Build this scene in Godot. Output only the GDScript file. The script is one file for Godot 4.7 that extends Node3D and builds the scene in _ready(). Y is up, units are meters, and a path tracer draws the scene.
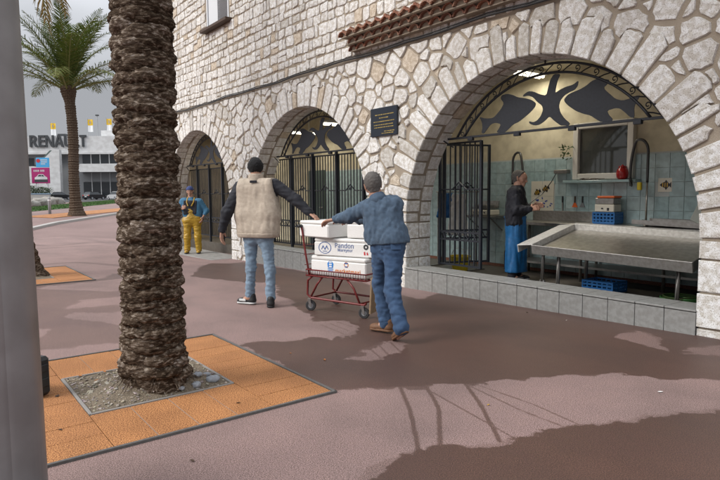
extends Node3D

# ---------- mesh builder ----------
class MB:
	var v := PackedVector3Array()
	var n := PackedVector3Array()
	var c := PackedColorArray()
	var uv := PackedVector2Array()
	var tint := Color.WHITE
	var use_c := false
	func tri(a: Vector3, b: Vector3, d: Vector3) -> void:  # counter-clockwise from outside
		var nn := (b - a).cross(d - a).normalized()
		v.push_back(a); v.push_back(d); v.push_back(b)
		n.push_back(nn); n.push_back(nn); n.push_back(nn)
		if use_c:
			c.push_back(tint); c.push_back(tint); c.push_back(tint)
	func quad(a: Vector3, b: Vector3, d: Vector3, e: Vector3) -> void:
		tri(a, b, d); tri(a, d, e)
	func box(ce: Vector3, s: Vector3, ba := Basis.IDENTITY, bev := 0.0) -> void:
		var h := s * 0.5
		if bev <= 0.0:
			var p: Array[Vector3] = []
			for i in 8:
				p.push_back(ce + ba * Vector3(h.x if i & 1 else -h.x, h.y if i & 2 else -h.y, h.z if i & 4 else -h.z))
			quad(p[4], p[5], p[7], p[6]); quad(p[1], p[0], p[2], p[3])
			quad(p[5], p[1], p[3], p[7]); quad(p[0], p[4], p[6], p[2])
			quad(p[6], p[7], p[3], p[2]); quad(p[0], p[1], p[5], p[4])
			return
		var g := h - Vector3(bev, bev, bev)
		# each corner has three points, one on each face
		var q := []
		for i in 8:
			var s3 := Vector3(1.0 if i & 1 else -1.0, 1.0 if i & 2 else -1.0, 1.0 if i & 4 else -1.0)
			q.push_back([ce + ba * (Vector3(h.x, g.y, g.z) * s3), ce + ba * (Vector3(g.x, h.y, g.z) * s3), ce + ba * (Vector3(g.x, g.y, h.z) * s3)])
		_q(ce, q[4][2], q[5][2], q[7][2], q[6][2]); _q(ce, q[0][2], q[1][2], q[3][2], q[2][2])
		_q(ce, q[5][0], q[1][0], q[3][0], q[7][0]); _q(ce, q[0][0], q[4][0], q[6][0], q[2][0])
		_q(ce, q[6][1], q[7][1], q[3][1], q[2][1]); _q(ce, q[0][1], q[1][1], q[5][1], q[4][1])
		for i in 8:
			_t(ce, q[i][0], q[i][1], q[i][2])
		for e in [[0, 1, 1, 2], [2, 3, 1, 2], [4, 5, 1, 2], [6, 7, 1, 2], [0, 2, 0, 2], [1, 3, 0, 2], [4, 6, 0, 2], [5, 7, 0, 2], [0, 4, 0, 1], [1, 5, 0, 1], [2, 6, 0, 1], [3, 7, 0, 1]]:
			_q(ce, q[e[0]][e[2]], q[e[1]][e[2]], q[e[1]][e[3]], q[e[0]][e[3]])
	func _t(ce: Vector3, a: Vector3, b: Vector3, d: Vector3) -> void:
		if (b - a).cross(d - a).dot((a + b + d) / 3.0 - ce) < 0.0:
			tri(a, d, b)
		else:
			tri(a, b, d)
	func _q(ce: Vector3, a: Vector3, b: Vector3, d: Vector3, e: Vector3) -> void:
		if (b - a).cross(d - a).dot((a + b + d + e) / 4.0 - ce) < 0.0:
			quad(a, e, d, b)
		else:
			quad(a, b, d, e)
	func tube(pts: Array, r, sides := 8, caps := true) -> void:
		var rings := []
		var up := Vector3.UP
		var m := pts.size()
		for i in m:
			var t: Vector3
			if i == 0:
				t = pts[1] - pts[0]
			elif i == m - 1:
				t = pts[m - 1] - pts[m - 2]
			else:
				t = (pts[i + 1] - pts[i]).normalized() + (pts[i] - pts[i - 1]).normalized()
			t = t.normalized()
			if i == 0:
				up = Vector3.UP if absf(t.y) < 0.9 else Vector3.RIGHT
			var x := up.cross(t).normalized()
			var y := t.cross(x).normalized()
			up = y
			var rr: float = r[i] if r is Array else r
			var ring := []
			for k in sides:
				var a := TAU * k / sides
				ring.push_back(pts[i] + (x * cos(a) + y * sin(a)) * rr)
			rings.push_back(ring)
		for i in m - 1:
			for k in sides:
				var k2 := (k + 1) % sides
				quad(rings[i][k], rings[i][k2], rings[i + 1][k2], rings[i + 1][k])
		if caps:
			for k in range(1, sides - 1):
				tri(rings[0][0], rings[0][k + 1], rings[0][k])
				tri(rings[m - 1][0], rings[m - 1][k], rings[m - 1][k + 1])
	func lathe(prof: Array, sides: int, xf := Transform3D.IDENTITY) -> void:  # prof: Vector2(r, y), upwards
		for i in prof.size() - 1:
			var p: Vector2 = prof[i]
			var q: Vector2 = prof[i + 1]
			for k in sides:
				var a := -TAU * k / sides
				var b := -TAU * (k + 1) / sides
				var p1 := xf * Vector3(cos(a) * p.x, p.y, sin(a) * p.x)
				var p2 := xf * Vector3(cos(b) * p.x, p.y, sin(b) * p.x)
				var p3 := xf * Vector3(cos(b) * q.x, q.y, sin(b) * q.x)
				var p4 := xf * Vector3(cos(a) * q.x, q.y, sin(a) * q.x)
				if p.x > 1e-5:
					tri(p1, p2, p3)
				if q.x > 1e-5:
					tri(p1, p3, p4)
	func prism(poly: PackedVector2Array, z0: float, z1: float, xf := Transform3D.IDENTITY) -> void:
		if Geometry2D.is_polygon_clockwise(poly):
			poly.reverse()
		var ix := Geometry2D.triangulate_polygon(poly)
		for i in range(0, ix.size(), 3):
			var a := poly[ix[i]]
			var b := poly[ix[i + 1]]
			var d := poly[ix[i + 2]]
			if (b - a).cross(d - a) < 0.0:
				var s := b
				b = d
				d = s
			tri(xf * Vector3(a.x, a.y, z1), xf * Vector3(b.x, b.y, z1), xf * Vector3(d.x, d.y, z1))
			tri(xf * Vector3(a.x, a.y, z0), xf * Vector3(d.x, d.y, z0), xf * Vector3(b.x, b.y, z0))
		for i in poly.size():
			var a := poly[i]
			var b := poly[(i + 1) % poly.size()]
			quad(xf * Vector3(a.x, a.y, z0), xf * Vector3(b.x, b.y, z0), xf * Vector3(b.x, b.y, z1), xf * Vector3(a.x, a.y, z1))
	func add(o: MB, xf := Transform3D.IDENTITY) -> void:
		for i in o.v.size():
			v.push_back(xf * o.v[i])
			n.push_back((xf.basis * o.n[i]).normalized())
			if use_c:
				c.push_back(o.c[i] if o.use_c else tint)
	func mesh(smooth := false) -> ArrayMesh:
		var a := []
		a.resize(Mesh.ARRAY_MAX)
		a[Mesh.ARRAY_VERTEX] = v
		a[Mesh.ARRAY_NORMAL] = n
		if use_c:
			a[Mesh.ARRAY_COLOR] = c
		if uv.size() == v.size():
			a[Mesh.ARRAY_TEX_UV] = uv
		var am := ArrayMesh.new()
		if smooth:
			var st := SurfaceTool.new()
			st.create_from_arrays(a)
			st.generate_normals()
			st.index()
			return st.commit()
		am.add_surface_from_arrays(Mesh.PRIMITIVE_TRIANGLES, a)
		return am

# ---------- smooth union of tapered capsules, meshed as surface nets ----------
class Blob:
	var cell: float
	var k: float
	var org: Vector3
	var nx: int
	var ny: int
	var nz: int
	var f := PackedFloat32Array()
	var touched := PackedInt32Array()
	var clips: Array[Plane] = []
	var noise: FastNoiseLite
	var amp := 0.0
	var grain := Vector3.ONE
	func _init(lo: Vector3, hi: Vector3, ce: float, kk: float) -> void:
		cell = ce
		k = kk
		org = lo
		var s := (hi - lo) / ce
		nx = int(s.x) + 2
		ny = int(s.y) + 2
		nz = int(s.z) + 2
		f.resize(nx * ny * nz)
	func cap(a: Vector3, b: Vector3, ra: float, rb: float, axis := Vector3.ZERO, thin := 1.0) -> void:
		var m := maxf(ra, rb) + k * 3.5 + cell
		var lo := (a.min(b) - Vector3(m, m, m) - org) / cell
		var hi := (a.max(b) + Vector3(m, m, m) - org) / cell
		var ba := b - a
		var bb := maxf(ba.length_squared(), 1e-9)
		var th := thin - 1.0
		var x0 := maxi(0, int(lo.x)); var x1 := mini(nx - 1, int(hi.x) + 1)
		var y0 := maxi(0, int(lo.y)); var y1 := mini(ny - 1, int(hi.y) + 1)
		var z0 := maxi(0, int(lo.z)); var z1 := mini(nz - 1, int(hi.z) + 1)
		for z in range(z0, z1 + 1):
			for y in range(y0, y1 + 1):
				var row := (z * ny + y) * nx
				for x in range(x0, x1 + 1):
					var pa := org + Vector3(x, y, z) * cell - a
					var h := clampf(pa.dot(ba) / bb, 0.0, 1.0)
					var q := pa - ba * h
					if th != 0.0:
						q += axis * (q.dot(axis) * th)
					var d := q.length() - ra - (rb - ra) * h
					if d < k * 3.5:
						var i := row + x
						if f[i] == 0.0:
							touched.push_back(i)
						f[i] += exp(-d / k)
	func clip(nrm: Vector3, at: Vector3) -> void:  # keeps the side the normal points away from
		clips.push_back(Plane(nrm.normalized(), at))
	func emit(mb: MB) -> void:
		var far := 1.0
		var dd := PackedFloat32Array()
		dd.resize(f.size())
		dd.fill(far)
		var cells := {}
		for i in touched:
			var x := i % nx
			var y := (i / nx) % ny
			var z := i / (nx * ny)
			var p := org + Vector3(x, y, z) * cell
			var d := -k * log(f[i])
			if noise and absf(d) < cell * 5.0:
				d += amp * noise.get_noise_3dv(p * grain)
			for pl in clips:
				d = maxf(d, pl.distance_to(p))
			dd[i] = d
		var sy := nx
		var sz := nx * ny
		var offs := [0, 1, sy, sy + 1, sz, sz + 1, sz + sy, sz + sy + 1]
		var edges := [[0, 1], [2, 3], [4, 5], [6, 7], [0, 2], [1, 3], [4, 6], [5, 7], [0, 4], [1, 5], [2, 6], [3, 7]]
		var corner: Array[Vector3] = []
		for i in 8:
			corner.push_back(Vector3(i & 1, (i >> 1) & 1, (i >> 2) & 1))
		var make := func(i: int) -> Vector3:
			if cells.has(i):
				return cells[i]
			var s := Vector3.ZERO
			var cnt := 0
			for e in edges:
				var a: float = dd[i + offs[e[0]]]
				var b: float = dd[i + offs[e[1]]]
				if (a < 0.0) != (b < 0.0):
					var t := clampf(a / (a - b), 0.05, 0.95)
					s += corner[e[0]].lerp(corner[e[1]], t)
					cnt += 1
			var p := org + (Vector3(i % nx, (i / nx) % ny, i / sz) + s / maxi(cnt, 1)) * cell
			cells[i] = p
			return p
		for i in touched:
			var d := dd[i]
			if d >= 0.0:
				continue
			var x := i % nx
			var y := (i / nx) % ny
			var z := i / sz
			if x < 1 or y < 1 or z < 1 or x >= nx - 1 or y >= ny - 1 or z >= nz - 1:
				continue
			if dd[i + 1] >= 0.0:
				mb.quad(make.call(i - sy - sz), make.call(i - sz), make.call(i), make.call(i - sy))
			if dd[i - 1] >= 0.0:
				var j := i - 1
				mb.quad(make.call(j - sy - sz), make.call(j - sy), make.call(j), make.call(j - sz))
			if dd[i + sy] >= 0.0:
				mb.quad(make.call(i - 1 - sz), make.call(i - 1), make.call(i), make.call(i - sz))
			if dd[i - sy] >= 0.0:
				var j := i - sy
				mb.quad(make.call(j - 1 - sz), make.call(j - sz), make.call(j), make.call(j - 1))
			if dd[i + sz] >= 0.0:
				mb.quad(make.call(i - 1 - sy), make.call(i - sy), make.call(i), make.call(i - 1))
			if dd[i - sz] >= 0.0:
				var j := i - sz
				mb.quad(make.call(j - 1 - sy), make.call(j - 1), make.call(j), make.call(j - sy))

# ---------- helpers ----------
var M := {}
var rng := RandomNumberGenerator.new()
var taken := {}
var cam_pos := Vector3(2.434, 1.4, 5.936)
var cam_r: Vector3
var cam_u: Vector3
var cam_f: Vector3

func rnd(a: float, b: float) -> float:
	return rng.randf_range(a, b)

func numbered(s: String) -> String:
	if not taken.has(s):
		taken[s] = 0
		return s
	taken[s] += 1
	return "%s_%03d" % [s, taken[s]]

func obj(called: String, mb: MB, m: Material, parent: Node = self, smooth := false) -> MeshInstance3D:
	return inst(called, mb.mesh(smooth), m, parent)

func inst(called: String, me: Mesh, m: Material, parent: Node = self, xf := Transform3D.IDENTITY) -> MeshInstance3D:
	var o := MeshInstance3D.new()
	o.name = numbered(called) if parent == self else called
	o.mesh = me
	o.material_override = m
	o.transform = xf
	parent.add_child(o, true)
	return o

func thing(called: String, label: String, category: String, at := Vector3.ZERO, turn := 0.0, group := "") -> Node3D:
	var o := Node3D.new()
	o.name = numbered(called)
	add_child(o)
	o.position = at
	o.rotation.y = turn
	return tag(o, label, category, group)

func part(called: String, parent: Node) -> Node3D:
	var o := Node3D.new()
	o.name = called
	parent.add_child(o, true)
	return o

func tag(o: Node, label: String, category: String, group := "") -> Node:
	o.set_meta("label", label)
	o.set_meta("category", category)
	if group:
		o.set_meta("group", group)
	return o

func struct(o: Node) -> Node:
	o.set_meta("kind", "structure")
	return o

func stuff(o: Node) -> Node:
	o.set_meta("kind", "stuff")
	return o

func lin(r: float, g: float, b: float) -> Color:
	return Color(r, g, b).linear_to_srgb()

func ntex(seed_: int, freq: float, lo: Color, hi: Color, opts := {}) -> NoiseTexture2D:
	var fn := FastNoiseLite.new()
	fn.seed = seed_
	fn.noise_type = opts.get("type", FastNoiseLite.TYPE_SIMPLEX_SMOOTH)
	fn.frequency = freq
	fn.fractal_octaves = opts.get("oct", 4)
	fn.fractal_gain = opts.get("gain", 0.55)
	fn.fractal_type = opts.get("frac", FastNoiseLite.FRACTAL_FBM)
	if opts.has("ret"):
		fn.cellular_return_type = opts.ret
	var t := NoiseTexture2D.new()
	t.width = opts.get("size", 512)
	t.height = opts.get("size", 512)
	t.seamless = true
	t.generate_mipmaps = false
	t.noise = fn
	var g := Gradient.new()
	g.set_color(0, lo)
	g.set_color(1, hi)
	g.set_offset(0, opts.get("a", 0.0))
	g.set_offset(1, opts.get("b", 1.0))
	t.color_ramp = g
	return t

func mat(key: String, col: Color, rough: float, o := {}) -> StandardMaterial3D:
	var m := StandardMaterial3D.new()
	m.resource_name = key
	m.albedo_color = col
	m.roughness = rough
	m.metallic = o.get("metal", 0.0)
	m.metallic_specular = o.get("spec", 0.5)
	var s: float = o.get("scale", 1.0)
	if o.has("tex") or o.has("hm"):
		m.uv1_triplanar = true
		m.uv1_world_triplanar = o.get("world", true)
		m.uv1_scale = Vector3(s, s * o.get("ys", 1.0), s)
		m.uv1_triplanar_sharpness = 4.0
	if o.has("tex"):
		m.albedo_texture = o.tex
	if o.has("rt"):
		m.roughness_texture = o.rt
	if o.has("hm"):
		m.heightmap_enabled = true
		m.heightmap_texture = o.hm
		m.heightmap_scale = o.get("hs", 0.3)
	if o.has("det"):
		m.detail_enabled = true
		m.detail_albedo = o.det
		m.detail_blend_mode = BaseMaterial3D.BLEND_MODE_MUL
		m.detail_uv_layer = BaseMaterial3D.DETAIL_UV_2
		m.uv2_triplanar = true
		m.uv2_world_triplanar = o.get("world", true)
		var ds: float = o.get("ds", 0.3)
		m.uv2_scale = Vector3(ds, ds, ds)
	if o.get("vc", false):
		m.vertex_color_use_as_albedo = true
	if o.has("rim"):
		m.rim_enabled = true
		m.rim = o.rim
		m.rim_tint = 0.5
	if o.has("back"):
		m.backlight_enabled = true
		m.backlight = o.back
	M[key] = m
	return m

func gy(x: float, z: float) -> float:
	var w := 1.0 - smoothstep(0.4, 2.2, z)
	var y := 0.016 * clampf(x, -14.0, 0.0) * w
	return lerpf(y, 0.15, smoothstep(-15.0, -24.0, x))

func g3(x: float, z: float, up := 0.0) -> Vector3:
	return Vector3(x, gy(x, z) + up, z)

func poly(a: Array) -> PackedVector2Array:
	var p := PackedVector2Array()
	for i in range(0, a.size(), 2):
		p.push_back(Vector2(a[i], a[i + 1]))
	return p

func _ready() -> void:
	rng.seed = 77
	# ---- camera ----
	var yaw := deg_to_rad(37.3)
	var pitch := deg_to_rad(-4.75)
	var roll := deg_to_rad(0.4)
	var level := Vector3(-cos(yaw), 0, -sin(yaw))
	var r0 := level.cross(Vector3.UP).normalized()
	cam_f = level * cos(pitch) + Vector3.UP * sin(pitch)
	var u0 := r0.cross(cam_f)
	cam_r = r0 * cos(roll) - u0 * sin(roll)
	cam_u = u0 * cos(roll) + r0 * sin(roll)
	var cam := Camera3D.new()
	cam.name = "camera"
	cam.transform = Transform3D(Basis(cam_r, cam_u, -cam_f), cam_pos)
	cam.fov = rad_to_deg(2.0 * atan(240.0 / 585.0))
	cam.near = 0.05
	cam.far = 2000.0
	cam.current = true
	add_child(cam)
	# ---- sky and sun ----
	var we := WorldEnvironment.new()
	we.name = "world_environment"
	var env := Environment.new()
	env.background_mode = Environment.BG_SKY
	env.tonemap_mode = Environment.TONE_MAPPER_LINEAR
	env.tonemap_exposure = 2.05
	env.sdfgi_enabled = true
	env.ssao_enabled = true
	env.ssil_enabled = true
	var sky := Sky.new()
	var pano := PanoramaSkyMaterial.new()
	pano.panorama = ImageTexture.create_from_image(sky_image())
	pano.energy_multiplier = 1.0
	sky.sky_material = pano
	env.sky = sky
	env.background_energy_multiplier = 1.0
	we.environment = env
	add_child(we)
	var sun := DirectionalLight3D.new()
	sun.name = "sun"
	sun.light_energy = 0.5
	sun.light_angular_distance = 30.0
	sun.light_color = Color(1.0, 0.98, 0.96)
	sun.shadow_enabled = true
	add_child(sun)
	sun.look_at_from_position(Vector3.ZERO, -Vector3(-0.22, 0.62, 0.76), Vector3.UP)
	# ---- place ----
	materials()
	build_ground()
	build_building()
	build_gates()
	build_interior()
	build_palms()
	build_street()
	build_cart()
	build_people()
	build_far()
	build_litter()

func sky_image() -> Image:
	var w := 1024
	var h := 512
	var im := Image.create(w, h, false, Image.FORMAT_RGBF)
	var fn := FastNoiseLite.new()
	fn.seed = 5
	fn.noise_type = FastNoiseLite.TYPE_SIMPLEX_SMOOTH
	fn.frequency = 1.3
	fn.fractal_octaves = 5
	for y in h:
		var el := (0.5 - (y + 0.5) / h) * PI
		var se := sin(el)
		for x in w:
			var az := TAU * (x + 0.5) / w
			var c := Color(0.20, 0.20, 0.205)
			if el > -0.05:
				var ce := cos(el)
				var d := Vector3(cos(az) * ce, maxf(se, 0.0) * 2.2, sin(az) * ce)
				var nz := fn.get_noise_3dv(d * 1.2)
				var n2 := fn.get_noise_3dv(d * 3.4 + Vector3(9, 2, 4))
				# overcast: dull at the horizon and brighter overhead, with a slate bank low down
				var l := 0.085 * (1.0 + 10.4 * maxf(se, 0.0))
				var bank := exp(-pow((el - 0.12 - 0.03 * nz) / 0.05, 2.0))
				l *= 1.12 - 0.46 * bank
				l *= 1.0 + 0.42 * nz + 0.16 * n2
				var warm := clampf(0.5 - el * 4.0, 0.0, 1.0)
				c = Color(l * (0.93 + 0.07 * warm), l * (0.965 + 0.02 * warm), l * (1.03 - 0.05 * warm))
			im.set_pixel(x, y, c)
	return im

func materials() -> void:
	var W := Color.WHITE
	var pits := ntex(1, 0.045, Color(0.78, 0.76, 0.72), W, {"oct": 5, "gain": 0.6, "a": 0.20, "b": 0.40})
	var pits2 := ntex(2, 0.02, Color(0.88, 0.86, 0.83), W, {"oct": 4, "a": 0.3, "b": 0.65})
	var grit := ntex(3, 0.12, Color(0.76, 0.76, 0.76), W, {"oct": 3, "gain": 0.7, "a": 0.2, "b": 0.7})
	var blot := ntex(4, 0.010, Color(0.91, 0.905, 0.90), W, {"oct": 5, "gain": 0.5, "a": 0.25, "b": 0.75})
	var fibre := ntex(6, 0.03, Color(0.50, 0.48, 0.46), W, {"oct": 5, "gain": 0.65, "a": 0.25, "b": 0.65})
	var weave := ntex(7, 0.25, Color(0.84, 0.84, 0.85), W, {"oct": 2, "gain": 0.7, "a": 0.2, "b": 0.8})
	var rust := ntex(8, 0.03, Color(0.55, 0.42, 0.36), W, {"oct": 5, "gain": 0.6, "a": 0.3, "b": 0.6})
	M.grit_tex = grit
	for i in 5:
		var tone: Color = [lin(0.78, 0.775, 0.76), lin(0.71, 0.70, 0.685), lin(0.82, 0.82, 0.81), lin(0.61, 0.595, 0.565), lin(0.64, 0.565, 0.47)][i]
		mat("stone%d" % i, tone, 0.92, {"tex": pits, "scale": 2.6, "hm": pits, "hs": 0.9, "det": pits2, "ds": 1.1, "spec": 0.3})
	mat("mortar", lin(0.47, 0.40, 0.315), 0.95, {"tex": grit, "scale": 2.0, "hm": grit, "hs": 0.5, "det": blot, "ds": 0.35, "spec": 0.25})
	mat("plaster", lin(0.60, 0.545, 0.40), 0.85, {"tex": blot, "scale": 0.7, "hm": grit, "hs": 0.05})
	mat("ceiling", lin(0.66, 0.61, 0.47), 0.85, {"tex": blot, "scale": 0.5})
	mat("concrete", lin(0.33, 0.32, 0.30), 0.85, {"tex": grit, "scale": 3.0, "det": blot, "ds": 0.8, "hm": grit, "hs": 0.1})
	mat("ledge_tile", lin(0.36, 0.36, 0.345), 0.45, {"tex": blot, "scale": 2.5, "det": grit, "ds": 5.0})
	mat("grout", lin(0.16, 0.155, 0.15), 0.9, {"tex": grit, "scale": 6.0})
	mat("tile_a", lin(0.36, 0.475, 0.485), 0.22, {"tex": blot, "scale": 1.4})
	mat("tile_b", lin(0.325, 0.445, 0.455), 0.22, {"tex": blot, "scale": 1.7})
	mat("tile_c", lin(0.40, 0.505, 0.51), 0.25, {"tex": blot, "scale": 1.2})
	mat("tile_grout", lin(0.42, 0.45, 0.44), 0.8)
	mat("shop_floor", lin(0.12, 0.105, 0.085), 0.5, {"tex": blot, "scale": 1.2, "det": grit, "ds": 4.0})
	mat("iron", lin(0.018, 0.021, 0.028), 0.5, {"tex": blot, "scale": 4.0, "spec": 0.45})
	mat("steel", lin(0.56, 0.54, 0.50), 0.34, {"metal": 1.0, "tex": blot, "scale": 2.0, "hm": weave, "hs": 0.02})
	mat("steel_dull", lin(0.32, 0.31, 0.295), 0.42, {"metal": 0.8, "tex": blot, "scale": 3.0})
	mat("steel_rim", lin(0.62, 0.61, 0.58), 0.45, {"metal": 0.35, "tex": blot, "scale": 3.0})
	mat("terracotta_a", lin(0.37, 0.17, 0.105), 0.85, {"tex": rust, "scale": 5.0, "hm": grit, "hs": 0.2})
	mat("terracotta_b", lin(0.26, 0.125, 0.085), 0.85, {"tex": rust, "scale": 6.0, "hm": grit, "hs": 0.2})
	mat("terracotta_c", lin(0.45, 0.28, 0.20), 0.85, {"tex": rust, "scale": 4.0, "hm": grit, "hs": 0.2})
	mat("cable", lin(0.02, 0.02, 0.022), 0.6)
	mat("shutter", lin(0.60, 0.62, 0.64), 0.6)
	mat("wood_dark", lin(0.10, 0.06, 0.04), 0.7, {"tex": fibre, "scale": 4.0})
	mat("pvc", lin(0.68, 0.66, 0.60), 0.4)
	mat("plaque", lin(0.016, 0.022, 0.034), 0.3, {"tex": blot, "scale": 6.0})
	mat("gold", lin(0.36, 0.26, 0.07), 0.5)
	mat("orange_paver", lin(0.60, 0.285, 0.105), 0.9, {"tex": ntex(11, 0.105, Color(0.44, 0.34, 0.27), W, {"oct": 3, "gain": 0.9, "a": 0.26, "b": 0.60}), "scale": 1.7, "hm": grit, "hs": 0.3, "det": blot, "ds": 0.35})
	mat("orange_paver_b", lin(0.59, 0.278, 0.103), 0.9, {"tex": M.orange_paver.albedo_texture, "scale": 1.8, "hm": grit, "hs": 0.3, "det": blot, "ds": 0.35})
	mat("edge_metal", lin(0.11, 0.105, 0.10), 0.6, {"tex": blot, "scale": 5.0})
	mat("edge_concrete", lin(0.30, 0.28, 0.26), 0.85, {"tex": grit, "scale": 5.0})
	mat("soil", lin(0.30, 0.24, 0.17), 0.97, {"tex": grit, "scale": 4.0, "hm": fibre, "hs": 1.5, "det": blot, "ds": 2.0})
	mat("pebble", Color.WHITE, 0.85, {"vc": true})
	var bark := ntex(23, 0.016, Color(0.42, 0.37, 0.33), W, {"oct": 5, "gain": 0.62, "a": 0.30, "b": 0.86})
	bark.color_ramp.add_point(0.56, Color(0.60, 0.55, 0.50))
	bark.color_ramp.add_point(0.66, Color(0.82, 0.78, 0.74))
	for i in 4:
		mat("bark%d" % i, [lin(0.33, 0.28, 0.235), lin(0.43, 0.38, 0.33), lin(0.24, 0.198, 0.16), lin(0.52, 0.47, 0.425)][i], 0.95, {"tex": bark, "scale": 2.0, "ys": 2.4, "hm": fibre, "hs": 0.9, "det": grit, "ds": 4.0, "spec": 0.2})
	mat("frond", Color.WHITE, 0.7, {"vc": true, "spec": 0.2, "back": lin(0.25, 0.30, 0.10)})
	mat("rachis", lin(0.16, 0.17, 0.05), 0.6)
	mat("pole", lin(0.31, 0.32, 0.33), 0.45, {"metal": 0.2, "tex": blot, "scale": 0.6})
	mat("black_plastic", lin(0.018, 0.02, 0.022), 0.5)
	mat("grey_plastic", lin(0.16, 0.17, 0.18), 0.5)
	mat("skin", lin(0.42, 0.235, 0.165), 0.6)
	mat("hair_grey", lin(0.13, 0.12, 0.11), 0.85, {"tex": weave, "scale": 8.0, "hm": weave, "hs": 0.4, "world": false})
	mat("jeans_light", lin(0.235, 0.325, 0.415), 0.9, {"tex": ntex(21, 0.008, Color(0.92, 0.93, 0.94), W, {"oct": 5, "a": 0.3, "b": 0.7}), "scale": 3.0, "det": weave, "ds": 10.0, "rim": 0.2, "world": false})
	mat("jeans_dark", lin(0.052, 0.105, 0.20), 0.9, {"tex": ntex(22, 0.008, Color(0.90, 0.91, 0.93), W, {"oct": 5, "a": 0.3, "b": 0.7}), "scale": 3.0, "det": weave, "ds": 10.0, "rim": 0.2, "world": false})
	mat("denim_shirt", lin(0.085, 0.135, 0.20), 0.92, {"tex": blot, "scale": 4.0, "det": weave, "ds": 9.0, "rim": 0.25, "world": false})
	mat("vest", lin(0.54, 0.46, 0.365), 0.9, {"tex": blot, "scale": 3.0, "det": weave, "ds": 9.0, "rim": 0.2, "world": false})
	mat("navy", lin(0.010, 0.011, 0.018), 0.8, {"tex": blot, "scale": 3.0, "rim": 0.2, "world": false})
	mat("beanie", lin(0.008, 0.008, 0.009), 0.95, {"tex": weave, "scale": 8.0, "hm": weave, "hs": 0.4, "rim": 0.2, "world": false})
	mat("shoe_black", lin(0.015, 0.015, 0.016), 0.6)
	mat("shoe_white", lin(0.55, 0.56, 0.55), 0.7)
	mat("shoe_brown", lin(0.16, 0.075, 0.035), 0.65, {"tex": blot, "scale": 8.0})
	mat("oilskin", lin(0.42, 0.255, 0.018), 0.45, {"tex": blot, "scale": 3.0})
	mat("shirt_blue", lin(0.05, 0.16, 0.27), 0.85)
	mat("cap_blue", lin(0.03, 0.05, 0.16), 0.8)
	mat("apron_blue", lin(0.010, 0.115, 0.30), 0.45, {"tex": blot, "scale": 3.0})
	mat("cart_red", lin(0.22, 0.022, 0.022), 0.4, {"tex": rust, "scale": 5.0, "spec": 0.5})
	mat("rubber", lin(0.03, 0.03, 0.032), 0.8)
	mat("rim_grey", lin(0.30, 0.31, 0.33), 0.5)
	mat("foam", lin(0.80, 0.80, 0.79), 0.75, {"tex": ntex(31, 0.05, Color(0.90, 0.89, 0.87), W, {"oct": 3, "a": 0.3, "b": 0.6}), "scale": 4.0, "hm": grit, "hs": 0.05})
	mat("foam_lid", lin(0.76, 0.76, 0.745), 0.75, {"tex": M.foam.albedo_texture, "scale": 5.0, "hm": grit, "hs": 0.05})
	mat("cardboard", lin(0.30, 0.21, 0.125), 0.9, {"tex": blot, "scale": 3.0})
	mat("ink_blue", lin(0.035, 0.10, 0.30), 0.7)
	mat("ink_bright_blue", lin(0.02, 0.19, 0.55), 0.7)
	mat("ink_orange", lin(0.60, 0.19, 0.05), 0.7)
	mat("ink_red", lin(0.5, 0.03, 0.04), 0.7)
	mat("white_paint", lin(0.72, 0.73, 0.73), 0.6)
	mat("cream_tile", lin(0.60, 0.57, 0.48), 0.3)
	mat("black_glaze", lin(0.012, 0.012, 0.015), 0.3)
	mat("yellow_glaze", lin(0.55, 0.33, 0.03), 0.3)
	mat("blue_glaze", lin(0.03, 0.06, 0.30), 0.3)
	mat("red_glaze", lin(0.33, 0.012, 0.012), 0.25)
	mat("leaf_green", lin(0.06, 0.11, 0.03), 0.6)
	mat("crate_blue", lin(0.01, 0.11, 0.32), 0.45)
	mat("crate_orange", lin(0.65, 0.12, 0.02), 0.5)
	mat("bucket_yellow", lin(0.55, 0.42, 0.02), 0.45)
	mat("hose_grey", lin(0.07, 0.07, 0.07), 0.4, {"metal": 0.4})
	mat("hose_green", lin(0.05, 0.20, 0.05), 0.5)
	mat("door_green", lin(0.07, 0.10, 0.09), 0.5)
	mat("board_pale", lin(0.36, 0.38, 0.34), 0.6)
	mat("facade_white", lin(0.62, 0.63, 0.63), 0.6, {"tex": blot, "scale": 0.15})
	mat("pane_glass", lin(0.06, 0.065, 0.06), 0.05, {"spec": 1.0})
	mat("facade_grey", lin(0.30, 0.31, 0.32), 0.6)
	mat("far_glass", lin(0.035, 0.04, 0.045), 0.08)
	mat("sign_dark", lin(0.035, 0.04, 0.045), 0.5)
	mat("sign_blue", lin(0.06, 0.36, 0.66), 0.5)
	mat("sign_magenta", lin(0.36, 0.012, 0.13), 0.5)
	mat("sign_yellow", lin(0.72, 0.46, 0.02), 0.6)
	mat("car_black", lin(0.008, 0.009, 0.012), 0.15)
	mat("car_silver", lin(0.42, 0.43, 0.44), 0.25)
	mat("tail_red", lin(0.45, 0.01, 0.01), 0.3)
	mat("rock", lin(0.27, 0.255, 0.23), 0.9, {"tex": pits, "scale": 0.6, "hm": pits, "hs": 5.0})
	mat("slate", lin(0.30, 0.32, 0.35), 0.8, {"tex": blot, "scale": 6.0})
	mat("kerb_stone", lin(0.46, 0.44, 0.41), 0.85, {"tex": grit, "scale": 2.0})
	mat("asphalt", lin(0.06, 0.06, 0.062), 0.9, {"tex": grit, "scale": 2.0, "det": blot, "ds": 0.15})
	mat("grass", Color.WHITE, 0.8, {"vc": true})
	mat("leaf_dry", Color.WHITE, 0.8, {"vc": true})
	var gl := mat("glass", Color(0.75, 0.8, 0.78, 0.12), 0.03)
	gl.transparency = BaseMaterial3D.TRANSPARENCY_ALPHA
	var lamp := mat("lamp_tube", lin(0.8, 0.8, 0.75), 0.4)
	lamp.emission_enabled = true
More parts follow.
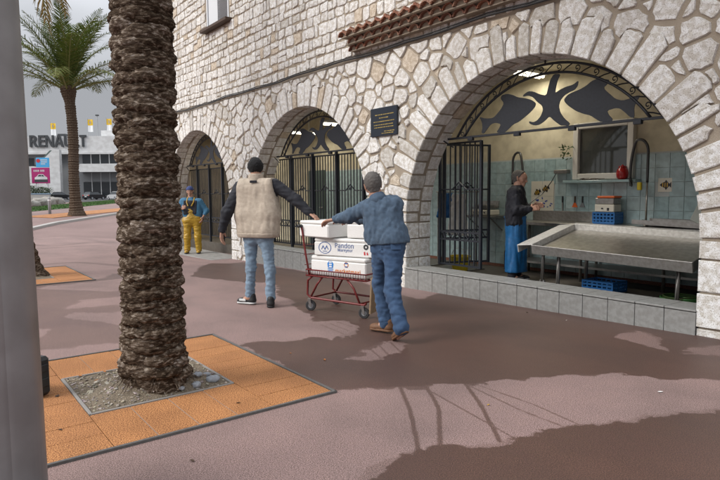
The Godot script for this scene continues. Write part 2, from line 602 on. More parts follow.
	lamp.emission = Color(1.0, 0.96, 0.85)
	lamp.emission_energy_multiplier = 2.5

# ---------- ground ----------
func build_ground() -> void:
	var X0 := -18.0; var X1 := 4.0; var Z0 := -1.0; var Z1 := 8.0
	var W := 2048; var H := 1024
	var mask := PackedByteArray()
	mask.resize(W * H)
	var fill := func(a: Array, val: int) -> void:
		var p := poly(a)
		for i in p.size():
			p[i] = Vector2((p[i].x - X0) / (X1 - X0) * W, (p[i].y - Z0) / (Z1 - Z0) * H)
		var lo := H; var hi := 0
		for q in p:
			lo = mini(lo, int(q.y)); hi = maxi(hi, int(q.y) + 1)
		for y in range(maxi(lo, 0), mini(hi, H - 1) + 1):
			var xs := []
			for i in p.size():
				var a1 := p[i]; var b1 := p[(i + 1) % p.size()]
				if (a1.y <= y) != (b1.y <= y):
					xs.push_back(a1.x + (y - a1.y) / (b1.y - a1.y) * (b1.x - a1.x))
			xs.sort()
			for i in range(0, xs.size() - 1, 2):
				for x in range(maxi(0, int(xs[i])), mini(W - 1, int(xs[i + 1])) + 1):
					mask[y * W + x] = val
	var line := func(a: Array, wd: float, val: int) -> void:
		var p := poly(a)
		var crv := Curve2D.new()
		for i in p.size():
			var t := (p[mini(i + 1, p.size() - 1)] - p[maxi(i - 1, 0)]) / 6.0
			crv.add_point(p[i], -t, t)
		var q := crv.tessellate(4, 3.0)
		var o := []
		for i in q.size():
			var d := (q[mini(i + 1, q.size() - 1)] - q[maxi(i - 1, 0)]).normalized().orthogonal() * wd
			o.append_array([q[i].x + d.x, q[i].y + d.y])
		for j in q.size():
			var i := q.size() - 1 - j
			var d := (q[mini(i + 1, q.size() - 1)] - q[maxi(i - 1, 0)]).normalized().orthogonal() * wd
			o.append_array([q[i].x - d.x, q[i].y - d.y])
		fill.call(o, val)
	fill.call([-7.64, 4.74, -6.79, 4.23, -6.30, 3.64, -6.24, 2.78, -3.06, 3.95, -3.25, 4.46, -3.37, 4.73, -3.41, 5.12, -3.2, 6.2, -4.4, 6.6, -6.5, 5.9], 120)
	fill.call([-5.40, 4.56, -5.81, 4.19, -5.75, 3.78, -5.58, 3.39, -5.10, 3.54, -5.25, 3.92, -5.21, 4.32], 10)
	fill.call([-4.80, 4.59, -4.94, 4.45, -4.76, 4.05, -4.48, 3.43, -3.71, 3.71, -4.03, 4.25, -4.28, 4.41], 10)
	fill.call([-4.45, 5.04, -4.32, 4.88, -4.11, 4.88, -3.90, 4.98, -3.91, 5.11], 10)
	fill.call([-7.6, 4.9, -7.62, 3.65, -8.40, 3.00, -8.60, 2.34, -8.0, 2.2, -7.66, 2.71, -7.49, 3.32, -7.38, 4.53, -7.33, 4.9], 170)
	fill.call([-2.43, 3.58, -2.49, 3.42, -2.31, 3.29, -2.23, 3.06, -2.23, 2.91, -2.00, 2.83, -2.15, 2.62, -2.25, 2.37, -2.47, 2.26, -2.71, 2.33, -2.86, 2.57, -3.08, 2.38, -3.47, 2.29, -3.93, 2.18, -4.63, 1.95, -5.12, 1.69, -5.73, 1.51, -5.89, 1.82, -6.46, 2.14, -6.99, 2.24, -8.40, 1.57, -9.4, 0.9, -9.4, 0.1, -6.12, 0.1, -4.6, 0.3, -3.35, 0.62, -3.30, 0.40, -3.45, 0.02, -2.95, -0.2, -1.25, -0.2, 0.21, -0.2, 4.0, -0.2, 3.4, 0.3, 1.3, 0.9, 0.71, 1.34, 0.31, 1.63, 0.08, 1.80, -0.21, 2.42, -0.39, 2.79, -0.57, 3.07, -0.72, 3.30, -0.90, 3.63, -0.92, 3.66], 235)
	fill.call([-1.41, 3.13, -1.56, 2.86, -1.68, 2.64, -1.65, 2.48, -1.63, 2.32, -1.49, 2.37, -1.29, 2.62, -1.28, 2.79, -1.34, 2.99], 40)
	fill.call([-0.40, 0.65, -0.52, 0.23, -0.42, 0.24, -0.18, 0.42, 0.10, 0.73, -0.05, 0.76, -0.28, 0.66], 60)
	fill.call([0.24, 0.75, 0.17, 0.43, 0.27, 0.20, 0.47, 0.06, 0.63, 0.54, 0.45, 0.67], 70)
	fill.call([0.27, 4.45, 0.23, 4.31, 0.18, 4.13, 0.20, 3.90, 0.25, 3.71, 0.39, 3.40, 0.49, 3.08, 0.58, 2.86, 0.65, 2.53, 0.78, 2.21, 0.93, 1.91, 1.4, 1.3, 2.4, 0.9, 3.6, 1.2, 3.8, 4.0, 2.6, 6.2, 0.9, 5.6], 245)
	var base_mask := mask.duplicate()
	mask.fill(0)
	for l in [[-0.71, 3.19, -0.28, 3.47, 0.20, 3.84], [-0.54, 3.08, -0.16, 3.33, 0.24, 3.72], [-0.41, 2.81, -0.07, 3.04, 0.39, 3.40]]:
		line.call(l, 0.011, 190)
	for l in [[-0.45, 3.12, 0.04, 3.22, 0.42, 3.30], [-0.37, 2.82, 0.16, 2.92, 0.55, 2.94], [-0.37, 2.76, 0.15, 2.77, 0.59, 2.85], [-2.64, 2.58, -2.16, 2.63], [-2.66, 2.47, -2.26, 2.51], [-2.65, 2.37, -2.37, 2.38], [-1.76, 2.70, -1.28, 2.88], [-1.68, 2.60, -1.28, 2.79], [-1.66, 2.47, -1.25, 2.66]]:
		line.call(l, 0.006, 150)
	for l in [[-14.30, 5.2, -14.30, 3.66, -14.45, 2.76, -14.27, 1.58], [-15.92, 3.43, -14.97, 3.03, -15.44, 2.19, -16.65, 0.96], [-10.39, 4.20, -10.48, 3.39, -9.14, 2.73]]:
		line.call(l, 0.09, 110)
	# the edges of the damp patches are ragged: the mask is read through two warps
	var warp := func(sd: int, fr: float, oc: int) -> PackedByteArray:
		var fn := FastNoiseLite.new()
		fn.seed = sd
		fn.noise_type = FastNoiseLite.TYPE_SIMPLEX_SMOOTH
		fn.frequency = fr
		fn.fractal_octaves = oc
		fn.fractal_gain = 0.6
		var im := fn.get_image(W, H, false, false, false)
		im.convert(Image.FORMAT_L8)
		return im.get_data()
	var wx: PackedByteArray = warp.call(41, 0.018, 5)
	var wy: PackedByteArray = warp.call(42, 0.018, 5)
	var bl: PackedByteArray = warp.call(43, 0.006, 5)
	var fi: PackedByteArray = warp.call(44, 0.22, 2)
	var col := PackedByteArray()
	col.resize(W * H * 3)
	var rgh := PackedByteArray()
	rgh.resize(W * H)
	for y in H:
		for x in W:
			var i := y * W + x
			var sx := clampi(x + ((wx[i] - 128) >> 3), 0, W - 1)
			var sy := clampi(y + ((wy[i] - 128) >> 3), 0, H - 1)
			var hx := clampi(x + ((wx[i] - 128) >> 4) + 3, 0, W - 1)
			var hy := clampi(y + ((wy[i] - 128) >> 4) - 2, 0, H - 1)
			var damp := (base_mask[sy * W + sx] * 3 + base_mask[hy * W + hx]) / 4
			var a := clampi(maxi(damp, mask[i]) + ((bl[i] - 128) >> 2), 0, 255)
			var b := 100 + ((bl[i] - 128) >> 3) + ((fi[i] - 128) >> 5)
			# dry pinkish grey to damp brown
			col[i * 3] = (158 * (255 - a) + 97 * a) / 255 * b / 100
			col[i * 3 + 1] = (133 * (255 - a) + 72 * a) / 255 * b / 100
			col[i * 3 + 2] = (128 * (255 - a) + 63 * a) / 255 * b / 100
			rgh[i] = 225 - a * 105 / 255
	# one tone along the border, since the sheet goes on beyond
	for x in W:
		for y in [0, H - 1]:
			var i: int = y * W + x
			col[i * 3] = 154; col[i * 3 + 1] = 129; col[i * 3 + 2] = 124; rgh[i] = 225
	for y in H:
		for x in [0, W - 1]:
			var i: int = y * W + x
			col[i * 3] = 154; col[i * 3 + 1] = 129; col[i * 3 + 2] = 124; rgh[i] = 225
	var m := StandardMaterial3D.new()
	m.resource_name = "pavement"
	m.albedo_texture = ImageTexture.create_from_image(Image.create_from_data(W, H, false, Image.FORMAT_RGB8, col))
	m.roughness = 1.0
	m.roughness_texture = ImageTexture.create_from_image(Image.create_from_data(W, H, false, Image.FORMAT_L8, rgh))
	m.detail_enabled = true
	m.detail_albedo = ntex(12, 0.11, Color(0.52, 0.50, 0.49), Color.WHITE, {"oct": 3, "gain": 0.85, "a": 0.24, "b": 0.64})
	m.detail_blend_mode = BaseMaterial3D.BLEND_MODE_MUL
	m.detail_uv_layer = BaseMaterial3D.DETAIL_UV_2
	m.uv2_triplanar = true
	m.uv2_world_triplanar = true
	m.uv2_scale = Vector3(1.9, 1.9, 1.9)
	# sheet: fine rows near the place, wide ones to the horizon
	var xs := [-900.0, -400.0, -200.0, -100.0, -60.0, -40.0, -30.0]
	for i in 57:
		xs.push_back(-24.0 + i * 0.5)
	xs.append_array([8.0, 15.0, 40.0, 120.0, 400.0])
	var zs := [-900.0, -400.0, -150.0, -60.0, -20.0, -6.0]
	for i in 22:
		zs.push_back(-2.0 + i * 0.5)
	zs.append_array([14.0, 30.0, 80.0, 300.0])
	var far := mat("pavement_far", Color8(154, 129, 124), 0.88, {"tex": m.detail_albedo, "scale": 1.9, "det": M.mortar.detail_albedo, "ds": 0.05})
	for inner in [true, false]:
		var st := SurfaceTool.new()
		st.begin(Mesh.PRIMITIVE_TRIANGLES)
		for z in zs:
			for x in xs:
				st.set_normal(Vector3.UP)
				st.set_uv(Vector2((x - X0) / (X1 - X0), (z - Z0) / (Z1 - Z0)))
				st.add_vertex(g3(x, z))
		for j in zs.size() - 1:
			for i in xs.size() - 1:
				var within: bool = xs[i] >= X0 and xs[i + 1] <= X1 and zs[j] >= Z0 and zs[j + 1] <= Z1
				if within != inner:
					continue
				var a := j * xs.size() + i
				for q in [a, a + 1, a + xs.size(), a + 1, a + xs.size() + 1, a + xs.size()]:
					st.add_index(q)
		struct(inst("pavement" if inner else "ground", st.commit(), m if inner else far))

	# orange paving round the palms: slabs, edging, inner border, planting pit
	orange_bed(Vector2(-2.93, 3.68), Vector2(-0.86, 5.52), Vector2(-2.35, 4.14), Vector2(-1.44, 5.13), true)
	orange_bed(Vector2(-9.85, 3.68), Vector2(-7.62, 5.5), Vector2(-9.35, 4.14), Vector2(-8.25, 5.05), false)

func orange_bed(a: Vector2, b: Vector2, c: Vector2, d: Vector2, near: bool) -> void:
	var root := part(numbered("orange_paving"), self)
	struct(root)
	var slab := func(x0: float, x1: float, z0: float, z1: float) -> void:
		var mb := MB.new()
		var ce := Vector3((x0 + x1) / 2, 0.0, (z0 + z1) / 2)
		mb.box(Vector3(ce.x, gy(ce.x, ce.z) + rnd(-0.0015, 0.0015) - 0.02, ce.z), Vector3(x1 - x0 - 0.005, 0.06, z1 - z0 - 0.005), Basis.IDENTITY, 0.0015)
		obj("paver", mb, M.orange_paver if rng.randf() < 0.6 else M.orange_paver_b, root)
	for e in [[a.x, b.x, a.y, c.y], [a.x, b.x, d.y, b.y], [a.x, c.x, c.y, d.y], [d.x, b.x, c.y, d.y]]:
		var fill := MB.new()  # the filled joints show between the slabs
		fill.box(Vector3((e[0] + e[1]) / 2, gy((e[0] + e[1]) / 2, (e[2] + e[3]) / 2) - 0.02, (e[2] + e[3]) / 2), Vector3(e[1] - e[0] - 0.008, 0.052, e[3] - e[2] - 0.008))
		obj("joint_filler", fill, M.edge_concrete, root)
	# slabs as in the photograph: strips across the two long sides, larger ones at the ends
	var n := 9
	for k in 2:
		var z0 := a.y if k == 0 else d.y
		var z1 := c.y if k == 0 else b.y
		for i in n:
			slab.call(lerpf(a.x, b.x, i / float(n)), lerpf(a.x, b.x, (i + 1.0) / n), z0, z1)
	for k in 2:
		var x0 := a.x if k == 0 else d.x
		var x1 := c.x if k == 0 else b.x
		for i in 4:
			slab.call(x0, x1, lerpf(c.y, d.y, i / 4.0), lerpf(c.y, d.y, (i + 1) / 4.0))
	for e in [[a.x, a.y, b.x, a.y], [b.x, a.y, b.x, b.y], [b.x, b.y, a.x, b.y], [a.x, b.y, a.x, a.y]]:
		var p := g3(e[0], e[1], -0.008)
		var q := g3(e[2], e[3], -0.008)
		var mb := MB.new()
		var t := (q - p).normalized()
		mb.box((p + q) / 2 + t.cross(Vector3.UP) * -0.014, Vector3(0.02, 0.05, p.distance_to(q) + 0.05), Basis.looking_at(t), 0.002)
		obj("edging", mb, M.edge_metal, root)
	for e in [[c.x, c.y, d.x, c.y], [d.x, c.y, d.x, d.y], [d.x, d.y, c.x, d.y], [c.x, d.y, c.x, c.y]]:
		var p := g3(e[0], e[1], -0.035)
		var q := g3(e[2], e[3], -0.035)
		var mb := MB.new()
		var t := (q - p).normalized()
		mb.box((p + q) / 2 + t.cross(Vector3.UP) * 0.012, Vector3(0.02, 0.1, p.distance_to(q) - 0.022), Basis.looking_at(t), 0.002)
		obj("border", mb, M.edge_concrete, root)
	# soil, mounded round the trunk
	var ce := (c + d) / 2
	var fn := FastNoiseLite.new()
	fn.seed = 9
	fn.frequency = 7.0
	fn.fractal_octaves = 4
	var mb := MB.new()
	var N := 40
	var hgt := func(x: float, z: float) -> float:
		var r := Vector2(x, z).distance_to(Vector2(-1.72, 4.624) if near else ce)
		return gy(x, z) + 0.008 + fn.get_noise_2d(x, z) * 0.016 + 0.12 * exp(-pow(r / 0.36, 2.0) * 1.5) * smoothstep(0.0, 0.16, minf(minf(x - c.x, d.x - x), minf(z - c.y, d.y - z)))
	for i in N:
		for j in N:
			var x0 := lerpf(c.x + 0.012, d.x - 0.012, i / float(N)); var x1 := lerpf(c.x + 0.012, d.x - 0.012, (i + 1.0) / N)
			var z0 := lerpf(c.y + 0.012, d.y - 0.012, j / float(N)); var z1 := lerpf(c.y + 0.012, d.y - 0.012, (j + 1.0) / N)
			mb.quad(Vector3(x0, hgt.call(x0, z1), z1), Vector3(x1, hgt.call(x1, z1), z1), Vector3(x1, hgt.call(x1, z0), z0), Vector3(x0, hgt.call(x0, z0), z0))
	struct(obj("soil", mb, M.soil, self, true))
	if not near:
		return
	var pb := MB.new()
	pb.use_c = true
	for i in 900:
		var x := rnd(c.x + 0.03, d.x - 0.03)
		var z := rnd(c.y + 0.03, d.y - 0.03)
		var t := rnd(0.16, 0.42)
		pb.tint = Color(t, t * rnd(0.80, 0.93), t * rnd(0.60, 0.84))
		var s := rnd(0.003, 0.009) * (1.6 if rng.randf() < 0.06 else 1.0)
		pb.box(Vector3(x, hgt.call(x, z) + s * 0.3, z), Vector3(s * rnd(1.4, 3), s * rnd(0.8, 1.4), s * rnd(1.4, 2.6)), Basis.from_euler(Vector3(rnd(-.4, .4), rnd(0, 6), rnd(-.4, .4))), s * 0.3)
	tag(stuff(obj("gravel", pb, M.pebble)), "loose grit and gravel over the soil round the near palm", "gravel")
	# the flat blue-grey stones by the corner of the pit
	var spots := [[-1.56, 4.26, 0.052], [-1.63, 4.35, 0.036], [-1.52, 4.40, 0.042], [-1.68, 4.26, 0.030], [-1.50, 4.52, 0.028]]
	var lab := ["largest flat blue-grey stone at the far corner of the pit", "grey stone next to the largest one in the palm pit", "pale grey stone nearest the right border of the palm pit", "small grey stone farthest back among the pit stones", "small grey stone nearest the camera in the pit corner"]
	for i in spots.size():
		var s: Array = spots[i]
		var rb := MB.new()
		rock_mesh(rb, Vector3(s[2], s[2] * 0.45, s[2] * 0.75), 50 + i)
		var o := obj("flat_stone", rb, M.slate, self, true)
		o.position = Vector3(s[0], hgt.call(s[0], s[1]) + 0.012, s[1])
		o.rotation.y = rnd(0, 6)
		tag(o, lab[i], "stone", "stones in the palm pit")

func rock_mesh(mb: MB, s: Vector3, sd: int) -> void:
	var fn := FastNoiseLite.new()
	fn.seed = sd
	fn.frequency = 0.9
	var f := func(a: float, b: float) -> Vector3:
		var d := Vector3(cos(a) * cos(b), sin(b), sin(a) * cos(b))
		var k := 1.0 + 0.45 * fn.get_noise_3dv(d * 1.6)
		d = d.sign() * Vector3(pow(absf(d.x), 0.75), pow(absf(d.y), 0.75), pow(absf(d.z), 0.75))
		return d * s * k
	for i in 12:
		for j in 7:
			var a0 := -TAU * i / 12; var a1 := -TAU * (i + 1) / 12
			var b0 := -PI / 2 + PI * j / 7; var b1 := -PI / 2 + PI * (j + 1) / 7
			mb.quad(f.call(a0, b0), f.call(a1, b0), f.call(a1, b1), f.call(a0, b1))

# ---------- the stone building ----------
const AX := [-2.1, -7.2, -12.4]
const AR := 2.1
const AY := 0.92
const WT := 0.5
const TOPY := 8.2
const XL := -14.75
const XR := 3.6
var building: Node3D

func stone_mesh(mb: MB, p: PackedVector2Array, zb: float, zf: float, bev: float) -> void:
	# a dressed or split stone: sides from zb up, a rounded arris, an uneven face
	if Geometry2D.is_polygon_clockwise(p):
		p.reverse()
	var ce := Vector2.ZERO
	for q in p:
		ce += q
	ce /= p.size()
	var n := p.size()
	var r0: Array[Vector3] = []; var r1: Array[Vector3] = []; var r2: Array[Vector3] = []; var r3: Array[Vector3] = []
	for q in p:
		var d := ce - q
		var l := d.length()
		var u := d / maxf(l, 1e-4)
		r0.push_back(Vector3(q.x, q.y, zb))
		var z1 := zf - bev * rnd(0.9, 1.5)
		r1.push_back(Vector3(q.x, q.y, z1))
		var q2 := q + u * bev * rnd(0.7, 1.5)
		r2.push_back(Vector3(q2.x, q2.y, zf + rnd(-0.3, 0.15) * bev))
		var q3 := q + u * l * rnd(0.42, 0.62)
		r3.push_back(Vector3(q3.x, q3.y, zf + rnd(-0.35, 0.55) * bev))
	var c3 := Vector3(ce.x, ce.y, zf + rnd(-0.1, 0.5) * bev)
	for i in n:
		var j := (i + 1) % n
		if zb < -0.05:
			mb.quad(r0[i], r0[j], r1[j], r1[i])
			mb.quad(r1[i], r1[j], r2[j], r2[i])
		else:
			mb.quad(r0[i], r0[j], r2[j], r2[i])
		mb.quad(r2[i], r2[j], r3[j], r3[i])
		mb.tri(r3[i], r3[j], c3)

func tidy(p: PackedVector2Array, least: float, jit: float) -> PackedVector2Array:
	# drop crowded corners, cut the rest off a little so that the outline is rounded and uneven
	var q := PackedVector2Array()
	for i in p.size():
		if q.is_empty() or q[q.size() - 1].distance_to(p[i]) > least:
			q.push_back(p[i])
	if q.size() > 3 and q[0].distance_to(q[q.size() - 1]) <= least:
		q.remove_at(q.size() - 1)
	if q.size() < 3:
		return PackedVector2Array()
	var o := PackedVector2Array()
	var n := q.size()
	for i in n:
		var a := q[(i + n - 1) % n]; var b := q[i]; var c := q[(i + 1) % n]
		var cut := rnd(0.06, 0.18)
		if n <= 6:
			o.push_back(b.lerp(a, cut) + Vector2(rnd(-jit, jit), rnd(-jit, jit)))
			o.push_back(b.lerp(c, rnd(0.06, 0.18)) + Vector2(rnd(-jit, jit), rnd(-jit, jit)))
		else:
			o.push_back(b.lerp((a + c) / 2, cut) + Vector2(rnd(-jit, jit), rnd(-jit, jit)))
	return o

func stone_mat() -> Material:
	var r := rng.randf()
	return M.stone0 if r < 0.36 else M.stone1 if r < 0.62 else M.stone2 if r < 0.84 else M.stone3 if r < 0.93 else M.stone4

func build_building() -> void:
	building = thing("stone_building", "white rubble stone building with three round arches along the promenade", "building")
	# wall core: its face is the mortar between the stones
	var out := PackedVector2Array()
	out.push_back(Vector2(XL, -0.6))
	for k in [2, 1, 0]:
		var ax: float = AX[k]
		out.push_back(Vector2(ax - AR, -0.6))
		for i in 41:
			var t := PI - PI * i / 40.0
			out.push_back(Vector2(ax + cos(t) * AR, AY + sin(t) * AR))
		out.push_back(Vector2(ax + AR, -0.6))
	out.push_back(Vector2(XR, -0.6))
	out.push_back(Vector2(XR, 5.0))
	out.push_back(Vector2(XL, 5.0))
	var wall := MB.new()
	wall.prism(out, -WT, 0.0)
	# upper storey round the shuttered window
	var wx0 := -11.42; var wx1 := -10.18; var wy0 := 5.34; var wy1 := 6.9
	wall.prism(poly([XL, 5.0, XR, 5.0, XR, TOPY, wx1, TOPY, wx1, wy0, wx0, wy0, wx0, TOPY, XL, TOPY]), -WT, 0.0)
	wall.prism(poly([wx0, wy1, wx1, wy1, wx1, TOPY, wx0, TOPY]), -WT, 0.0)
	obj("front_wall", wall, M.mortar, building)
	var side := MB.new()
	side.box(Vector3(XL + 0.25, 3.8, -5.25), Vector3(0.5, 8.8, 9.5))
	side.box(Vector3(XR - 0.25, 3.8, -5.25), Vector3(0.5, 8.8, 9.5))
	side.box(Vector3((XL + XR) / 2, 3.8, -10.2), Vector3(XR - XL, 8.8, 0.4))
	obj("side_wall", side, M.mortar, building)
	var roof := MB.new()
	roof.box(Vector3((XL + XR) / 2, TOPY + 0.1, -5.1), Vector3(XR - XL + 0.3, 0.2, 10.9))
	obj("roof", roof, M.terracotta_b, building)
	# --- arch stones: each voussoir shows on the face and on the soffit ---
	var blocked: Array[PackedVector2Array] = []
	var nb: Array[Rect2] = []
	var block := func(p: PackedVector2Array) -> void:
		var g := Geometry2D.offset_polygon(p, 0.018)
		if g.size():
			blocked.push_back(g[0])
			var r := Rect2(g[0][0], Vector2.ZERO)
			for q in g[0]:
				r = r.expand(q)
			nb.push_back(r)
	for k in 3:
		var ax: float = AX[k]
		var a := 0.0
		var flip := 0
		while a < PI - 0.02:
			var wdt := rnd(0.15, 0.27) / AR
			if a + wdt > PI - 0.05:
				wdt = PI - a
			var ln := rnd(0.30, 0.50) if flip % 3 != 1 else rnd(0.20, 0.34)
			flip += 1
			var a0 := a + 0.0085; var a1 := a + wdt - 0.0085
			var P := func(r: float, t: float) -> Vector2: return Vector2(ax + cos(t) * r, AY + sin(t) * r)
			var o0 := ln + rnd(-0.05, 0.05); var o1 := ln + rnd(-0.05, 0.05)
			var pg := PackedVector2Array([P.call(AR - 0.018, a0), P.call(AR + o0 * 0.5, a0 + rnd(-.004, .004)), P.call(AR + o0 - 0.03, a0 + 0.004), P.call(AR + o0, a0 + 0.022), P.call(AR + o1 + rnd(0, .02), (a0 + a1) / 2), P.call(AR + o1, a1 - 0.022), P.call(AR + o1 - 0.03, a1 - 0.004), P.call(AR + o1 * 0.5, a1 + rnd(-.004, .004)), P.call(AR - 0.018, a1)])
			block.call(pg)
			var mb := MB.new()
			stone_mesh(mb, pg, -rnd(0.20, 0.27), rnd(0.014, 0.034), 0.009)
			obj("voussoir", mb, stone_mat(), building)
			a += wdt
		# deeper rows of the soffit
		a = 0.0
		while a < PI - 0.02:
			var wdt := minf(rnd(0.17, 0.30) / AR, PI - a)
			var mb := MB.new()
			var q0 := a + 0.007; var q1 := a + wdt - 0.007
			var r := AR - rnd(0.008, 0.024)
			var pg := PackedVector2Array([Vector2(ax + cos(q0) * r, AY + sin(q0) * r), Vector2(ax + cos(q0) * (AR + .06), AY + sin(q0) * (AR + .06)), Vector2(ax + cos(q1) * (AR + .06), AY + sin(q1) * (AR + .06)), Vector2(ax + cos(q1) * r, AY + sin(q1) * r)])
			mb.prism(pg, -WT + 0.01, -0.29)
			obj("soffit_stone", mb, stone_mat(), building)
			a += wdt
		# jambs: quoins that wrap the corner, in alternating lengths
		for s in [-1.0, 1.0]:
			var y := -0.5
			var e := 0
			while y < AY - 0.03:
				var h := minf(rnd(0.24, 0.36), AY - y)
				if AY - y - h < 0.12:
					h = AY - y
				var wlen := rnd(0.42, 0.55) if e % 2 == 0 else rnd(0.24, 0.32)
				var dep := 0.24 if e % 2 == 0 else WT - 0.02
				e += 1
				var jx: float = ax + s * (AR - 0.018)
				var pg := PackedVector2Array([Vector2(jx, y + 0.01), Vector2(jx + s * wlen * .5, y + 0.01 + rnd(-.005, .005)), Vector2(jx + s * (wlen - .02), y + 0.012), Vector2(jx + s * wlen, y + 0.03), Vector2(jx + s * (wlen + rnd(-.03, .03)), y + h * .5), Vector2(jx + s * wlen, y + h - 0.03), Vector2(jx + s * (wlen - .02), y + h - 0.012), Vector2(jx, y + h - 0.01)])
				block.call(pg)
				var mb := MB.new()
				stone_mesh(mb, pg, -dep, rnd(0.018, 0.034), 0.010)
				obj("quoin", mb, M.stone0 if rng.randf() < 0.5 else M.stone2, building)
				if dep < 0.3:
					var m2 := MB.new()
					m2.box(Vector3(jx + s * 0.05, y + h / 2, -0.375), Vector3(0.12, h - 0.022, 0.23), Basis.IDENTITY, 0.012)
					obj("soffit_stone", m2, stone_mat(), building)
				y += h
	# --- rubble of the lower storey: a power diagram of seeds of unequal weight ---
	var cells: Array[PackedVector2Array] = []
	var seeds := PackedVector2Array()
	var wts := PackedFloat32Array()
	var grid := {}
	var G := 0.25
	var inside := func(p: Vector2) -> bool:
		for k in 3:
			if absf(p.x - AX[k]) < AR and p.y < AY or p.distance_to(Vector2(AX[k], AY)) < AR + 0.05:
				return true
		return false
	for pass_ in 3:
		var rr: float = [0.155, 0.105, 0.07][pass_]
		for i in [2600, 5000, 7000][pass_]:
			var p := Vector2(rnd(XL, XR), rnd(-0.4, 3.56))
			if inside.call(p):
				continue
			var r: float = rr * rnd(0.88, 1.15)
			var ok := true
			var cx := int(floor(p.x / G)); var cy := int(floor(p.y / G))
			for dx in range(-2, 3):
				for dy in range(-2, 3):
					for j in grid.get(Vector2i(cx + dx, cy + dy), []):
						var dv: Vector2 = seeds[j] - p
						dv.y *= 1.18
						if dv.length() < (r + wts[j]) * 0.92:
							ok = false
			if ok:
				grid.get_or_add(Vector2i(cx, cy), []).push_back(seeds.size())
				seeds.push_back(p)
				wts.push_back(r)
	for i in seeds.size():
		var p := seeds[i]
		var pg := PackedVector2Array([p + Vector2(-.45, -.45), p + Vector2(.45, -.45), p + Vector2(.45, .45), p + Vector2(-.45, .45)])
		var cx := int(floor(p.x / G)); var cy := int(floor(p.y / G))
		for dx in range(-3, 4):
			for dy in range(-3, 4):
				for j in grid.get(Vector2i(cx + dx, cy + dy), []):
					if j == i:
						continue
					var d := seeds[j] - p
					var l := d.length()
					var t := (l * l + wts[i] * wts[i] - wts[j] * wts[j]) / (2.0 * l) - 0.015
					pg = half(pg, d / l, p.dot(d / l) + t)
					if pg.size() < 3:
						break
		pg = half(pg, Vector2.DOWN * -1.0, 0.45)
		pg = half(pg, Vector2(0, 1), 3.54)
		pg = half(pg, Vector2(1, 0), XR)
		pg = half(pg, Vector2(-1, 0), -XL)
		if pg.size() >= 3:
			cells.push_back(pg)
	# --- coursed stones of the upper storey ---
	var y := 3.60
	while y < TOPY - 0.1:
		var h := rnd(0.13, 0.24)
		var x := XL + rnd(0.0, 0.1)
		while x < XR - 0.1:
			var w := rnd(0.11, 0.34)
			var dy := 0.03 * sin(x * 0.9 + y * 2.0)
			if rng.randf() < 0.12 and h > 0.18:  # two small ones on top of each other
				var m_ := y + h * rnd(0.4, 0.6)
				cells.push_back(quad_cell(x, x + w, y + dy, m_ + dy))
				cells.push_back(quad_cell(x, x + w, m_ + dy, y + h + dy))
			else:
				cells.push_back(quad_cell(x, x + w, y + dy, y + h + dy))
			x += w
		y += h
	blocked.push_back(poly([wx0 - 0.05, wy0 - 0.12, wx1 + 0.05, wy0 - 0.12, wx1 + 0.05, wy1, wx0 - 0.05, wy1]))
	nb.push_back(Rect2(wx0 - 0.05, wy0 - 0.12, wx1 - wx0 + 0.1, wy1 - wy0 + 0.12))
	for k in 3:
		var cp := PackedVector2Array([Vector2(AX[k] + AR + .02, -0.6)])
		for i in 33:
			cp.push_back(Vector2(AX[k] + cos(PI * i / 32.0) * (AR + .02), AY + sin(PI * i / 32.0) * (AR + .02)))
		cp.push_back(Vector2(AX[k] - AR - .02, -0.6))
		blocked.push_back(cp)
		nb.push_back(Rect2(AX[k] - AR - .02, -0.6, 2 * AR + .04, 4.0))
	var stones := []
	for pg in cells:
		var r := Rect2(pg[0], Vector2.ZERO)
		for q in pg:
			r = r.expand(q)
		var cur := pg
		for b in blocked.size():
			if nb[b].intersects(r):
				var best := PackedVector2Array()
				var ba := 0.0
				for piece in Geometry2D.clip_polygons(cur, blocked[b]):
					if not Geometry2D.is_polygon_clockwise(piece):
						var ar := area(piece)
						if ar > ba:
							ba = ar
							best = piece
				cur = best
				if cur.size() < 3:
					break
		if cur.size() < 3 or area(cur) < 0.0035:
			continue
		cur = tidy(cur, 0.035, 0.006)
		if cur.size() < 4:
			continue
		var fine := PackedVector2Array()
		for i in cur.size():  # long edges are broken once more
			var e0 := cur[i]
			var e1 := cur[(i + 1) % cur.size()]
			fine.push_back(e0)
			var el := e0.distance_to(e1)
			if el > 0.075 and cur.size() < 13:
				fine.push_back(e0.lerp(e1, rnd(0.35, 0.65)) + (e1 - e0).orthogonal() / el * rnd(-0.011, 0.011))
		cur = fine
		var ce := Vector2.ZERO
		for q in cur:
			ce += q
		ce /= cur.size()
		if area(cur) < 0.003:
			continue
		var dv := Vector3(ce.x, ce.y, 0) - cam_pos
		var dep := dv.dot(cam_f)
		var show := 0.0
		if dep > 0.5:
			var px := dv.dot(cam_r) / dep * 585.0
			var py := dv.dot(cam_u) / dep * 585.0
			if absf(px) < 365 and absf(py) < 245:
				show = area(cur) / dep / dep * (-dv.normalized().z)
		stones.push_back([show, cur])
	stones.sort_custom(func(a, b): return a[0] > b[0])
	var rest := []
	for i in 5:
		rest.push_back(MB.new())
	for i in stones.size():
		var mb := MB.new()
		var up: bool = stones[i][1][0].y > 3.55
		stone_mesh(mb, stones[i][1], -0.01, rnd(0.008, 0.024) if up else rnd(0.010, 0.032), 0.009)
		var m := stone_mat()
		if i < 300:
			obj("stone", mb, m, building)
		else:
			rest[int(String(m.resource_name).right(1))].add(mb)
	for i in 5:
		stuff(obj("rubble_stones", rest[i], M["stone%d" % i], building))
	print("stones ", stones.size())
	# --- shuttered window with its sill ---
	var win := part("window", building)
	var fr := MB.new()
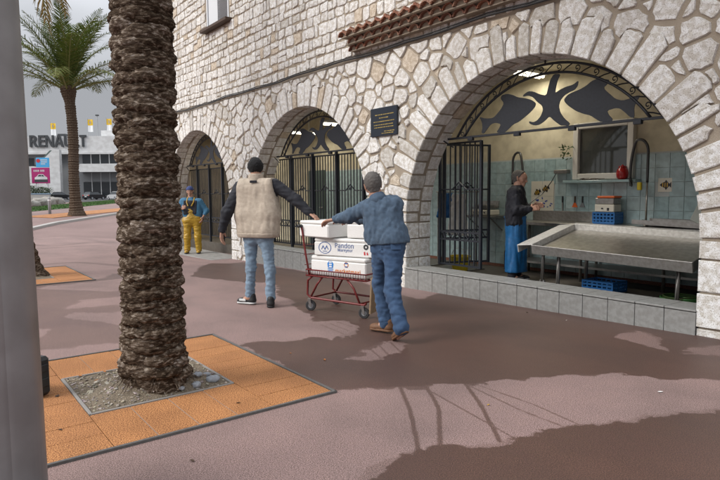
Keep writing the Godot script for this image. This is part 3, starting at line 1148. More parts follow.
	for s in [[wx0 + .03, (wy0 + wy1) / 2, .06, wy1 - wy0], [wx1 - .03, (wy0 + wy1) / 2, .06, wy1 - wy0], [(wx0 + wx1) / 2, wy1 - .03, wx1 - wx0 - .13, .06]]:
		fr.box(Vector3(s[0], s[1], -0.03), Vector3(s[2], s[3], 0.10), Basis.IDENTITY, 0.005)
	obj("frame", fr, M.shutter, win)
	var leaf := MB.new()
	leaf.box(Vector3(wx0 + 0.33, (wy0 + wy1) / 2, -0.03), Vector3(0.52, wy1 - wy0 - 0.03, 0.045), Basis.IDENTITY, 0.004)
	obj("shutter_panel", leaf, M.shutter, win)
	var slat := MB.new()
	slat.box(Vector3.ZERO, Vector3(0.56, 0.006, 0.045), Basis(Vector3.RIGHT, 0.6))
	var sm := slat.mesh()
	for i in 38:
		inst("slat", sm, M.shutter, win, Transform3D(Basis.IDENTITY, Vector3(wx1 - 0.36, wy0 + 0.04 + i * 0.04, -0.012)))
	var bk := MB.new()
	bk.box(Vector3((wx0 + wx1) / 2, (wy0 + wy1) / 2, -0.06), Vector3(wx1 - wx0, wy1 - wy0, 0.02))
	obj("back_board", bk, M.shutter, win)
	var sill := MB.new()
	sill.box(Vector3((wx0 + wx1) / 2, wy0 - 0.05, 0.03), Vector3(wx1 - wx0 + 0.24, 0.07, 0.26), Basis.IDENTITY, 0.008)
	obj("sill", sill, M.wood_dark, win)
	# --- eaves of terracotta tiles over the large arch ---
	var can := part("tiled_eaves", building)
	var bed := MB.new()
	for i in 3:
		bed.box(Vector3((-5.42 + XR) / 2, 3.676 + i * 0.092, 0.06 + i * 0.046), Vector3(XR + 5.42 - i * 0.004, 0.014, 0.12 + i * 0.092))
		bed.box(Vector3((-5.40 + XR) / 2, 3.724 + i * 0.092, 0.05 + i * 0.046), Vector3(XR + 5.40 - i * 0.004, 0.080, 0.10 + i * 0.092))
	obj("mortar_bed", bed, M.mortar, can)
	var tile := MB.new()
	var arc := func(r: float, i: int) -> Vector2: return Vector2(cos(PI * i / 8.0) * r, sin(PI * i / 8.0) * r)
	for i in 8:
		var a: Vector2 = arc.call(0.08, i) * Vector2(1.34, 1.0); var b: Vector2 = arc.call(0.08, i + 1) * Vector2(1.34, 1.0)
		var c: Vector2 = arc.call(0.064, i) * Vector2(1.38, 1.0); var d: Vector2 = arc.call(0.064, i + 1) * Vector2(1.38, 1.0)
		tile.quad(Vector3(a.x, a.y, 0), Vector3(a.x, a.y, -0.34), Vector3(b.x, b.y, -0.34), Vector3(b.x, b.y, 0))
		tile.quad(Vector3(c.x, c.y, -0.34), Vector3(c.x, c.y, 0), Vector3(d.x, d.y, 0), Vector3(d.x, d.y, -0.34))
		tile.quad(Vector3(c.x, c.y, 0), Vector3(a.x, a.y, 0), Vector3(b.x, b.y, 0), Vector3(d.x, d.y, 0))
	var tm := tile.mesh()
	for row in 3:
		var nT := 57
		for i in nT:
			var tx := -5.36 + i * 0.212 + (0.106 if row == 1 else 0.0) + rnd(-.006, .006)
			if tx > XR - 0.1:
				continue
			var t: float = rng.randf()
			var flipb := Basis.from_euler(Vector3(rnd(-.03, .03) + (0.0 if row < 2 else 0.12), rnd(-.04, .04), rnd(-.06, .06)))
			inst("roof_tile", tm, M.terracotta_a if t < .45 else M.terracotta_b if t < .75 else M.terracotta_c, can, Transform3D(flipb, Vector3(tx, 3.685 + row * 0.092, 0.145 + row * 0.092 + rnd(-.012, .012))))
	for i in 57:  # the channels of the top row, hollow side up
		var tx := -5.36 + 0.106 + i * 0.212
		if tx > XR - 0.1:
			continue
		inst("roof_tile", tm, M.terracotta_a if i % 3 else M.terracotta_c, can, Transform3D(Basis(Vector3.BACK, PI) * Basis(Vector3.RIGHT, 0.1), Vector3(tx, 3.975, 0.33)))
	# --- cable clipped along the wall ---
	var cb := MB.new()
	var pts := []
	for i in 60:
		var x := lerpf(XL + 0.02, XR, i / 59.0)
		pts.push_back(Vector3(x, 3.575 + 0.012 * sin(x * 1.7) + 0.01 * sin(x * 4.1), 0.055))
	cb.tube(pts, 0.014, 6)
	pts = pts.map(func(p): return p + Vector3(0, 0.03 + 0.004 * sin(p.x * 7), -0.004))
	cb.tube(pts, 0.009, 6)
	tag(obj("wall_cable", cb, M.cable, self, true), "black cables running along the stone wall above the arches", "cable")
	# --- low tiled walls in the large and the middle arch, a step in the left one ---
	for k in 2:
		var low := part("low_wall", building)
		var x0: float = AX[k] - AR + 0.01; var x1: float = AX[k] + AR - 0.01
		var yb := gy((x0 + x1) / 2, 0.0)
		var top := 0.235
		var core := MB.new()
		core.box(Vector3((x0 + x1) / 2, (top - 0.5) / 2 - 0.012, -0.16), Vector3(x1 - x0 - 0.02, top + 0.5 - 0.02, 0.38))
		obj("core", core, M.grout, low)
		var nT := 14
		var w := (x1 - x0) / nT
		var tl := MB.new()
		tl.box(Vector3.ZERO, Vector3(w - 0.006, top - 0.004 + 0.22, 0.014), Basis.IDENTITY, 0.003)
		var tml := tl.mesh()
		var tc := MB.new()
		tc.box(Vector3.ZERO, Vector3(w - 0.006, 0.018, 0.40), Basis.IDENTITY, 0.004)
		var tcm := tc.mesh()
		for i in nT:
			inst("face_tile", tml, M.ledge_tile, low, Transform3D(Basis.IDENTITY, Vector3(x0 + (i + .5) * w, top / 2 - 0.125, 0.038 + rnd(-.001, .001))))
			inst("cap_tile", tcm, M.ledge_tile, low, Transform3D(Basis.IDENTITY, Vector3(x0 + (i + .5) * w, top + rnd(-.001, .001), -0.15)))
	var stp := MB.new()
	stp.box(Vector3(-12.4, -0.26, 0.1), Vector3(4.1, 0.20, 0.9), Basis.IDENTITY, 0.012)
	stp.box(Vector3(-10.95, -0.29, 0.72), Vector3(0.9, 0.14, 0.3), Basis.IDENTITY, 0.012)
	obj("entrance_step", stp, M.concrete, building)
	# --- plaque ---
	var pq := thing("wall_plaque", "dark stone plaque with gold lettering between two arches", "plaque", Vector3(-4.665, 2.48, 0.03))
	var pb := MB.new()
	pb.box(Vector3(0, 0, 0.012), Vector3(0.64, 0.44, 0.03), Basis.IDENTITY, 0.004)
	obj("slab", pb, M.plaque, pq)
	for l in [[0.11, -0.20, 0.24], [0.06, -0.10, 0.12], [0.005, -0.24, 0.25], [-0.045, -0.23, 0.22], [-0.085, -0.22, 0.2], [-0.15, 0.02, 0.25], [-0.18, -0.04, 0.22]]:
		var x: float = l[1]
		while x < l[2]:
			var w := rnd(0.015, 0.05)
			var gp := MB.new()
			gp.box(Vector3(x + w / 2, l[0], 0.0285), Vector3(w, rnd(0.009, 0.015), 0.003))
			obj("lettering", gp, M.gold, pq)
			x += w + rnd(0.006, 0.014)
	# small letter box by the left arch
	var lb := thing("letter_box", "small grey letter box on the pier left of the middle arch", "letter box", Vector3(-9.78, 1.42, 0.03))
	var lm := MB.new()
	lm.box(Vector3(0, 0, 0.05), Vector3(0.26, 0.30, 0.09), Basis.IDENTITY, 0.01)
	obj("case", lm, M.grey_plastic, lb)
	var lf := MB.new()
	lf.box(Vector3(0, 0.07, 0.097), Vector3(0.2, 0.025, 0.006))
	lf.box(Vector3(0, -0.02, 0.097), Vector3(0.2, 0.06, 0.006))
	obj("slot", lf, M.black_plastic, lb)

func quad_cell(x0: float, x1: float, y0: float, y1: float) -> PackedVector2Array:
	var g := 0.010
	var j := 0.015
	return PackedVector2Array([Vector2(x0 + g + rnd(-j, j), y0 + g + rnd(-j, j)), Vector2(x1 - g + rnd(-j, j), y0 + g + rnd(-j, j)), Vector2(x1 - g + rnd(-j, j), y1 - g + rnd(-j, j)), Vector2(x0 + g + rnd(-j, j), y1 - g + rnd(-j, j))])

func area(p: PackedVector2Array) -> float:
	var s := 0.0
	for i in p.size():
		s += p[i].cross(p[(i + 1) % p.size()])
	return absf(s) * 0.5

func half(p: PackedVector2Array, n: Vector2, c: float) -> PackedVector2Array:
	# keeps the part of a convex polygon where dot(n, q) < c
	var o := PackedVector2Array()
	for i in p.size():
		var a := p[i]; var b := p[(i + 1) % p.size()]
		var da := n.dot(a) - c; var db := n.dot(b) - c
		if da <= 0.0:
			o.push_back(a)
		if (da < 0.0 and db > 0.0) or (da > 0.0 and db < 0.0):
			o.push_back(a.lerp(b, da / (da - db)))
	return o

# ---------- ironwork ----------
func gate_leaf(parent: Node, x: float, z: float, turn: float, wd := 0.84) -> Node3D:
	var l := part("leaf", parent)
	l.position = Vector3(x, 0, z)
	l.rotation.y = turn
	var y0 := 0.26; var y1 := 2.12
	var ps := MB.new()
	for px in [0.02, wd - 0.02]:
		ps.box(Vector3(px, (y0 + y1) / 2, 0), Vector3(0.04, y1 - y0, 0.04), Basis.IDENTITY, 0.003)
	obj("stile", ps, M.iron, l)
	for ry in [y1 - 0.015, 0.78, 0.66, y0 + 0.02]:
		var rl := MB.new()
		rl.box(Vector3(wd / 2, ry, 0), Vector3(wd - 0.08, 0.028, 0.02))
		obj("rail", rl, M.iron, l)
	var br := MB.new()
	br.box(Vector3(0, (y0 + y1) / 2, 0), Vector3(0.015, y1 - y0 - 0.04, 0.015))
	var bm := br.mesh()
	var n := 7
	for i in n:
		inst("bar", bm, M.iron, l, Transform3D(Basis.IDENTITY, Vector3(0.04 + (wd - 0.08) * (i + 1.0) / (n + 1), 0, 0)))
	var ch := MB.new()
	var mid := wd / 2
	ch.tube([Vector3(0.04, 1.42, 0.014), Vector3(mid - .14, 1.42, 0.014), Vector3(mid, 1.53, 0.014), Vector3(mid + .14, 1.42, 0.014), Vector3(wd - .04, 1.42, 0.014)], 0.012, 5)
	ch.box(Vector3(mid, 1.45, 0.014), Vector3(0.07, 0.05, 0.02))
	obj("chevron", ch, M.iron, l)
	for i in 5:
		var sc := MB.new()
		var cx := 0.04 + (wd - 0.08) * (i + 0.5) / 5
		var pts := []
		for k in 13:
			var t := TAU * k / 12.0
			pts.push_back(Vector3(cx + 0.065 * (t / TAU - 0.5) * 1.6, 0.72 + 0.042 * sin(t), 0.012))
		sc.tube(pts, 0.008, 4)
		obj("scroll", sc, M.iron, l)
	return l

func soft(p: PackedVector2Array) -> PackedVector2Array:
	# corners cut off once, so that the outline is softly rounded
	var o := PackedVector2Array()
	var n := p.size()
	for i in n:
		o.push_back(p[i].lerp(p[(i + n - 1) % n], 0.2))
		o.push_back(p[i].lerp(p[(i + 1) % n], 0.2))
	return o

func fish_grille(dx: float, label: String, fish: String) -> void:
	var g := thing("fish_grille", label, "grille", Vector3(dx, 0, -0.38), 0, "iron grilles under the arches")
	var cx := -2.05; var cy := 1.187
	for r in [1.763, 1.65]:
		var mb := MB.new()
		var pts := []
		var a0 := asin((2.16 - cy) / r)
		for i in 33:
			var t: float = lerpf(a0, PI - a0, i / 32.0)
			pts.push_back(Vector3(cx + cos(t) * r, cy + sin(t) * r, 0))
		mb.tube(pts, 0.017, 6)
		obj("arc_bar", mb, M.iron, g, true)
	var bar := MB.new()
	bar.box(Vector3(cx, 2.155, 0), Vector3(3.30, 0.03, 0.03), Basis.IDENTITY, 0.003)
	for i in 4:
		bar.box(Vector3(cx - 1.2 + i * 0.8, 2.13, 0.01), Vector3(0.09, 0.05, 0.05), Basis.IDENTITY, 0.004)
	for p in [[0.2, 0.33], [PI * 0.5, 0.24], [PI - 0.5, 0.3], [0.6, 0.28]]:
		var t: float = p[0] if p[0] > 0.25 else 0.95
		bar.tube([Vector3(cx + cos(t) * 1.763, cy + sin(t) * 1.763, 0), Vector3(cx + cos(t) * (1.763 + p[1]), cy + sin(t) * (1.763 + p[1]), 0)], 0.011, 5)
	obj("crossbar", bar, M.iron, g)
	var n := 13
	for i in n:
		var t0 := 0.60 + (PI - 1.2) * i / n
		var t1 := 0.60 + (PI - 1.2) * (i + 1) / n
		var P := func(r: float, t: float) -> Vector3: return Vector3(cx + cos(t) * r, cy + sin(t) * r, 0)
		var mb := MB.new()
		mb.tube([P.call(1.763, t0), P.call(1.705, lerpf(t0, t1, 0.3)), P.call(1.65, lerpf(t0, t1, 0.55))], 0.008, 4)
		var pts := []
		for k in 15:
			var s := k / 14.0
			var rr := 0.042 * (1.0 - 0.75 * s)
			var c: Vector3 = P.call(1.71, lerpf(t0, t1, 0.74))
			var a := -1.8 + s * 7.5
			pts.push_back(c + Vector3(cos(a) * rr, sin(a) * rr, 0))
		mb.tube(pts, 0.007, 4)
		obj("scroll", mb, M.iron, g)
	var fl := MB.new()
	fl.prism(soft(poly([-3.103, 2.419, -2.991, 2.385, -2.870, 2.378, -2.817, 2.406, -2.723, 2.487, -2.679, 2.555, -2.736, 2.620, -2.716, 2.666, -2.623, 2.670, -2.541, 2.646, -2.461, 2.604, -2.343, 2.577, -2.247, 2.545, -2.176, 2.494, -2.188, 2.449, -2.244, 2.400, -2.338, 2.340, -2.435, 2.286, -2.524, 2.262, -2.605, 2.204, -2.676, 2.161, -2.803, 2.180, -2.751, 2.234, -2.726, 2.286, -2.826, 2.312, -2.902, 2.297, -2.966, 2.236, -3.021, 2.181, -3.061, 2.193, -3.044, 2.268, -3.057, 2.346])), -0.004, 0.004)
	obj("fish", fl, M.iron, g)
	var sf := MB.new()
	sf.prism(soft(poly([-1.914, 2.812, -1.967, 2.748, -1.992, 2.661, -2.016, 2.566, -2.117, 2.595, -2.211, 2.643, -2.287, 2.656, -2.354, 2.626, -2.372, 2.597, -2.286, 2.601, -2.209, 2.568, -2.152, 2.506, -2.077, 2.451, -2.061, 2.396, -2.093, 2.322, -2.147, 2.273, -2.203, 2.258, -2.270, 2.278, -2.259, 2.245, -2.183, 2.214, -2.109, 2.218, -2.036, 2.255, -1.966, 2.309, -1.893, 2.241, -1.804, 2.179, -1.787, 2.178, -1.701, 2.167, -1.677, 2.194, -1.755, 2.257, -1.817, 2.338, -1.839, 2.415, -1.820, 2.480, -1.770, 2.533, -1.695, 2.563, -1.629, 2.580, -1.589, 2.618, -1.579, 2.686, -1.647, 2.644, -1.747, 2.634, -1.832, 2.609, -1.892, 2.580, -1.885, 2.646, -1.861, 2.732, -1.823, 2.798])), 0.006, 0.014)
	obj("starfish", sf, M.iron, g)
	var fr := MB.new()
	fr.prism(soft(poly([-1.774, 2.489, -1.728, 2.535, -1.661, 2.559, -1.563, 2.579, -1.483, 2.610, -1.421, 2.651, -1.344, 2.670, -1.252, 2.650, -1.199, 2.634, -1.220, 2.593, -1.271, 2.552, -1.202, 2.486, -1.125, 2.414, -1.037, 2.382, -0.952, 2.395, -0.883, 2.417, -0.838, 2.411, -0.881, 2.349, -0.904, 2.292, -0.896, 2.177, -0.945, 2.191, -1.004, 2.249, -1.063, 2.299, -1.122, 2.310, -1.218, 2.293, -1.194, 2.242, -1.148, 2.195, -1.155, 2.168, -1.283, 2.170, -1.346, 2.208, -1.418, 2.259, -1.507, 2.287, -1.606, 2.330, -1.707, 2.400, -1.760, 2.451])), -0.004, 0.004)
	obj("fish", fr, M.iron, g)

func build_gates() -> void:
	fish_grille(0.0, "black iron grille of two fish and a starfish under the largest arch", "")
	fish_grille(-5.1, "black iron fish grille under the middle arch above closed gates", "")
	fish_grille(-10.3, "black iron fish grille under the leftmost arch behind the palm trunk", "")
	var a := thing("iron_gate", "open black iron gate folded back at the left of the large arch", "gate", Vector3.ZERO, 0, "iron gates of the arches")
	gate_leaf(a, -4.06, -0.56, 0.0, 0.86)
	gate_leaf(a, -4.03, -0.60, 1.15, 0.80)
	var b := thing("iron_gate", "closed black iron gates filling the middle arch", "gate", Vector3.ZERO, 0, "iron gates of the arches")
	for i in 5:
		gate_leaf(b, AX[1] - 2.1 + i * 0.84, -0.56, 0.0)
	var c := thing("iron_gate", "closed black iron gates behind the worker in yellow overalls", "gate", Vector3.ZERO, 0, "iron gates of the arches")
	for i in 5:
		var l := gate_leaf(c, AX[2] - 2.1 + i * 0.84, -0.56, 0.0)
		l.position.y = -0.06
	for node in [b, c]:  # posts between the leaves
		for i in 4:
			var mb := MB.new()
			mb.box(Vector3((AX[1] if node == b else AX[2]) - 2.1 + (i + 1) * 0.84, 1.1, -0.53), Vector3(0.05, 2.15, 0.05), Basis.IDENTITY, 0.004)
			obj("post", mb, M.iron, node)

# ---------- the fish market inside ----------
func tube_lamp(at: Vector3, lengthz: float, label: String) -> void:
	var l := thing("tube_lamp", label, "lamp", at, 0, "fluorescent lamps of the market hall")
	var hb := MB.new()
	hb.box(Vector3(0, 0.045, 0), Vector3(0.17, 0.05, lengthz + 0.1), Basis.IDENTITY, 0.01)
	if at.y < 3.1:
		for s in [-1.0, 1.0]:
			hb.box(Vector3(0, 0.065 + (3.3 - at.y - 0.07) / 2, s * lengthz * 0.35), Vector3(0.02, 3.3 - at.y - 0.075, 0.02))
	obj("housing", hb, M.white_paint, l)
	var tb := MB.new()
	for s in [-0.035, 0.035]:
		tb.tube([Vector3(s, 0, -lengthz / 2), Vector3(s, 0, lengthz / 2)], 0.026, 8)
	obj("lamp_tube", tb, M.lamp_tube, l, false)
	var al := AreaLight3D.new()
	al.name = "tube_light"
	al.area_size = Vector2(0.10, lengthz)
	al.light_energy = 0.85
	al.light_color = Color(1.0, 0.97, 0.90)
	al.shadow_enabled = true
	l.add_child(al)
	al.position = Vector3(0, -0.03, 0)
	al.rotation = Vector3(-PI / 2, 0, 0)

func build_interior() -> void:
	var zb := -2.34
	var x0 := XL + 0.5; var x1 := XR - 0.5
	var cx := (x0 + x1) / 2
	var fl := MB.new()
	fl.box(Vector3(cx, -0.1, -1.45), Vector3(x1 - x0, 0.3, 1.9))
	obj("shop_floor", fl, M.shop_floor, building)
	var ce := MB.new()
	ce.box(Vector3(cx, 3.4, -1.45), Vector3(x1 - x0, 0.2, 1.9))
	obj("ceiling", ce, M.ceiling, building)
	var bw := part("back_wall", building)
	var pw := MB.new()
	pw.box(Vector3(cx, 1.7, zb - 0.06), Vector3(x1 - x0, 3.4, 0.12))
	obj("plaster", pw, M.plaster, bw)
	var gw := MB.new()
	gw.box(Vector3((-9.8 + x1) / 2, 1.0, zb + 0.004), Vector3(x1 + 9.8, 1.84, 0.008))
	obj("tile_grout", gw, M.tile_grout, bw)
	var tl := MB.new()
	tl.box(Vector3.ZERO, Vector3(0.195, 0.196, 0.010), Basis.IDENTITY, 0.002)
	var tm := tl.mesh()
	var rest := MB.new()
	var made := 0
	for r in 9:
		for c in 65:
			var x := -9.8 + 0.1 + c * 0.2
			var y := 0.10 + 0.1 + r * 0.2
			if x > x1:
				continue
			if x > -2.78 and x < -1.95 and y > 1.65:
				continue
			if x > -3.66 and x < -3.22 and y > 1.12 and y < 1.52:
				continue
			if x > -1.56 and x < -1.36 and y > 1.38 and y < 1.56:
				continue
			var t := Transform3D(Basis.from_euler(Vector3(rnd(-.006, .006), rnd(-.006, .006), 0)), Vector3(x, y, zb + 0.012))
			if x > -5.2 and x < -0.2 and y > 0.0 and made < 295:
				inst("wall_tile", tm, [M.tile_a, M.tile_b, M.tile_c, M.tile_a][rng.randi() % 4], bw, t)
				made += 1
			else:
				rest.add(tl, t)
	stuff(obj("far_tiles", rest, M.tile_a, bw))
	var sk := MB.new()
	sk.box(Vector3((-9.8 + x1) / 2, 0.075, zb + 0.008), Vector3(x1 + 9.8, 0.05, 0.016))
	obj("skirting", sk, M.terracotta_b, bw)
	tube_lamp(Vector3(-3.37, 3.2, -1.62), 1.05, "lit tube lamp on the ceiling inside the large arch")
	tube_lamp(Vector3(-9.5, 2.78, -1.3), 1.0, "lit tube lamp seen at left through the middle arch")
	tube_lamp(Vector3(-7.6, 2.78, -1.3), 1.0, "lit tube lamp seen at right through the middle arch")
	tube_lamp(Vector3(-12.6, 2.9, -1.35), 1.0, "lit tube lamp inside the leftmost arch")
	# door in the back wall, seen through the middle gates
	var dr := part("door", building)
	var db := MB.new()
	db.box(Vector3(-10.2, 1.0, zb + 0.03), Vector3(0.7, 1.88, 0.05), Basis.IDENTITY, 0.006)
	obj("door_leaf", db, M.door_green, dr)
	var dh := MB.new()
	dh.box(Vector3(-9.95, 1.0, zb + 0.075), Vector3(0.14, 0.03, 0.03), Basis.IDENTITY, 0.006)
	obj("handle", dh, M.steel_dull, dr)
	# window of the back wall
	var wn := part("window", building)
	var wf := MB.new()
	for s in [[-2.80, 1.985, 0.09, 0.86], [-1.93, 1.985, 0.09, 0.86], [-2.365, 2.37, 0.78, 0.09], [-2.365, 1.60, 0.78, 0.09]]:
		wf.box(Vector3(s[0], s[1], zb + 0.05), Vector3(s[2], s[3], 0.10), Basis.IDENTITY, 0.008)
	obj("frame", wf, M.pvc, wn)
	var wp := MB.new()
	wp.box(Vector3(-2.365, 1.985, zb + 0.03), Vector3(0.78, 0.68, 0.02))
	obj("pane", wp, M.pane_glass, wn)
	var ws := MB.new()
	ws.box(Vector3(-2.37, 1.525, zb + 0.09), Vector3(1.16, 0.04, 0.20), Basis.IDENTITY, 0.006)
	obj("sill", ws, M.tile_b, wn)
	# red pot on the sill
	var jar := thing("red_jar", "round dark red jar on the window sill inside", "jar", Vector3(-2.02, 1.546, zb + 0.12))
	var jb := MB.new()
	jb.lathe([Vector2(0, 0), Vector2(0.05, 0), Vector2(0.078, 0.03), Vector2(0.085, 0.09), Vector2(0.07, 0.145), Vector2(0.052, 0.16), Vector2(0.052, 0.175), Vector2(0.0, 0.178)], 20)
	obj("pot", jb, M.red_glaze, jar, true)
	var jk := MB.new()
	jk.lathe([Vector2(0.0, 0.176), Vector2(0.056, 0.176), Vector2(0.05, 0.192), Vector2(0.014, 0.197), Vector2(0.012, 0.212), Vector2(0, 0.214)], 16)
	obj("lid", jk, M.red_glaze, jar, true)
	var tw := thing("dried_twigs", "small heap of dried twigs lying on the window sill", "twigs", Vector3(-2.55, 1.546, zb + 0.12))
	var tb := MB.new()
	for i in 16:
		var p := Vector3(rnd(-.16, .12), rnd(0.004, .022), rnd(-.04, .04))
		tb.tube([p, p + Vector3(rnd(.05, .16), rnd(-.004, .012), rnd(-.02, .02))], 0.004, 4)
	obj("twig", tb, M.wood_dark, tw)
	var iv := thing("trailing_plant", "small green trailing plant at the window's left corner", "plant", Vector3(-2.93, 1.98, zb + 0.14))
	var ib := MB.new()
	for i in 34:
		var p := Vector3(rnd(-.10, .10), rnd(-.12, .10), rnd(-.03, .05))
		var d := Vector3(rnd(-1, 1), rnd(-1, .6), rnd(-.3, 1)).normalized()
		var s := d.cross(Vector3(.3, .5, .8)).normalized() * 0.013
		ib.tri(p - s, p + s, p + d * 0.05); ib.tri(p - s, p + d * .05, p + s)
	obj("foliage", ib, M.leaf_green, iv)
	var is_ := MB.new()
	is_.tube([Vector3(0.1, 0.12, -0.08), Vector3(0.02, 0.05, 0), Vector3(-0.05, -0.10, 0.02)], 0.004, 4)
	obj("stem", is_, M.leaf_green, iv)
	# painted fish tiles
	var p1 := thing("fish_tile_panel", "cream tile panel painted with two striped fish behind the worker", "tile panel", Vector3(-3.44, 1.30, zb + 0.012))
	var pb := MB.new()
	for ix in 2:
		for iy in 2:
			pb.box(Vector3(-0.11 + ix * 0.22, -0.125 + iy * 0.25, 0), Vector3(0.217, 0.246, 0.012), Basis.IDENTITY, 0.002)
	obj("tile", pb, M.cream_tile, p1)
	striped_fish(p1, Vector3(-0.10, 0.06, 0.008), 0.13, 0.5)
	striped_fish(p1, Vector3(0.06, 0.12, 0.008), 0.13, 0.35)
	for i in 16:
		var weed := MB.new()
		weed.box(Vector3(rnd(-.16, .19), rnd(-.22, -.02), 0.008), Vector3(rnd(.02, .05), rnd(.012, .03), 0.002), Basis(Vector3.BACK, rnd(-.6, .6)))
		obj("painted_weed", weed, M.blue_glaze, p1)
	var p2 := thing("fish_tile_panel", "small square tile with one striped fish at right of the back wall", "tile panel", Vector3(-1.46, 1.46, zb + 0.012))
	var pc := MB.new()
	pc.box(Vector3.ZERO, Vector3(0.19, 0.19, 0.012), Basis.IDENTITY, 0.002)
	obj("tile", pc, M.cream_tile, p2)
	striped_fish(p2, Vector3(0, 0, 0.008), 0.14, 0.0)
	# stainless counter along the back wall
	var ct := thing("back_counter", "stainless steel counter along the tiled back wall", "counter", Vector3(0, 0.05, 0))
	var tp := MB.new()
	tp.box(Vector3(-1.2, 0.83, -2.04), Vector3(5.0, 0.05, 0.56), Basis.IDENTITY, 0.006)
	obj("worktop", tp, M.steel, ct)
	var bs := MB.new()
	bs.box(Vector3(-2.85, 0.935, zb + 0.03), Vector3(1.5, 0.16, 0.02), Basis.IDENTITY, 0.004)
	bs.box(Vector3(-1.2, 0.90, zb + 0.03), Vector3(0.9, 0.09, 0.02), Basis.IDENTITY, 0.004)
	obj("splashback", bs, M.steel_dull, ct)
	for x in [-3.62, -2.4, -1.2, 0.0, 1.2]:
		for z in [-2.24, -1.82]:
			var lg := MB.new()
			lg.tube([Vector3(x, 0, z), Vector3(x, 0.80, z)], 0.022, 8)
			obj("leg", lg, M.steel_dull, ct, true)
	var sh := MB.new()
	sh.box(Vector3(-1.2, 0.22, -2.03), Vector3(4.9, 0.03, 0.5))
	obj("shelf", sh, M.steel_dull, ct)
	var sb := thing("sink_tray", "dark steel tray sloping on the back counter beside the tap", "tray", Vector3(-1.1, 0.905, -1.98), 0.0)
	var sbm := MB.new()
	sbm.box(Vector3(0, 0.03, 0), Vector3(1.0, 0.025, 0.5), Basis(Vector3.BACK, -0.03), 0.006)
	sbm.box(Vector3(0, 0.05, 0.25), Vector3(1.0, 0.06, 0.012), Basis(Vector3.BACK, -0.03))
	sbm.box(Vector3(0, 0.05, -0.25), Vector3(1.0, 0.06, 0.012), Basis(Vector3.BACK, -0.03))
	obj("tray", sbm, M.steel_dull, sb)
	# side shelf with the scale, left
	var ss := thing("wall_shelf", "narrow steel shelf under the scale at left of the tiled wall", "shelf", Vector3(-4.5, 0.95, zb + 0.02))
	var ssm := MB.new()
	ssm.box(Vector3(0, 0, 0.2), Vector3(0.66, 0.03, 0.4), Basis.IDENTITY, 0.004)
	obj("board", ssm, M.steel_dull, ss)
	for s in [-0.25, 0.25]:
		var bk := MB.new()
		bk.tube([Vector3(s, -0.02, 0.34), Vector3(s, -0.25, 0.01)], 0.012, 6)
		obj("bracket", bk, M.steel_dull, ss)
	var scl := thing("weighing_scale", "white weighing scale with a grey pan on the wall shelf", "scale", Vector3(-4.48, 0.966, -2.12))
	var s1 := MB.new()
	s1.box(Vector3(0, 0.05, 0), Vector3(0.42, 0.09, 0.3), Basis.IDENTITY, 0.012)
	obj("body", s1, M.cream_tile, scl)
	var s2 := MB.new()
	s2.box(Vector3(0, 0.125, 0), Vector3(0.36, 0.02, 0.26)); s2.box(Vector3(0, 0.105, 0), Vector3(0.1, 0.025, 0.1)); s2.box(Vector3(0, 0.19, -0.12), Vector3(0.42, 0.12, 0.02), Basis(Vector3.RIGHT, -0.2))
	s2.box(Vector3(0, 0.16, 0.02), Vector3(0.3, 0.05, 0.2), Basis.IDENTITY, 0.01)
	obj("pan", s2, M.steel_dull, scl)
	var kn := MB.new()
	for i in 3:
		kn.lathe([Vector2(0, 0), Vector2(0.012, 0), Vector2(0.012, 0.012), Vector2(0, 0.012)], 10, Transform3D(Basis(Vector3.RIGHT, PI / 2), Vector3(-0.12 + i * 0.12, 0.05, 0.15)))
	obj("button", kn, M.black_plastic, scl)
	# spray taps
	spray_tap(Vector3(-1.62, 0.905, -2.15), 1.08, 1.0, "flexible spray tap with a yellow handle right of the window")
	spray_tap(Vector3(-3.98, 1.0, -2.24), 0.92, -1.0, "flexible spray tap on the wall above the worker in blue apron")
	# crates on the counter
	var c1 := thing("blue_crate", "small blue plastic crate on the back counter under the window", "crate", Vector3(-2.17, 0.906, -2.12))
	crate(c1, Vector3(0.34, 0.17, 0.24), M.crate_blue)
	var c2 := thing("white_box", "white box stacked on the blue crate under the window", "box", Vector3(-2.17, 1.078, -2.12))
	var w2 := MB.new()
	w2.box(Vector3(0, 0.055, 0), Vector3(0.30, 0.11, 0.2), Basis.IDENTITY, 0.008)
	obj("case", w2, M.cream_tile, c2)
	var w3 := MB.new()
	w3.box(Vector3(-0.03, 0.05, 0.102), Vector3(0.03, 0.02, 0.006)); w3.box(Vector3(0.06, 0.04, 0.102), Vector3(0.03, 0.04, 0.006))
	obj("catch", w3, M.black_plastic, c2)
	var c3 := thing("orange_lidded_tub", "dark tub with an orange lid on top of the white box", "tub", Vector3(-2.17, 1.19, -2.12))
	var w4 := MB.new()
	w4.box(Vector3(0, 0.045, 0), Vector3(0.29, 0.088, 0.2), Basis.IDENTITY, 0.008)
	obj("tub", w4, M.steel_dull, c3)
	var w5 := MB.new()
	w5.box(Vector3(0.02, 0.105, 0), Vector3(0.27, 0.03, 0.21), Basis.IDENTITY, 0.008)
	obj("lid", w5, M.crate_orange, c3)
	# hand tools on the wall, small bracket, cutting board
	for t in [[-3.05, "black knife hanging on the tiled wall beside the fish panel", 0], [-2.83, "orange scraper hanging on the tiled wall", 1], [-2.70, "grey scraper hanging on the tiled wall next to the orange one", 2]]:
		var k := thing("hand_tool", t[1], "tool", Vector3(t[0], 1.2, zb + 0.03), 0, "tools on the tiled wall")
		var b1 := MB.new()
		b1.box(Vector3(0, 0.05, 0), Vector3(0.022, 0.10, 0.02), Basis.IDENTITY, 0.005)
		obj("handle", b1, M.black_plastic if t[2] != 1 else M.wood_dark, k)
		var b2 := MB.new()
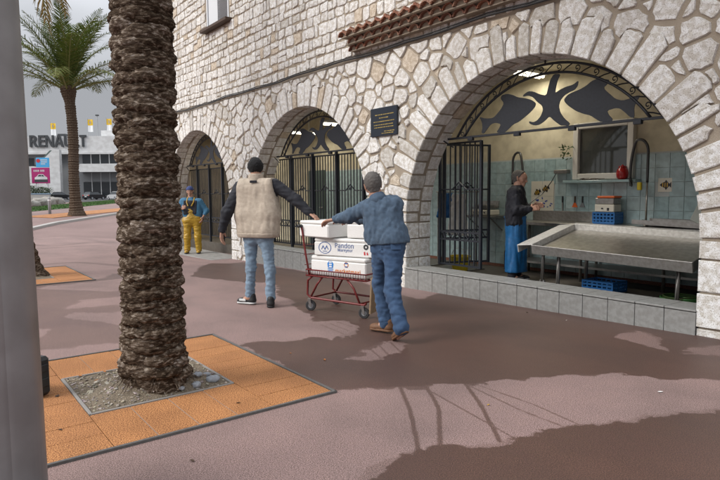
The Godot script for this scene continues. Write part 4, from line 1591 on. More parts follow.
		if t[2] == 0:
			b2.prism(poly([-0.014, 0, 0.014, 0, 0.010, -0.14, -0.002, -0.17]), -0.001, 0.001)
		else:
			b2.prism(poly([-0.015, 0, 0.015, 0, 0.05, -0.07, -0.05, -0.07]), -0.002, 0.002)
		obj("blade", b2, [M.steel_dull, M.crate_orange, M.grey_plastic][t[2]], k)
	var br := thing("wall_bracket", "grey hose bracket on the tiles left of the window", "bracket", Vector3(-3.05, 1.69, zb + 0.015))
	var bm := MB.new()
	bm.box(Vector3(0, 0, 0.05), Vector3(0.24, 0.06, 0.1), Basis.IDENTITY, 0.008)
	obj("body", bm, M.steel_dull, br)
	var hs := MB.new()
	hs.tube([Vector3(-0.08, -0.02, 0.08), Vector3(-0.14, -0.16, 0.12), Vector3(-0.24, -0.34, 0.2), Vector3(-0.34, -0.5, 0.4)], 0.008, 6)
	obj("hose", hs, M.hose_grey, br)
	var cbd := thing("cutting_board", "pale cutting board leaning at the right of the back counter", "cutting board", Vector3(-0.72, 0.905, -2.05))
	var cm := MB.new()
	cm.box(Vector3(0, 0.28, 0), Vector3(0.36, 0.56, 0.02), Basis(Vector3.BACK, -0.42), 0.006)
	obj("board", cm, M.board_pale, cbd)
	# display table in the opening
	display_table()
	# behind the folded gate: hanging apron, yellow bucket
	var ap := thing("hanging_apron", "white apron and blue jacket hanging behind the folded gate", "apron", Vector3(-4.62, 0.62, -1.6))
	var fn := FastNoiseLite.new()
	fn.seed = 3
	fn.frequency = 3.0
	cloth(ap, "apron", M.white_paint, Vector3(0.05, 0.0, 0.05), 0.42, 0.72, fn)
	cloth(ap, "jacket", M.crate_blue, Vector3(-0.28, 0.30, 0.02), 0.36, 0.44, fn)
	var hk := MB.new()
	hk.tube([Vector3(-0.55, 0.76, 0), Vector3(0.45, 0.76, 0)], 0.012, 6)
	hk.tube([Vector3(-0.5, 0.76, 0), Vector3(-0.5, -0.57, 0)], 0.014, 6)
	hk.tube([Vector3(0.4, 0.76, 0), Vector3(0.4, -0.57, 0)], 0.014, 6)
	for xx in [-0.5, 0.4]:
		hk.box(Vector3(xx, -0.56, 0), Vector3(0.04, 0.02, 0.4))
	obj("rack", hk, M.steel_dull, ap)
	var bu := thing("yellow_bucket", "yellow bucket on the shop floor behind the folded gate", "bucket", Vector3(-4.35, 0.05, -1.35))
	var bb := MB.new()
	bb.lathe([Vector2(0.0, 0.01), Vector2(0.12, 0.01), Vector2(0.12, 0), Vector2(0.125, 0), Vector2(0.165, 0.24), Vector2(0.175, 0.24), Vector2(0.175, 0.26), Vector2(0.158, 0.26), Vector2(0.118, 0.02), Vector2(0, 0.02)], 20)
	obj("pail", bb, M.bucket_yellow, bu, false)
	var hh := MB.new()
	var hp := []
	for i in 13:
		var t := PI * i / 12.0
		hp.push_back(Vector3(cos(t) * 0.17, 0.24 + sin(t) * 0.15, 0.02))
	hh.tube(hp, 0.005, 5)
	obj("handle", hh, M.steel_dull, bu)
	var pp := thing("floor_pipes", "bent grey pipes rising from the floor at the wall", "pipes", Vector3(-4.0, 0.05, -2.1))
	for i in 2:
		var mb := MB.new()
		mb.tube([Vector3(i * 0.12, 0, 0), Vector3(i * 0.12, 0.30, 0), Vector3(i * 0.12 + 0.05, 0.37, 0), Vector3(i * 0.12 + 0.22, 0.38, 0.02)], 0.022, 8)
		obj("pipe", mb, M.hose_grey, pp, true)

func cloth(parent: Node, called: String, m: Material, at: Vector3, w: float, h: float, fn: FastNoiseLite) -> void:
	var mb := MB.new()
	var P := func(i: int, j: int, s: float) -> Vector3:
		var u := i / 12.0; var v := j / 14.0
		var x := (u - 0.5) * w * (0.75 + 0.35 * v)
		return at + Vector3(x, h * (1 - v), 0.05 * sin(u * 14.0 + v * 2) * v + 0.04 * fn.get_noise_2d(u * 3, v * 3) + s)
	for i in 12:
		for j in 14:
			mb.quad(P.call(i, j + 1, 0.006), P.call(i + 1, j + 1, 0.006), P.call(i + 1, j, 0.006), P.call(i, j, 0.006))
			mb.quad(P.call(i, j, -0.006), P.call(i + 1, j, -0.006), P.call(i + 1, j + 1, -0.006), P.call(i, j + 1, -0.006))
	obj(called, mb, m, parent, true)

func striped_fish(parent: Node, at: Vector3, s: float, turn: float) -> void:
	var xf := Transform3D(Basis(Vector3.BACK, turn).scaled(Vector3(s, s, 1)), at)
	var b := MB.new()
	b.prism(poly([-0.5, 0.0, -0.3, 0.18, 0.0, 0.32, 0.1, 0.5, 0.3, 0.25, 0.42, 0.1, 0.6, 0.28, 0.6, -0.28, 0.42, -0.1, 0.3, -0.25, 0.1, -0.5, 0.0, -0.3, -0.3, -0.18]), 0.0, 0.002, xf)
	obj("painted_fish", b, M.black_glaze, parent)
	var st := MB.new()
	for x in [-0.2, 0.02, 0.24]:
		st.prism(poly([x - 0.05, -0.22, x + 0.04, -0.22, x + 0.05, 0.22, x - 0.04, 0.22]), 0.0025, 0.0035, xf)
	obj("painted_stripe", st, M.yellow_glaze, parent)

func crate(parent: Node, s: Vector3, m: Material) -> void:
	var f := MB.new()
	f.box(Vector3(0, 0.008, 0), Vector3(s.x - .01, 0.016, s.z - .01))
	obj("bottom", f, m, parent)
	for k in 4:
		var w := MB.new()
		var lx := s.x if k < 2 else s.z - 0.02
		var ba := Basis.IDENTITY if k < 2 else Basis(Vector3.UP, PI / 2)
		var off := Vector3(0, 0, (s.z / 2 - 0.005) * (1 if k == 0 else -1)) if k < 2 else Vector3((s.x / 2 - 0.005) * (1 if k == 2 else -1), 0, 0)
		for y in [0.02, s.y * 0.35, s.y * 0.65, s.y - 0.012]:
			w.box(off + Vector3(0, y, 0), Vector3(lx, 0.022, 0.01), ba)
		for i in 7:
			w.box(off + ba * Vector3(lx * (i / 6.0 - 0.5) * 0.96, 0, 0) + Vector3(0, s.y / 2, 0), Vector3(0.02, s.y - 0.03, 0.008), ba)
		obj("side", w, m, parent)

func spray_tap(at: Vector3, h: float, s: float, label: String) -> void:
	var t := thing("spray_tap", label, "tap", at, 0, "spray taps of the market")
	var r := MB.new()
	r.tube([Vector3(0, 0, 0), Vector3(0, h * 0.55, 0)], 0.014, 8)
	r.lathe([Vector2(0, 0), Vector2(0.035, 0), Vector2(0.035, 0.02), Vector2(0.02, 0.05), Vector2(0.014, 0.05)], 12)
	r.tube([Vector3(0, 0.06, 0), Vector3(0, 0.07, 0.10), Vector3(0, 0.04, 0.14)], 0.012, 8)
	obj("riser", r, M.steel, t, true)
	var p := []
	for i in 25:
		var u := i / 24.0
		var a := u * PI
		if u < 0.3:
			p.push_back(Vector3(0, h * 0.55 + (h * 0.4) * u / 0.3, 0))
		else:
			var v := (u - 0.3) / 0.7
			a = v * PI * 1.08
			p.push_back(Vector3(-s * (0.115 - 0.115 * cos(a)), h * 0.95 + sin(a) * 0.16 - maxf(0.0, v - 0.6) * 0.85, 0.03 * v))
	var hm := MB.new()
	hm.tube(p, 0.02, 8)
	obj("hose", hm, M.hose_grey, t, true)
	var e: Vector3 = p[24]
	var hd := MB.new()
	hd.tube([e, e + Vector3(s * 0.02, -0.10, 0.01)], 0.022, 8)
	hd.tube([e + Vector3(0, -0.02, 0.02), e + Vector3(s * 0.05, -0.11, 0.05)], 0.009, 6)
	obj("spray_head", hd, M.black_plastic, t)
	if s > 0:
		var y := MB.new()
		y.box(Vector3(-0.09, h * 0.5, 0.03), Vector3(0.06, 0.11, 0.05), Basis.IDENTITY, 0.01)
		obj("handle", y, M.bucket_yellow, t)

func display_table() -> void:
	var t := thing("display_table", "sloping stainless steel fish display table behind the low tiled wall", "table", Vector3(-1.36, 0.05, -1.08))
	t.rotation.z = -0.022
	# the tray is tilted towards the promenade
	var ba := Basis(Vector3.RIGHT, 0.235)
	var xf := Transform3D(ba, Vector3(0, 0.70, 0))
	var L := 2.04; var D := 1.0
	var base := MB.new()
	base.box(xf * Vector3(0, -0.06, 0), Vector3(L - 0.02, 0.012, D - 0.02), ba)
	obj("tray_bottom", base, M.steel, t)
	var fr := MB.new()
	fr.box(xf * Vector3(0, -0.045, D / 2), Vector3(L, 0.125, 0.014), ba, 0.004)
	obj("front_rim", fr, M.steel_dull, t)
	var bk := MB.new()
	bk.box(xf * Vector3(0, -0.02, -D / 2), Vector3(L, 0.10, 0.014), ba, 0.004)
	bk.box(xf * Vector3(0, 0.024, -D / 2 - 0.025), Vector3(L, 0.012, 0.06), ba, 0.003)
	obj("back_rim", bk, M.steel_rim, t)
	var rr := MB.new()
	rr.box(xf * Vector3(L / 2 - 0.007, -0.045, 0), Vector3(0.014, 0.12, D - 0.016), ba, 0.004)
	obj("right_rim", rr, M.steel_dull, t)
	var lf := MB.new()
	lf.box(xf * Vector3(-L / 2 + 0.007, -0.025, 0), Vector3(0.014, 0.09, D - 0.016), ba, 0.004)
	lf.box(xf * Vector3(-L / 2 - 0.11, 0.006, 0), Vector3(0.25, 0.014, D), ba * Basis(Vector3.BACK, 0.12), 0.004)
	lf.box(xf * Vector3(-L / 2 - 0.225, -0.06, 0), Vector3(0.014, 0.10, D), ba, 0.004)
	obj("side_flange", lf, M.steel_rim, t)
	for s in [[-0.72, 0.30], [0.80, 0.30], [-0.72, -0.36], [0.80, -0.36], [-1.1, 0.1]]:
		var lg := MB.new()
		lg.tube([Vector3(s[0], 0.0 if s[0] > -1 else 0.06, s[1]), Vector3(s[0], 0.60 - s[1] * 0.24, s[1])], 0.024, 10)
		if s[0] < -1:
			lg.lathe([Vector2(0, -0.012), Vector2(0.045, -0.012), Vector2(0.045, 0.012), Vector2(0, 0.012)], 14, Transform3D(Basis(Vector3.RIGHT, PI / 2), Vector3(s[0], 0.046, s[1])))
		obj("leg", lg, M.steel_dull, t, true)
	for s in [0.30, -0.36]:
		var rl := MB.new()
		rl.tube([Vector3(-0.72, 0.50, s), Vector3(0.80, 0.50, s)], 0.02, 8)
		obj("stretcher", rl, M.steel_dull, t, true)
	var bl := MB.new()
	bl.tube([Vector3(-0.68, 0.545, 0.33), Vector3(0.78, 0.535, 0.33)], 0.016, 8)
	obj("blue_pipe", bl, M.ink_blue, t, true)
	var c := thing("fish_crate", "bright blue crate on the floor under the display table", "crate", Vector3(-1.75, 0.05, -1.35))
	crate(c, Vector3(0.44, 0.15, 0.36), M.crate_blue)
	var h := thing("garden_hose", "green hose coiled on the floor beneath the table", "hose", Vector3(-0.75, 0.05, -1.3))
	for k in 2:
		var hm := MB.new()
		var p := []
		for i in 40:
			var a := TAU * i / 18.0
			p.push_back(Vector3(cos(a) * (0.22 - 0.03 * k), 0.02 + 0.02 * k + i * 0.0012, sin(a) * (0.2 - 0.03 * k)))
		hm.tube(p, 0.008, 6)
		obj("coil", hm, M.hose_green if k == 0 else M.leaf_green, h, true)

# ---------- palms ----------
func frond_mesh(L: float, rise: float, droop: float, side_hang: float, brown: float, sd: int, n := 46) -> Array:
	# the leaf lies along +z from its foot; returns [leaflets, rachis]
	var r := RandomNumberGenerator.new()
	r.seed = sd
	var pts := []
	var p := Vector3.ZERO
	var a := rise
	var steps := 16
	for i in steps + 1:
		pts.push_back(p)
		var t := i / float(steps)
		p += Vector3(0, sin(a), cos(a)) * (L / steps)
		a -= droop / steps * (0.4 + 1.2 * t)
	var rb := MB.new()
	var rr := []
	for i in steps + 1:
		rr.push_back(0.028 * L / 3.0 * (1.0 - 0.88 * i / steps) + 0.003)
	rb.tube(pts, rr, 5)
	var lb := MB.new()
	lb.use_c = true
	for i in n:
		var t := 0.10 + 0.90 * i / (n - 1.0)
		var fi := t * steps
		var k := mini(int(fi), steps - 1)
		var q: Vector3 = pts[k].lerp(pts[k + 1], fi - k)
		var tan: Vector3 = (pts[k + 1] - pts[k]).normalized()
		for s in [-1.0, 1.0]:
			var sd_: Vector3 = Vector3(s, 0, 0)
			var up: Vector3 = tan.cross(Vector3.RIGHT) * -1.0
			if up.y < 0:
				up = -up
			var ln := L * (0.17 * sin(PI * clampf(t * 0.86 + 0.12, 0, 1)) + 0.03) * r.randf_range(0.8, 1.12)
			var dir := (tan * r.randf_range(0.55, 0.85) + sd_ * 0.75 + up * r.randf_range(-0.05, 0.42)).normalized()
			var w := 0.012 * L / 3.0 + 0.004
			var wv := dir.cross(up).normalized() * w
			var m1 := q + dir * ln * 0.55 - Vector3(0, side_hang * ln * 0.12, 0)
			var tip := q + dir * ln * 0.95 - Vector3(0, side_hang * ln * r.randf_range(0.3, 0.6), 0)
			var g := r.randf_range(0.75, 1.2)
			var green := Color(0.085 * g, 0.115 * g, 0.035 * g)
			var dead := Color(0.25 * g, 0.165 * g, 0.07 * g)
			lb.tint = green.lerp(dead, clampf(brown + r.randf_range(-0.2, 0.2), 0, 1))
			lb.quad(q - wv * 0.7, q + wv * 0.7, m1 + wv, m1 - wv)
			lb.tri(m1 - wv, m1 + wv, tip)
	return [lb.mesh(), rb.mesh(true)]

func crown(parent: Node, at: Vector3, L: float, count: int, sd: int, hang: int, lift := 0.0) -> void:
	var c := part("crown", parent)
	c.position = at
	var kinds := []
	for k in 5:
		kinds.push_back(frond_mesh(L, [1.25, 0.95, 0.6, 0.25, -0.5][k] + lift * [0.05, 0.1, 0.2, 0.3, 0.0][k], [0.75, 1.25, 1.5, 1.7, 1.2][k] - lift * [0.0, 0.15, 0.3, 0.45, 0.0][k], [0.4, 0.6, 0.8, 1.0, 1.0][k], [0.0, 0.0, 0.05, 0.15, 0.85][k], sd + k))
	var r := RandomNumberGenerator.new()
	r.seed = sd
	for i in count + hang:
		var k := 0
		if i < count:
			k = mini(3, int(4.0 * pow(i / float(count), 1.35)))
		else:
			k = 4
		var f := part("frond", c)
		f.rotation = Vector3(r.randf_range(-.12, .12), i * 2.39996 + r.randf_range(-.15, .15), r.randf_range(-.2, .2))
		f.position = Vector3(0, -0.12 * k, 0) + f.basis.z * 0.1
		var s := r.randf_range(0.85, 1.12)
		f.scale = Vector3(s, s, s)
		inst("leaflets", kinds[k][0], M.frond, f)
		inst("rachis", kinds[k][1], M.rachis, f)

func leaf_base(mb: MB, R: float, w: float, h: float, out: float, sd: int) -> void:
	# one stub of an old leaf, bent round the trunk: a ragged swelling with a torn lip
	var fn := FastNoiseLite.new()
	fn.seed = sd
	fn.frequency = 1.0
	fn.fractal_octaves = 4
	fn.fractal_gain = 0.6
	var NX := 14; var NY := 9
	var P := func(i: int, j: int) -> Vector3:
		var u := i / float(NX) * 2.0 - 1.0
		var v := j / float(NY)
		var rim := v <= 0.0 or v >= 1.0 or absf(u) >= 1.0
		var edge := pow(1.0 - u * u, 0.75)
		# steep underside, rounded swell, hollow behind the lip
		var sh := minf(1.0, v * 3.2) * (1.0 - 0.75 * smoothstep(0.55, 1.0, v))
		var nz := fn.get_noise_3d(u * w * 22, v * h * 40, sd)
		var n2 := fn.get_noise_3d(u * w * 60 + 5, v * h * 90, sd)
		var o := out * edge * sh * (1.0 + 0.6 * nz) + 0.006 * n2
		if rim:
			o = -0.03
		var a := u * w / 2 / R
		var y := (v - 0.5) * h * (1.0 - 0.3 * u * u) + 0.022 * fn.get_noise_2d(u * w * 25 + 7, sd) - 0.014 * u * u
		return Vector3(sin(a) * (R + o), y, cos(a) * (R + o))
	for i in NX:
		for j in NY:
			mb.quad(P.call(i, j), P.call(i + 1, j), P.call(i + 1, j + 1), P.call(i, j + 1))

func build_palms() -> void:
	# near palm
	var base := Vector3(-1.72, gy(-1.7, 4.62) + 0.02, 4.624)
	var p := thing("palm_tree", "near palm with a thick rough trunk in the orange paving", "palm tree", base, 0, "palms of the promenade")
	var core := MB.new()
	var fn := FastNoiseLite.new()
	fn.seed = 12
	fn.frequency = 3.0
	fn.fractal_octaves = 4
	var rad := func(y: float) -> float: return 0.184 - 0.0012 * y + 0.06 * exp(-y * 6.0)
	var C := func(i: int, j: int) -> Vector3:
		var y := -0.06 + j * 0.03
		var a := -TAU * i / 40.0
		var r: float = rad.call(y) + 0.014 * fn.get_noise_3d(cos(a) * 0.6, y * 2.2, sin(a) * 0.6) + 0.03 * fn.get_noise_3d(cos(a) * 2.5, y, sin(a) * 2.5) * exp(-y * 6.0)
		return Vector3(cos(a) * r, y, sin(a) * r)
	for j in 250:
		for i in 40:
			core.quad(C.call(i, j), C.call(i + 1, j), C.call(i + 1, j + 1), C.call(i, j + 1))
	obj("trunk", core, M.bark0, p, true)
	var kinds := []
	for k in 8:
		var mb := MB.new()
		leaf_base(mb, 0.185, rnd(0.16, 0.36), rnd(0.075, 0.125), rnd(0.016, 0.036), 100 + k * 7)
		kinds.push_back(mb)
	var meshes := kinds.map(func(m): return m.mesh(true))
	var rest := MB.new()
	var row := 0
	var y := 0.13
	var made := 0
	while y < 7.3:
		var n := 7
		for i in n:
			var a := TAU * (i + 0.5 * (row % 2) + rnd(-.16, .16)) / n + row * 0.13
			var k := rng.randi() % 8
			var s: float = rad.call(y) / 0.184 * rnd(0.97, 1.03)
			var t := Transform3D(Basis(Vector3.UP, a).scaled(Vector3(s, rnd(0.85, 1.2), s)) * Basis.from_euler(Vector3(0, 0, rnd(-.12, .12))), Vector3(0, y + rnd(-.035, .035), 0))
			var q := rng.randf()
			var m: Material = M.bark0 if q < .34 else M.bark1 if q < .64 else M.bark2 if q < .82 else M.bark3
			if y < 3.9 and made < 298:
				inst("leaf_base", meshes[k], m, p, t)
				made += 1
			else:
				rest.add(kinds[k], t)
		row += 1
		y += rnd(0.070, 0.088)
	stuff(obj("upper_leaf_bases", rest, M.bark0, p, true))
	# loose root fibres at the foot
	var rf := MB.new()
	for i in 46:
		var a := rnd(0, TAU)
		var r0 := rnd(0.20, 0.22); var r1 := rnd(0.25, 0.32)
		var d := Vector3(cos(a), 0, sin(a)); var sdv := Vector3(-sin(a), 0, cos(a)) * rnd(-.05, .05)
		rf.tube([d * r0 + Vector3(0, rnd(0.09, 0.13), 0), d * (r0 + r1) / 2 + sdv * .5 + Vector3(0, 0.07, 0), d * r1 + sdv + Vector3(0, 0.04, 0)], [0.005, 0.004, 0.002], 4, false)
	stuff(obj("root_fibres", rf, M.bark1, p))
	crown(p, Vector3(0, 7.5, 0), 3.3, 26, 300, 8)
	# palm behind the grey pole, leaning left
	var b3 := g3(-8.75, 4.42)
	var p3 := thing("palm_tree", "leaning palm almost hidden behind the grey pole", "palm tree", b3, 0, "palms of the promenade")
	var lean := Vector3(-cam_r.x, 0, -cam_r.z).normalized() * 0.20
	var tr := MB.new()
	var pts := []
	var rs := []
	for i in 120:
		var yy := -0.05 + i * 0.062
		pts.push_back(lean * yy + Vector3(0, yy, 0))
		rs.push_back(0.17 + 0.09 * exp(-yy * 6.0) + (0.018 if i % 2 else 0.0) + rnd(-.008, .008))
	tr.tube(pts, rs, 20)
	obj("trunk", tr, M.bark0, p3)
	crown(p3, pts[119], 3.0, 24, 400, 14)
	# far palm across the promenade
	var p2 := thing("palm_tree", "far palm with its full green crown in front of the car dealer", "palm tree", Vector3(-32.86, 0.15, -1.25), 0, "palms of the promenade")
	var t2 := MB.new()
	pts = []
	rs = []
	for i in 110:
		var yy := -0.1 + i * 0.066
		pts.push_back(Vector3(-0.55 * pow(maxf(yy, 0.0) / 7.2, 1.4), yy, 0.05 * sin(yy)))
		rs.push_back(0.25 + 0.25 * exp(-yy * 2.2) + (0.03 if i % 2 else 0.0) + rnd(-.015, .015) + (0.14 * smoothstep(6.2, 6.9, yy)))
	t2.tube(pts, rs, 18)
	obj("trunk", t2, M.bark0, p2)
	crown(p2, pts[109] + Vector3(0, 0.1, 0), 4.7, 46, 500, 0, 1.0)

# ---------- street furniture ----------
func build_street() -> void:
	var pole := thing("lamp_post", "thick grey metal post at the left edge, nearest the camera", "post", g3(-0.450, 5.670))
	var pb := MB.new()
	pb.lathe([Vector2(0.0, 0), Vector2(0.150, 0), Vector2(0.128, 3.2), Vector2(0.10, 8.0), Vector2(0, 8.0)], 40)
	obj("shaft", pb, M.pole, pole, true)
	var fb := MB.new()
	fb.lathe([Vector2(0.153, 0.002), Vector2(0.24, 0.002), Vector2(0.24, 0.02), Vector2(0.153, 0.024)], 40)
	for i in 4:
		fb.lathe([Vector2(0, 0.02), Vector2(0.015, 0.02), Vector2(0.015, 0.045), Vector2(0, 0.045)], 6, Transform3D(Basis.IDENTITY, Vector3(cos(i * PI / 2 + .4) * 0.2, 0, sin(i * PI / 2 + .4) * 0.2)))
	obj("base_plate", fb, M.pole, pole)
	var dr := MB.new()
	dr.box(Vector3(-0.02, 1.0, 0.15), Vector3(0.11, 0.4, 0.012), Basis.IDENTITY, 0.003)
	obj("service_door", dr, M.pole, pole)
	var hd := MB.new()
	hd.tube([Vector3(0, 7.9, 0), Vector3(0.3, 8.3, 0.5), Vector3(0.7, 8.4, 1.2)], 0.05, 8)
	hd.box(Vector3(0.78, 8.4, 1.35), Vector3(0.22, 0.1, 0.6), Basis.IDENTITY, 0.03)
	obj("lamp_arm", hd, M.pole, pole)
	var cs := thing("black_case", "dark plastic case standing on the orange paving behind the post", "case", g3(-2.125, 5.375, 0.014), 0.55)
	var c1 := MB.new()
	c1.box(Vector3(0, 0.14, 0), Vector3(0.34, 0.27, 0.11), Basis.IDENTITY, 0.022)
	obj("shell", c1, M.black_plastic, cs)
	var c2 := MB.new()
	c2.box(Vector3(0.172, 0.10, 0), Vector3(0.012, 0.06, 0.06), Basis.IDENTITY, 0.004)
	c2.box(Vector3(0.172, 0.20, 0), Vector3(0.012, 0.05, 0.05), Basis.IDENTITY, 0.004)
	obj("latch", c2, M.black_plastic, cs)
	var c3 := MB.new()
	c3.tube([Vector3(-0.07, 0.275, 0), Vector3(-0.06, 0.31, 0), Vector3(0.06, 0.31, 0), Vector3(0.07, 0.275, 0)], 0.009, 6)
	obj("handle", c3, M.grey_plastic, cs)

func build_litter() -> void:
	# fallen leaves and scraps on the ground
	var spots := [[-0.02, 3.02, 0], [-1.55, 3.28, 1], [-1.90, 3.40, 1], [-2.20, 5.02, 1], [-1.95, 5.22, 2], [-1.30, 5.32, 2], [-2.28, 4.62, 1], [-1.58, 4.52, 0], [-2.15, 4.34, 1], [-0.45, 4.85, 2], [-1.05, 4.3, 2], [0.55, 1.9, 3], [-2.02, 4.95, 1], [-2.2, 4.85, 1], [-1.2, 0.35, 3], [-1.75, 0.3, 2], [-2.32, 4.45, 0], [-1.52, 4.62, 1]]
	var lab := ["bright yellow leaf on the pale patch between wheel tracks", "orange leaf on the damp paving below the cart", "small brown leaf near the corner of the orange paving"]
	for i in spots.size():
		var s: Array = spots[i]
		var mb := MB.new()
		mb.use_c = true
		mb.tint = [Color(0.6, 0.38, 0.03), Color(0.36, 0.13, 0.03), Color(0.07, 0.04, 0.025), Color(0.6, 0.58, 0.55)][s[2]]
		var l := rnd(0.012, 0.024)
		var w := l * rnd(0.35, 0.6)
		var c := rnd(0.002, 0.008)
		var P := [Vector3(-l, 0.002, 0), Vector3(-l * .3, c, w), Vector3(l * .4, c, w * .8), Vector3(l, 0.004, 0), Vector3(l * .4, c * .5, -w * .8), Vector3(-l * .3, c * .6, -w)]
		var m := Vector3(0, 0.001, 0)
		for k in 6:
			mb.tri(m, P[(k + 1) % 6], P[k])
			mb.tri(m - Vector3(0, .001, 0), P[k] - Vector3(0, .001, 0), P[(k + 1) % 6] - Vector3(0, .001, 0))
		var o := obj("fallen_leaf" if s[2] < 3 else "paper_scrap", mb, M.leaf_dry)
		var on: bool = s[0] > -2.93 and s[0] < -0.86 and s[1] > 3.68 and s[1] < 5.52
		var pit: bool = s[0] > -2.35 and s[0] < -1.44 and s[1] > 4.14 and s[1] < 5.13
		o.position = g3(s[0], s[1], 0.05 if pit else 0.012 if on else 0.003)
		o.rotation.y = rnd(0, 6)
		if s[2] == 3:
			tag(o, "tiny pale scrap of paper lying on the paving", "scrap", "paper scraps on the paving")
		elif i < 3:
			tag(o, lab[i], "leaf", "fallen leaves")
		elif pit:
			tag(o, "fallen leaf on the soil round the near palm", "leaf", "leaves in the palm pit")
		else:
			tag(o, "small dark brown leaf lying on the paving", "leaf", "brown leaves on the paving")

# ---------- cart with foam boxes ----------
func text_mesh(s: String, size: float, depth: float, bold := true, serif := false) -> TextMesh:
	var t := TextMesh.new()
	t.text = s
	var f := SystemFont.new()
	f.font_names = PackedStringArray(["Droid Serif" if serif else "Droid Sans"])
	f.font_weight = 700 if bold else 400
	t.font = f
	t.font_size = 64
	t.pixel_size = size / 64.0 * 1.35
	t.depth = depth
	t.curve_step = 1.0
	return t

func ring(mb: MB, c: Vector3, r: float, w: float, xs := 1.0) -> void:
	for i in 28:
		var a := TAU * i / 28; var b := TAU * (i + 1) / 28
		var p := Vector3(cos(a) * xs, sin(a), 0); var q := Vector3(cos(b) * xs, sin(b), 0)
		mb.quad(c + p * r, c + p * (r + w), c + q * (r + w), c + q * r)

func foam_box(label: String, at: Vector3, turn: float, s: Vector3, seedv: int) -> Node3D:
	var b := thing("foam_box", label, "box", at, turn, "white foam boxes on the cart")
	rng.seed = seedv
	var body := MB.new()
	body.box(Vector3(0, s.y * 0.39, 0), Vector3(s.x, s.y * 0.78, s.z), Basis.IDENTITY, 0.012)
	obj("tray", body, M.foam, b)
	var lid := MB.new()
	lid.box(Vector3(0, s.y * 0.89, 0), Vector3(s.x - 0.004, s.y * 0.21, s.z - 0.004), Basis(Vector3.BACK, rnd(-.006, .006)), 0.014)
	obj("lid", lid, M.foam_lid, b)
	return b

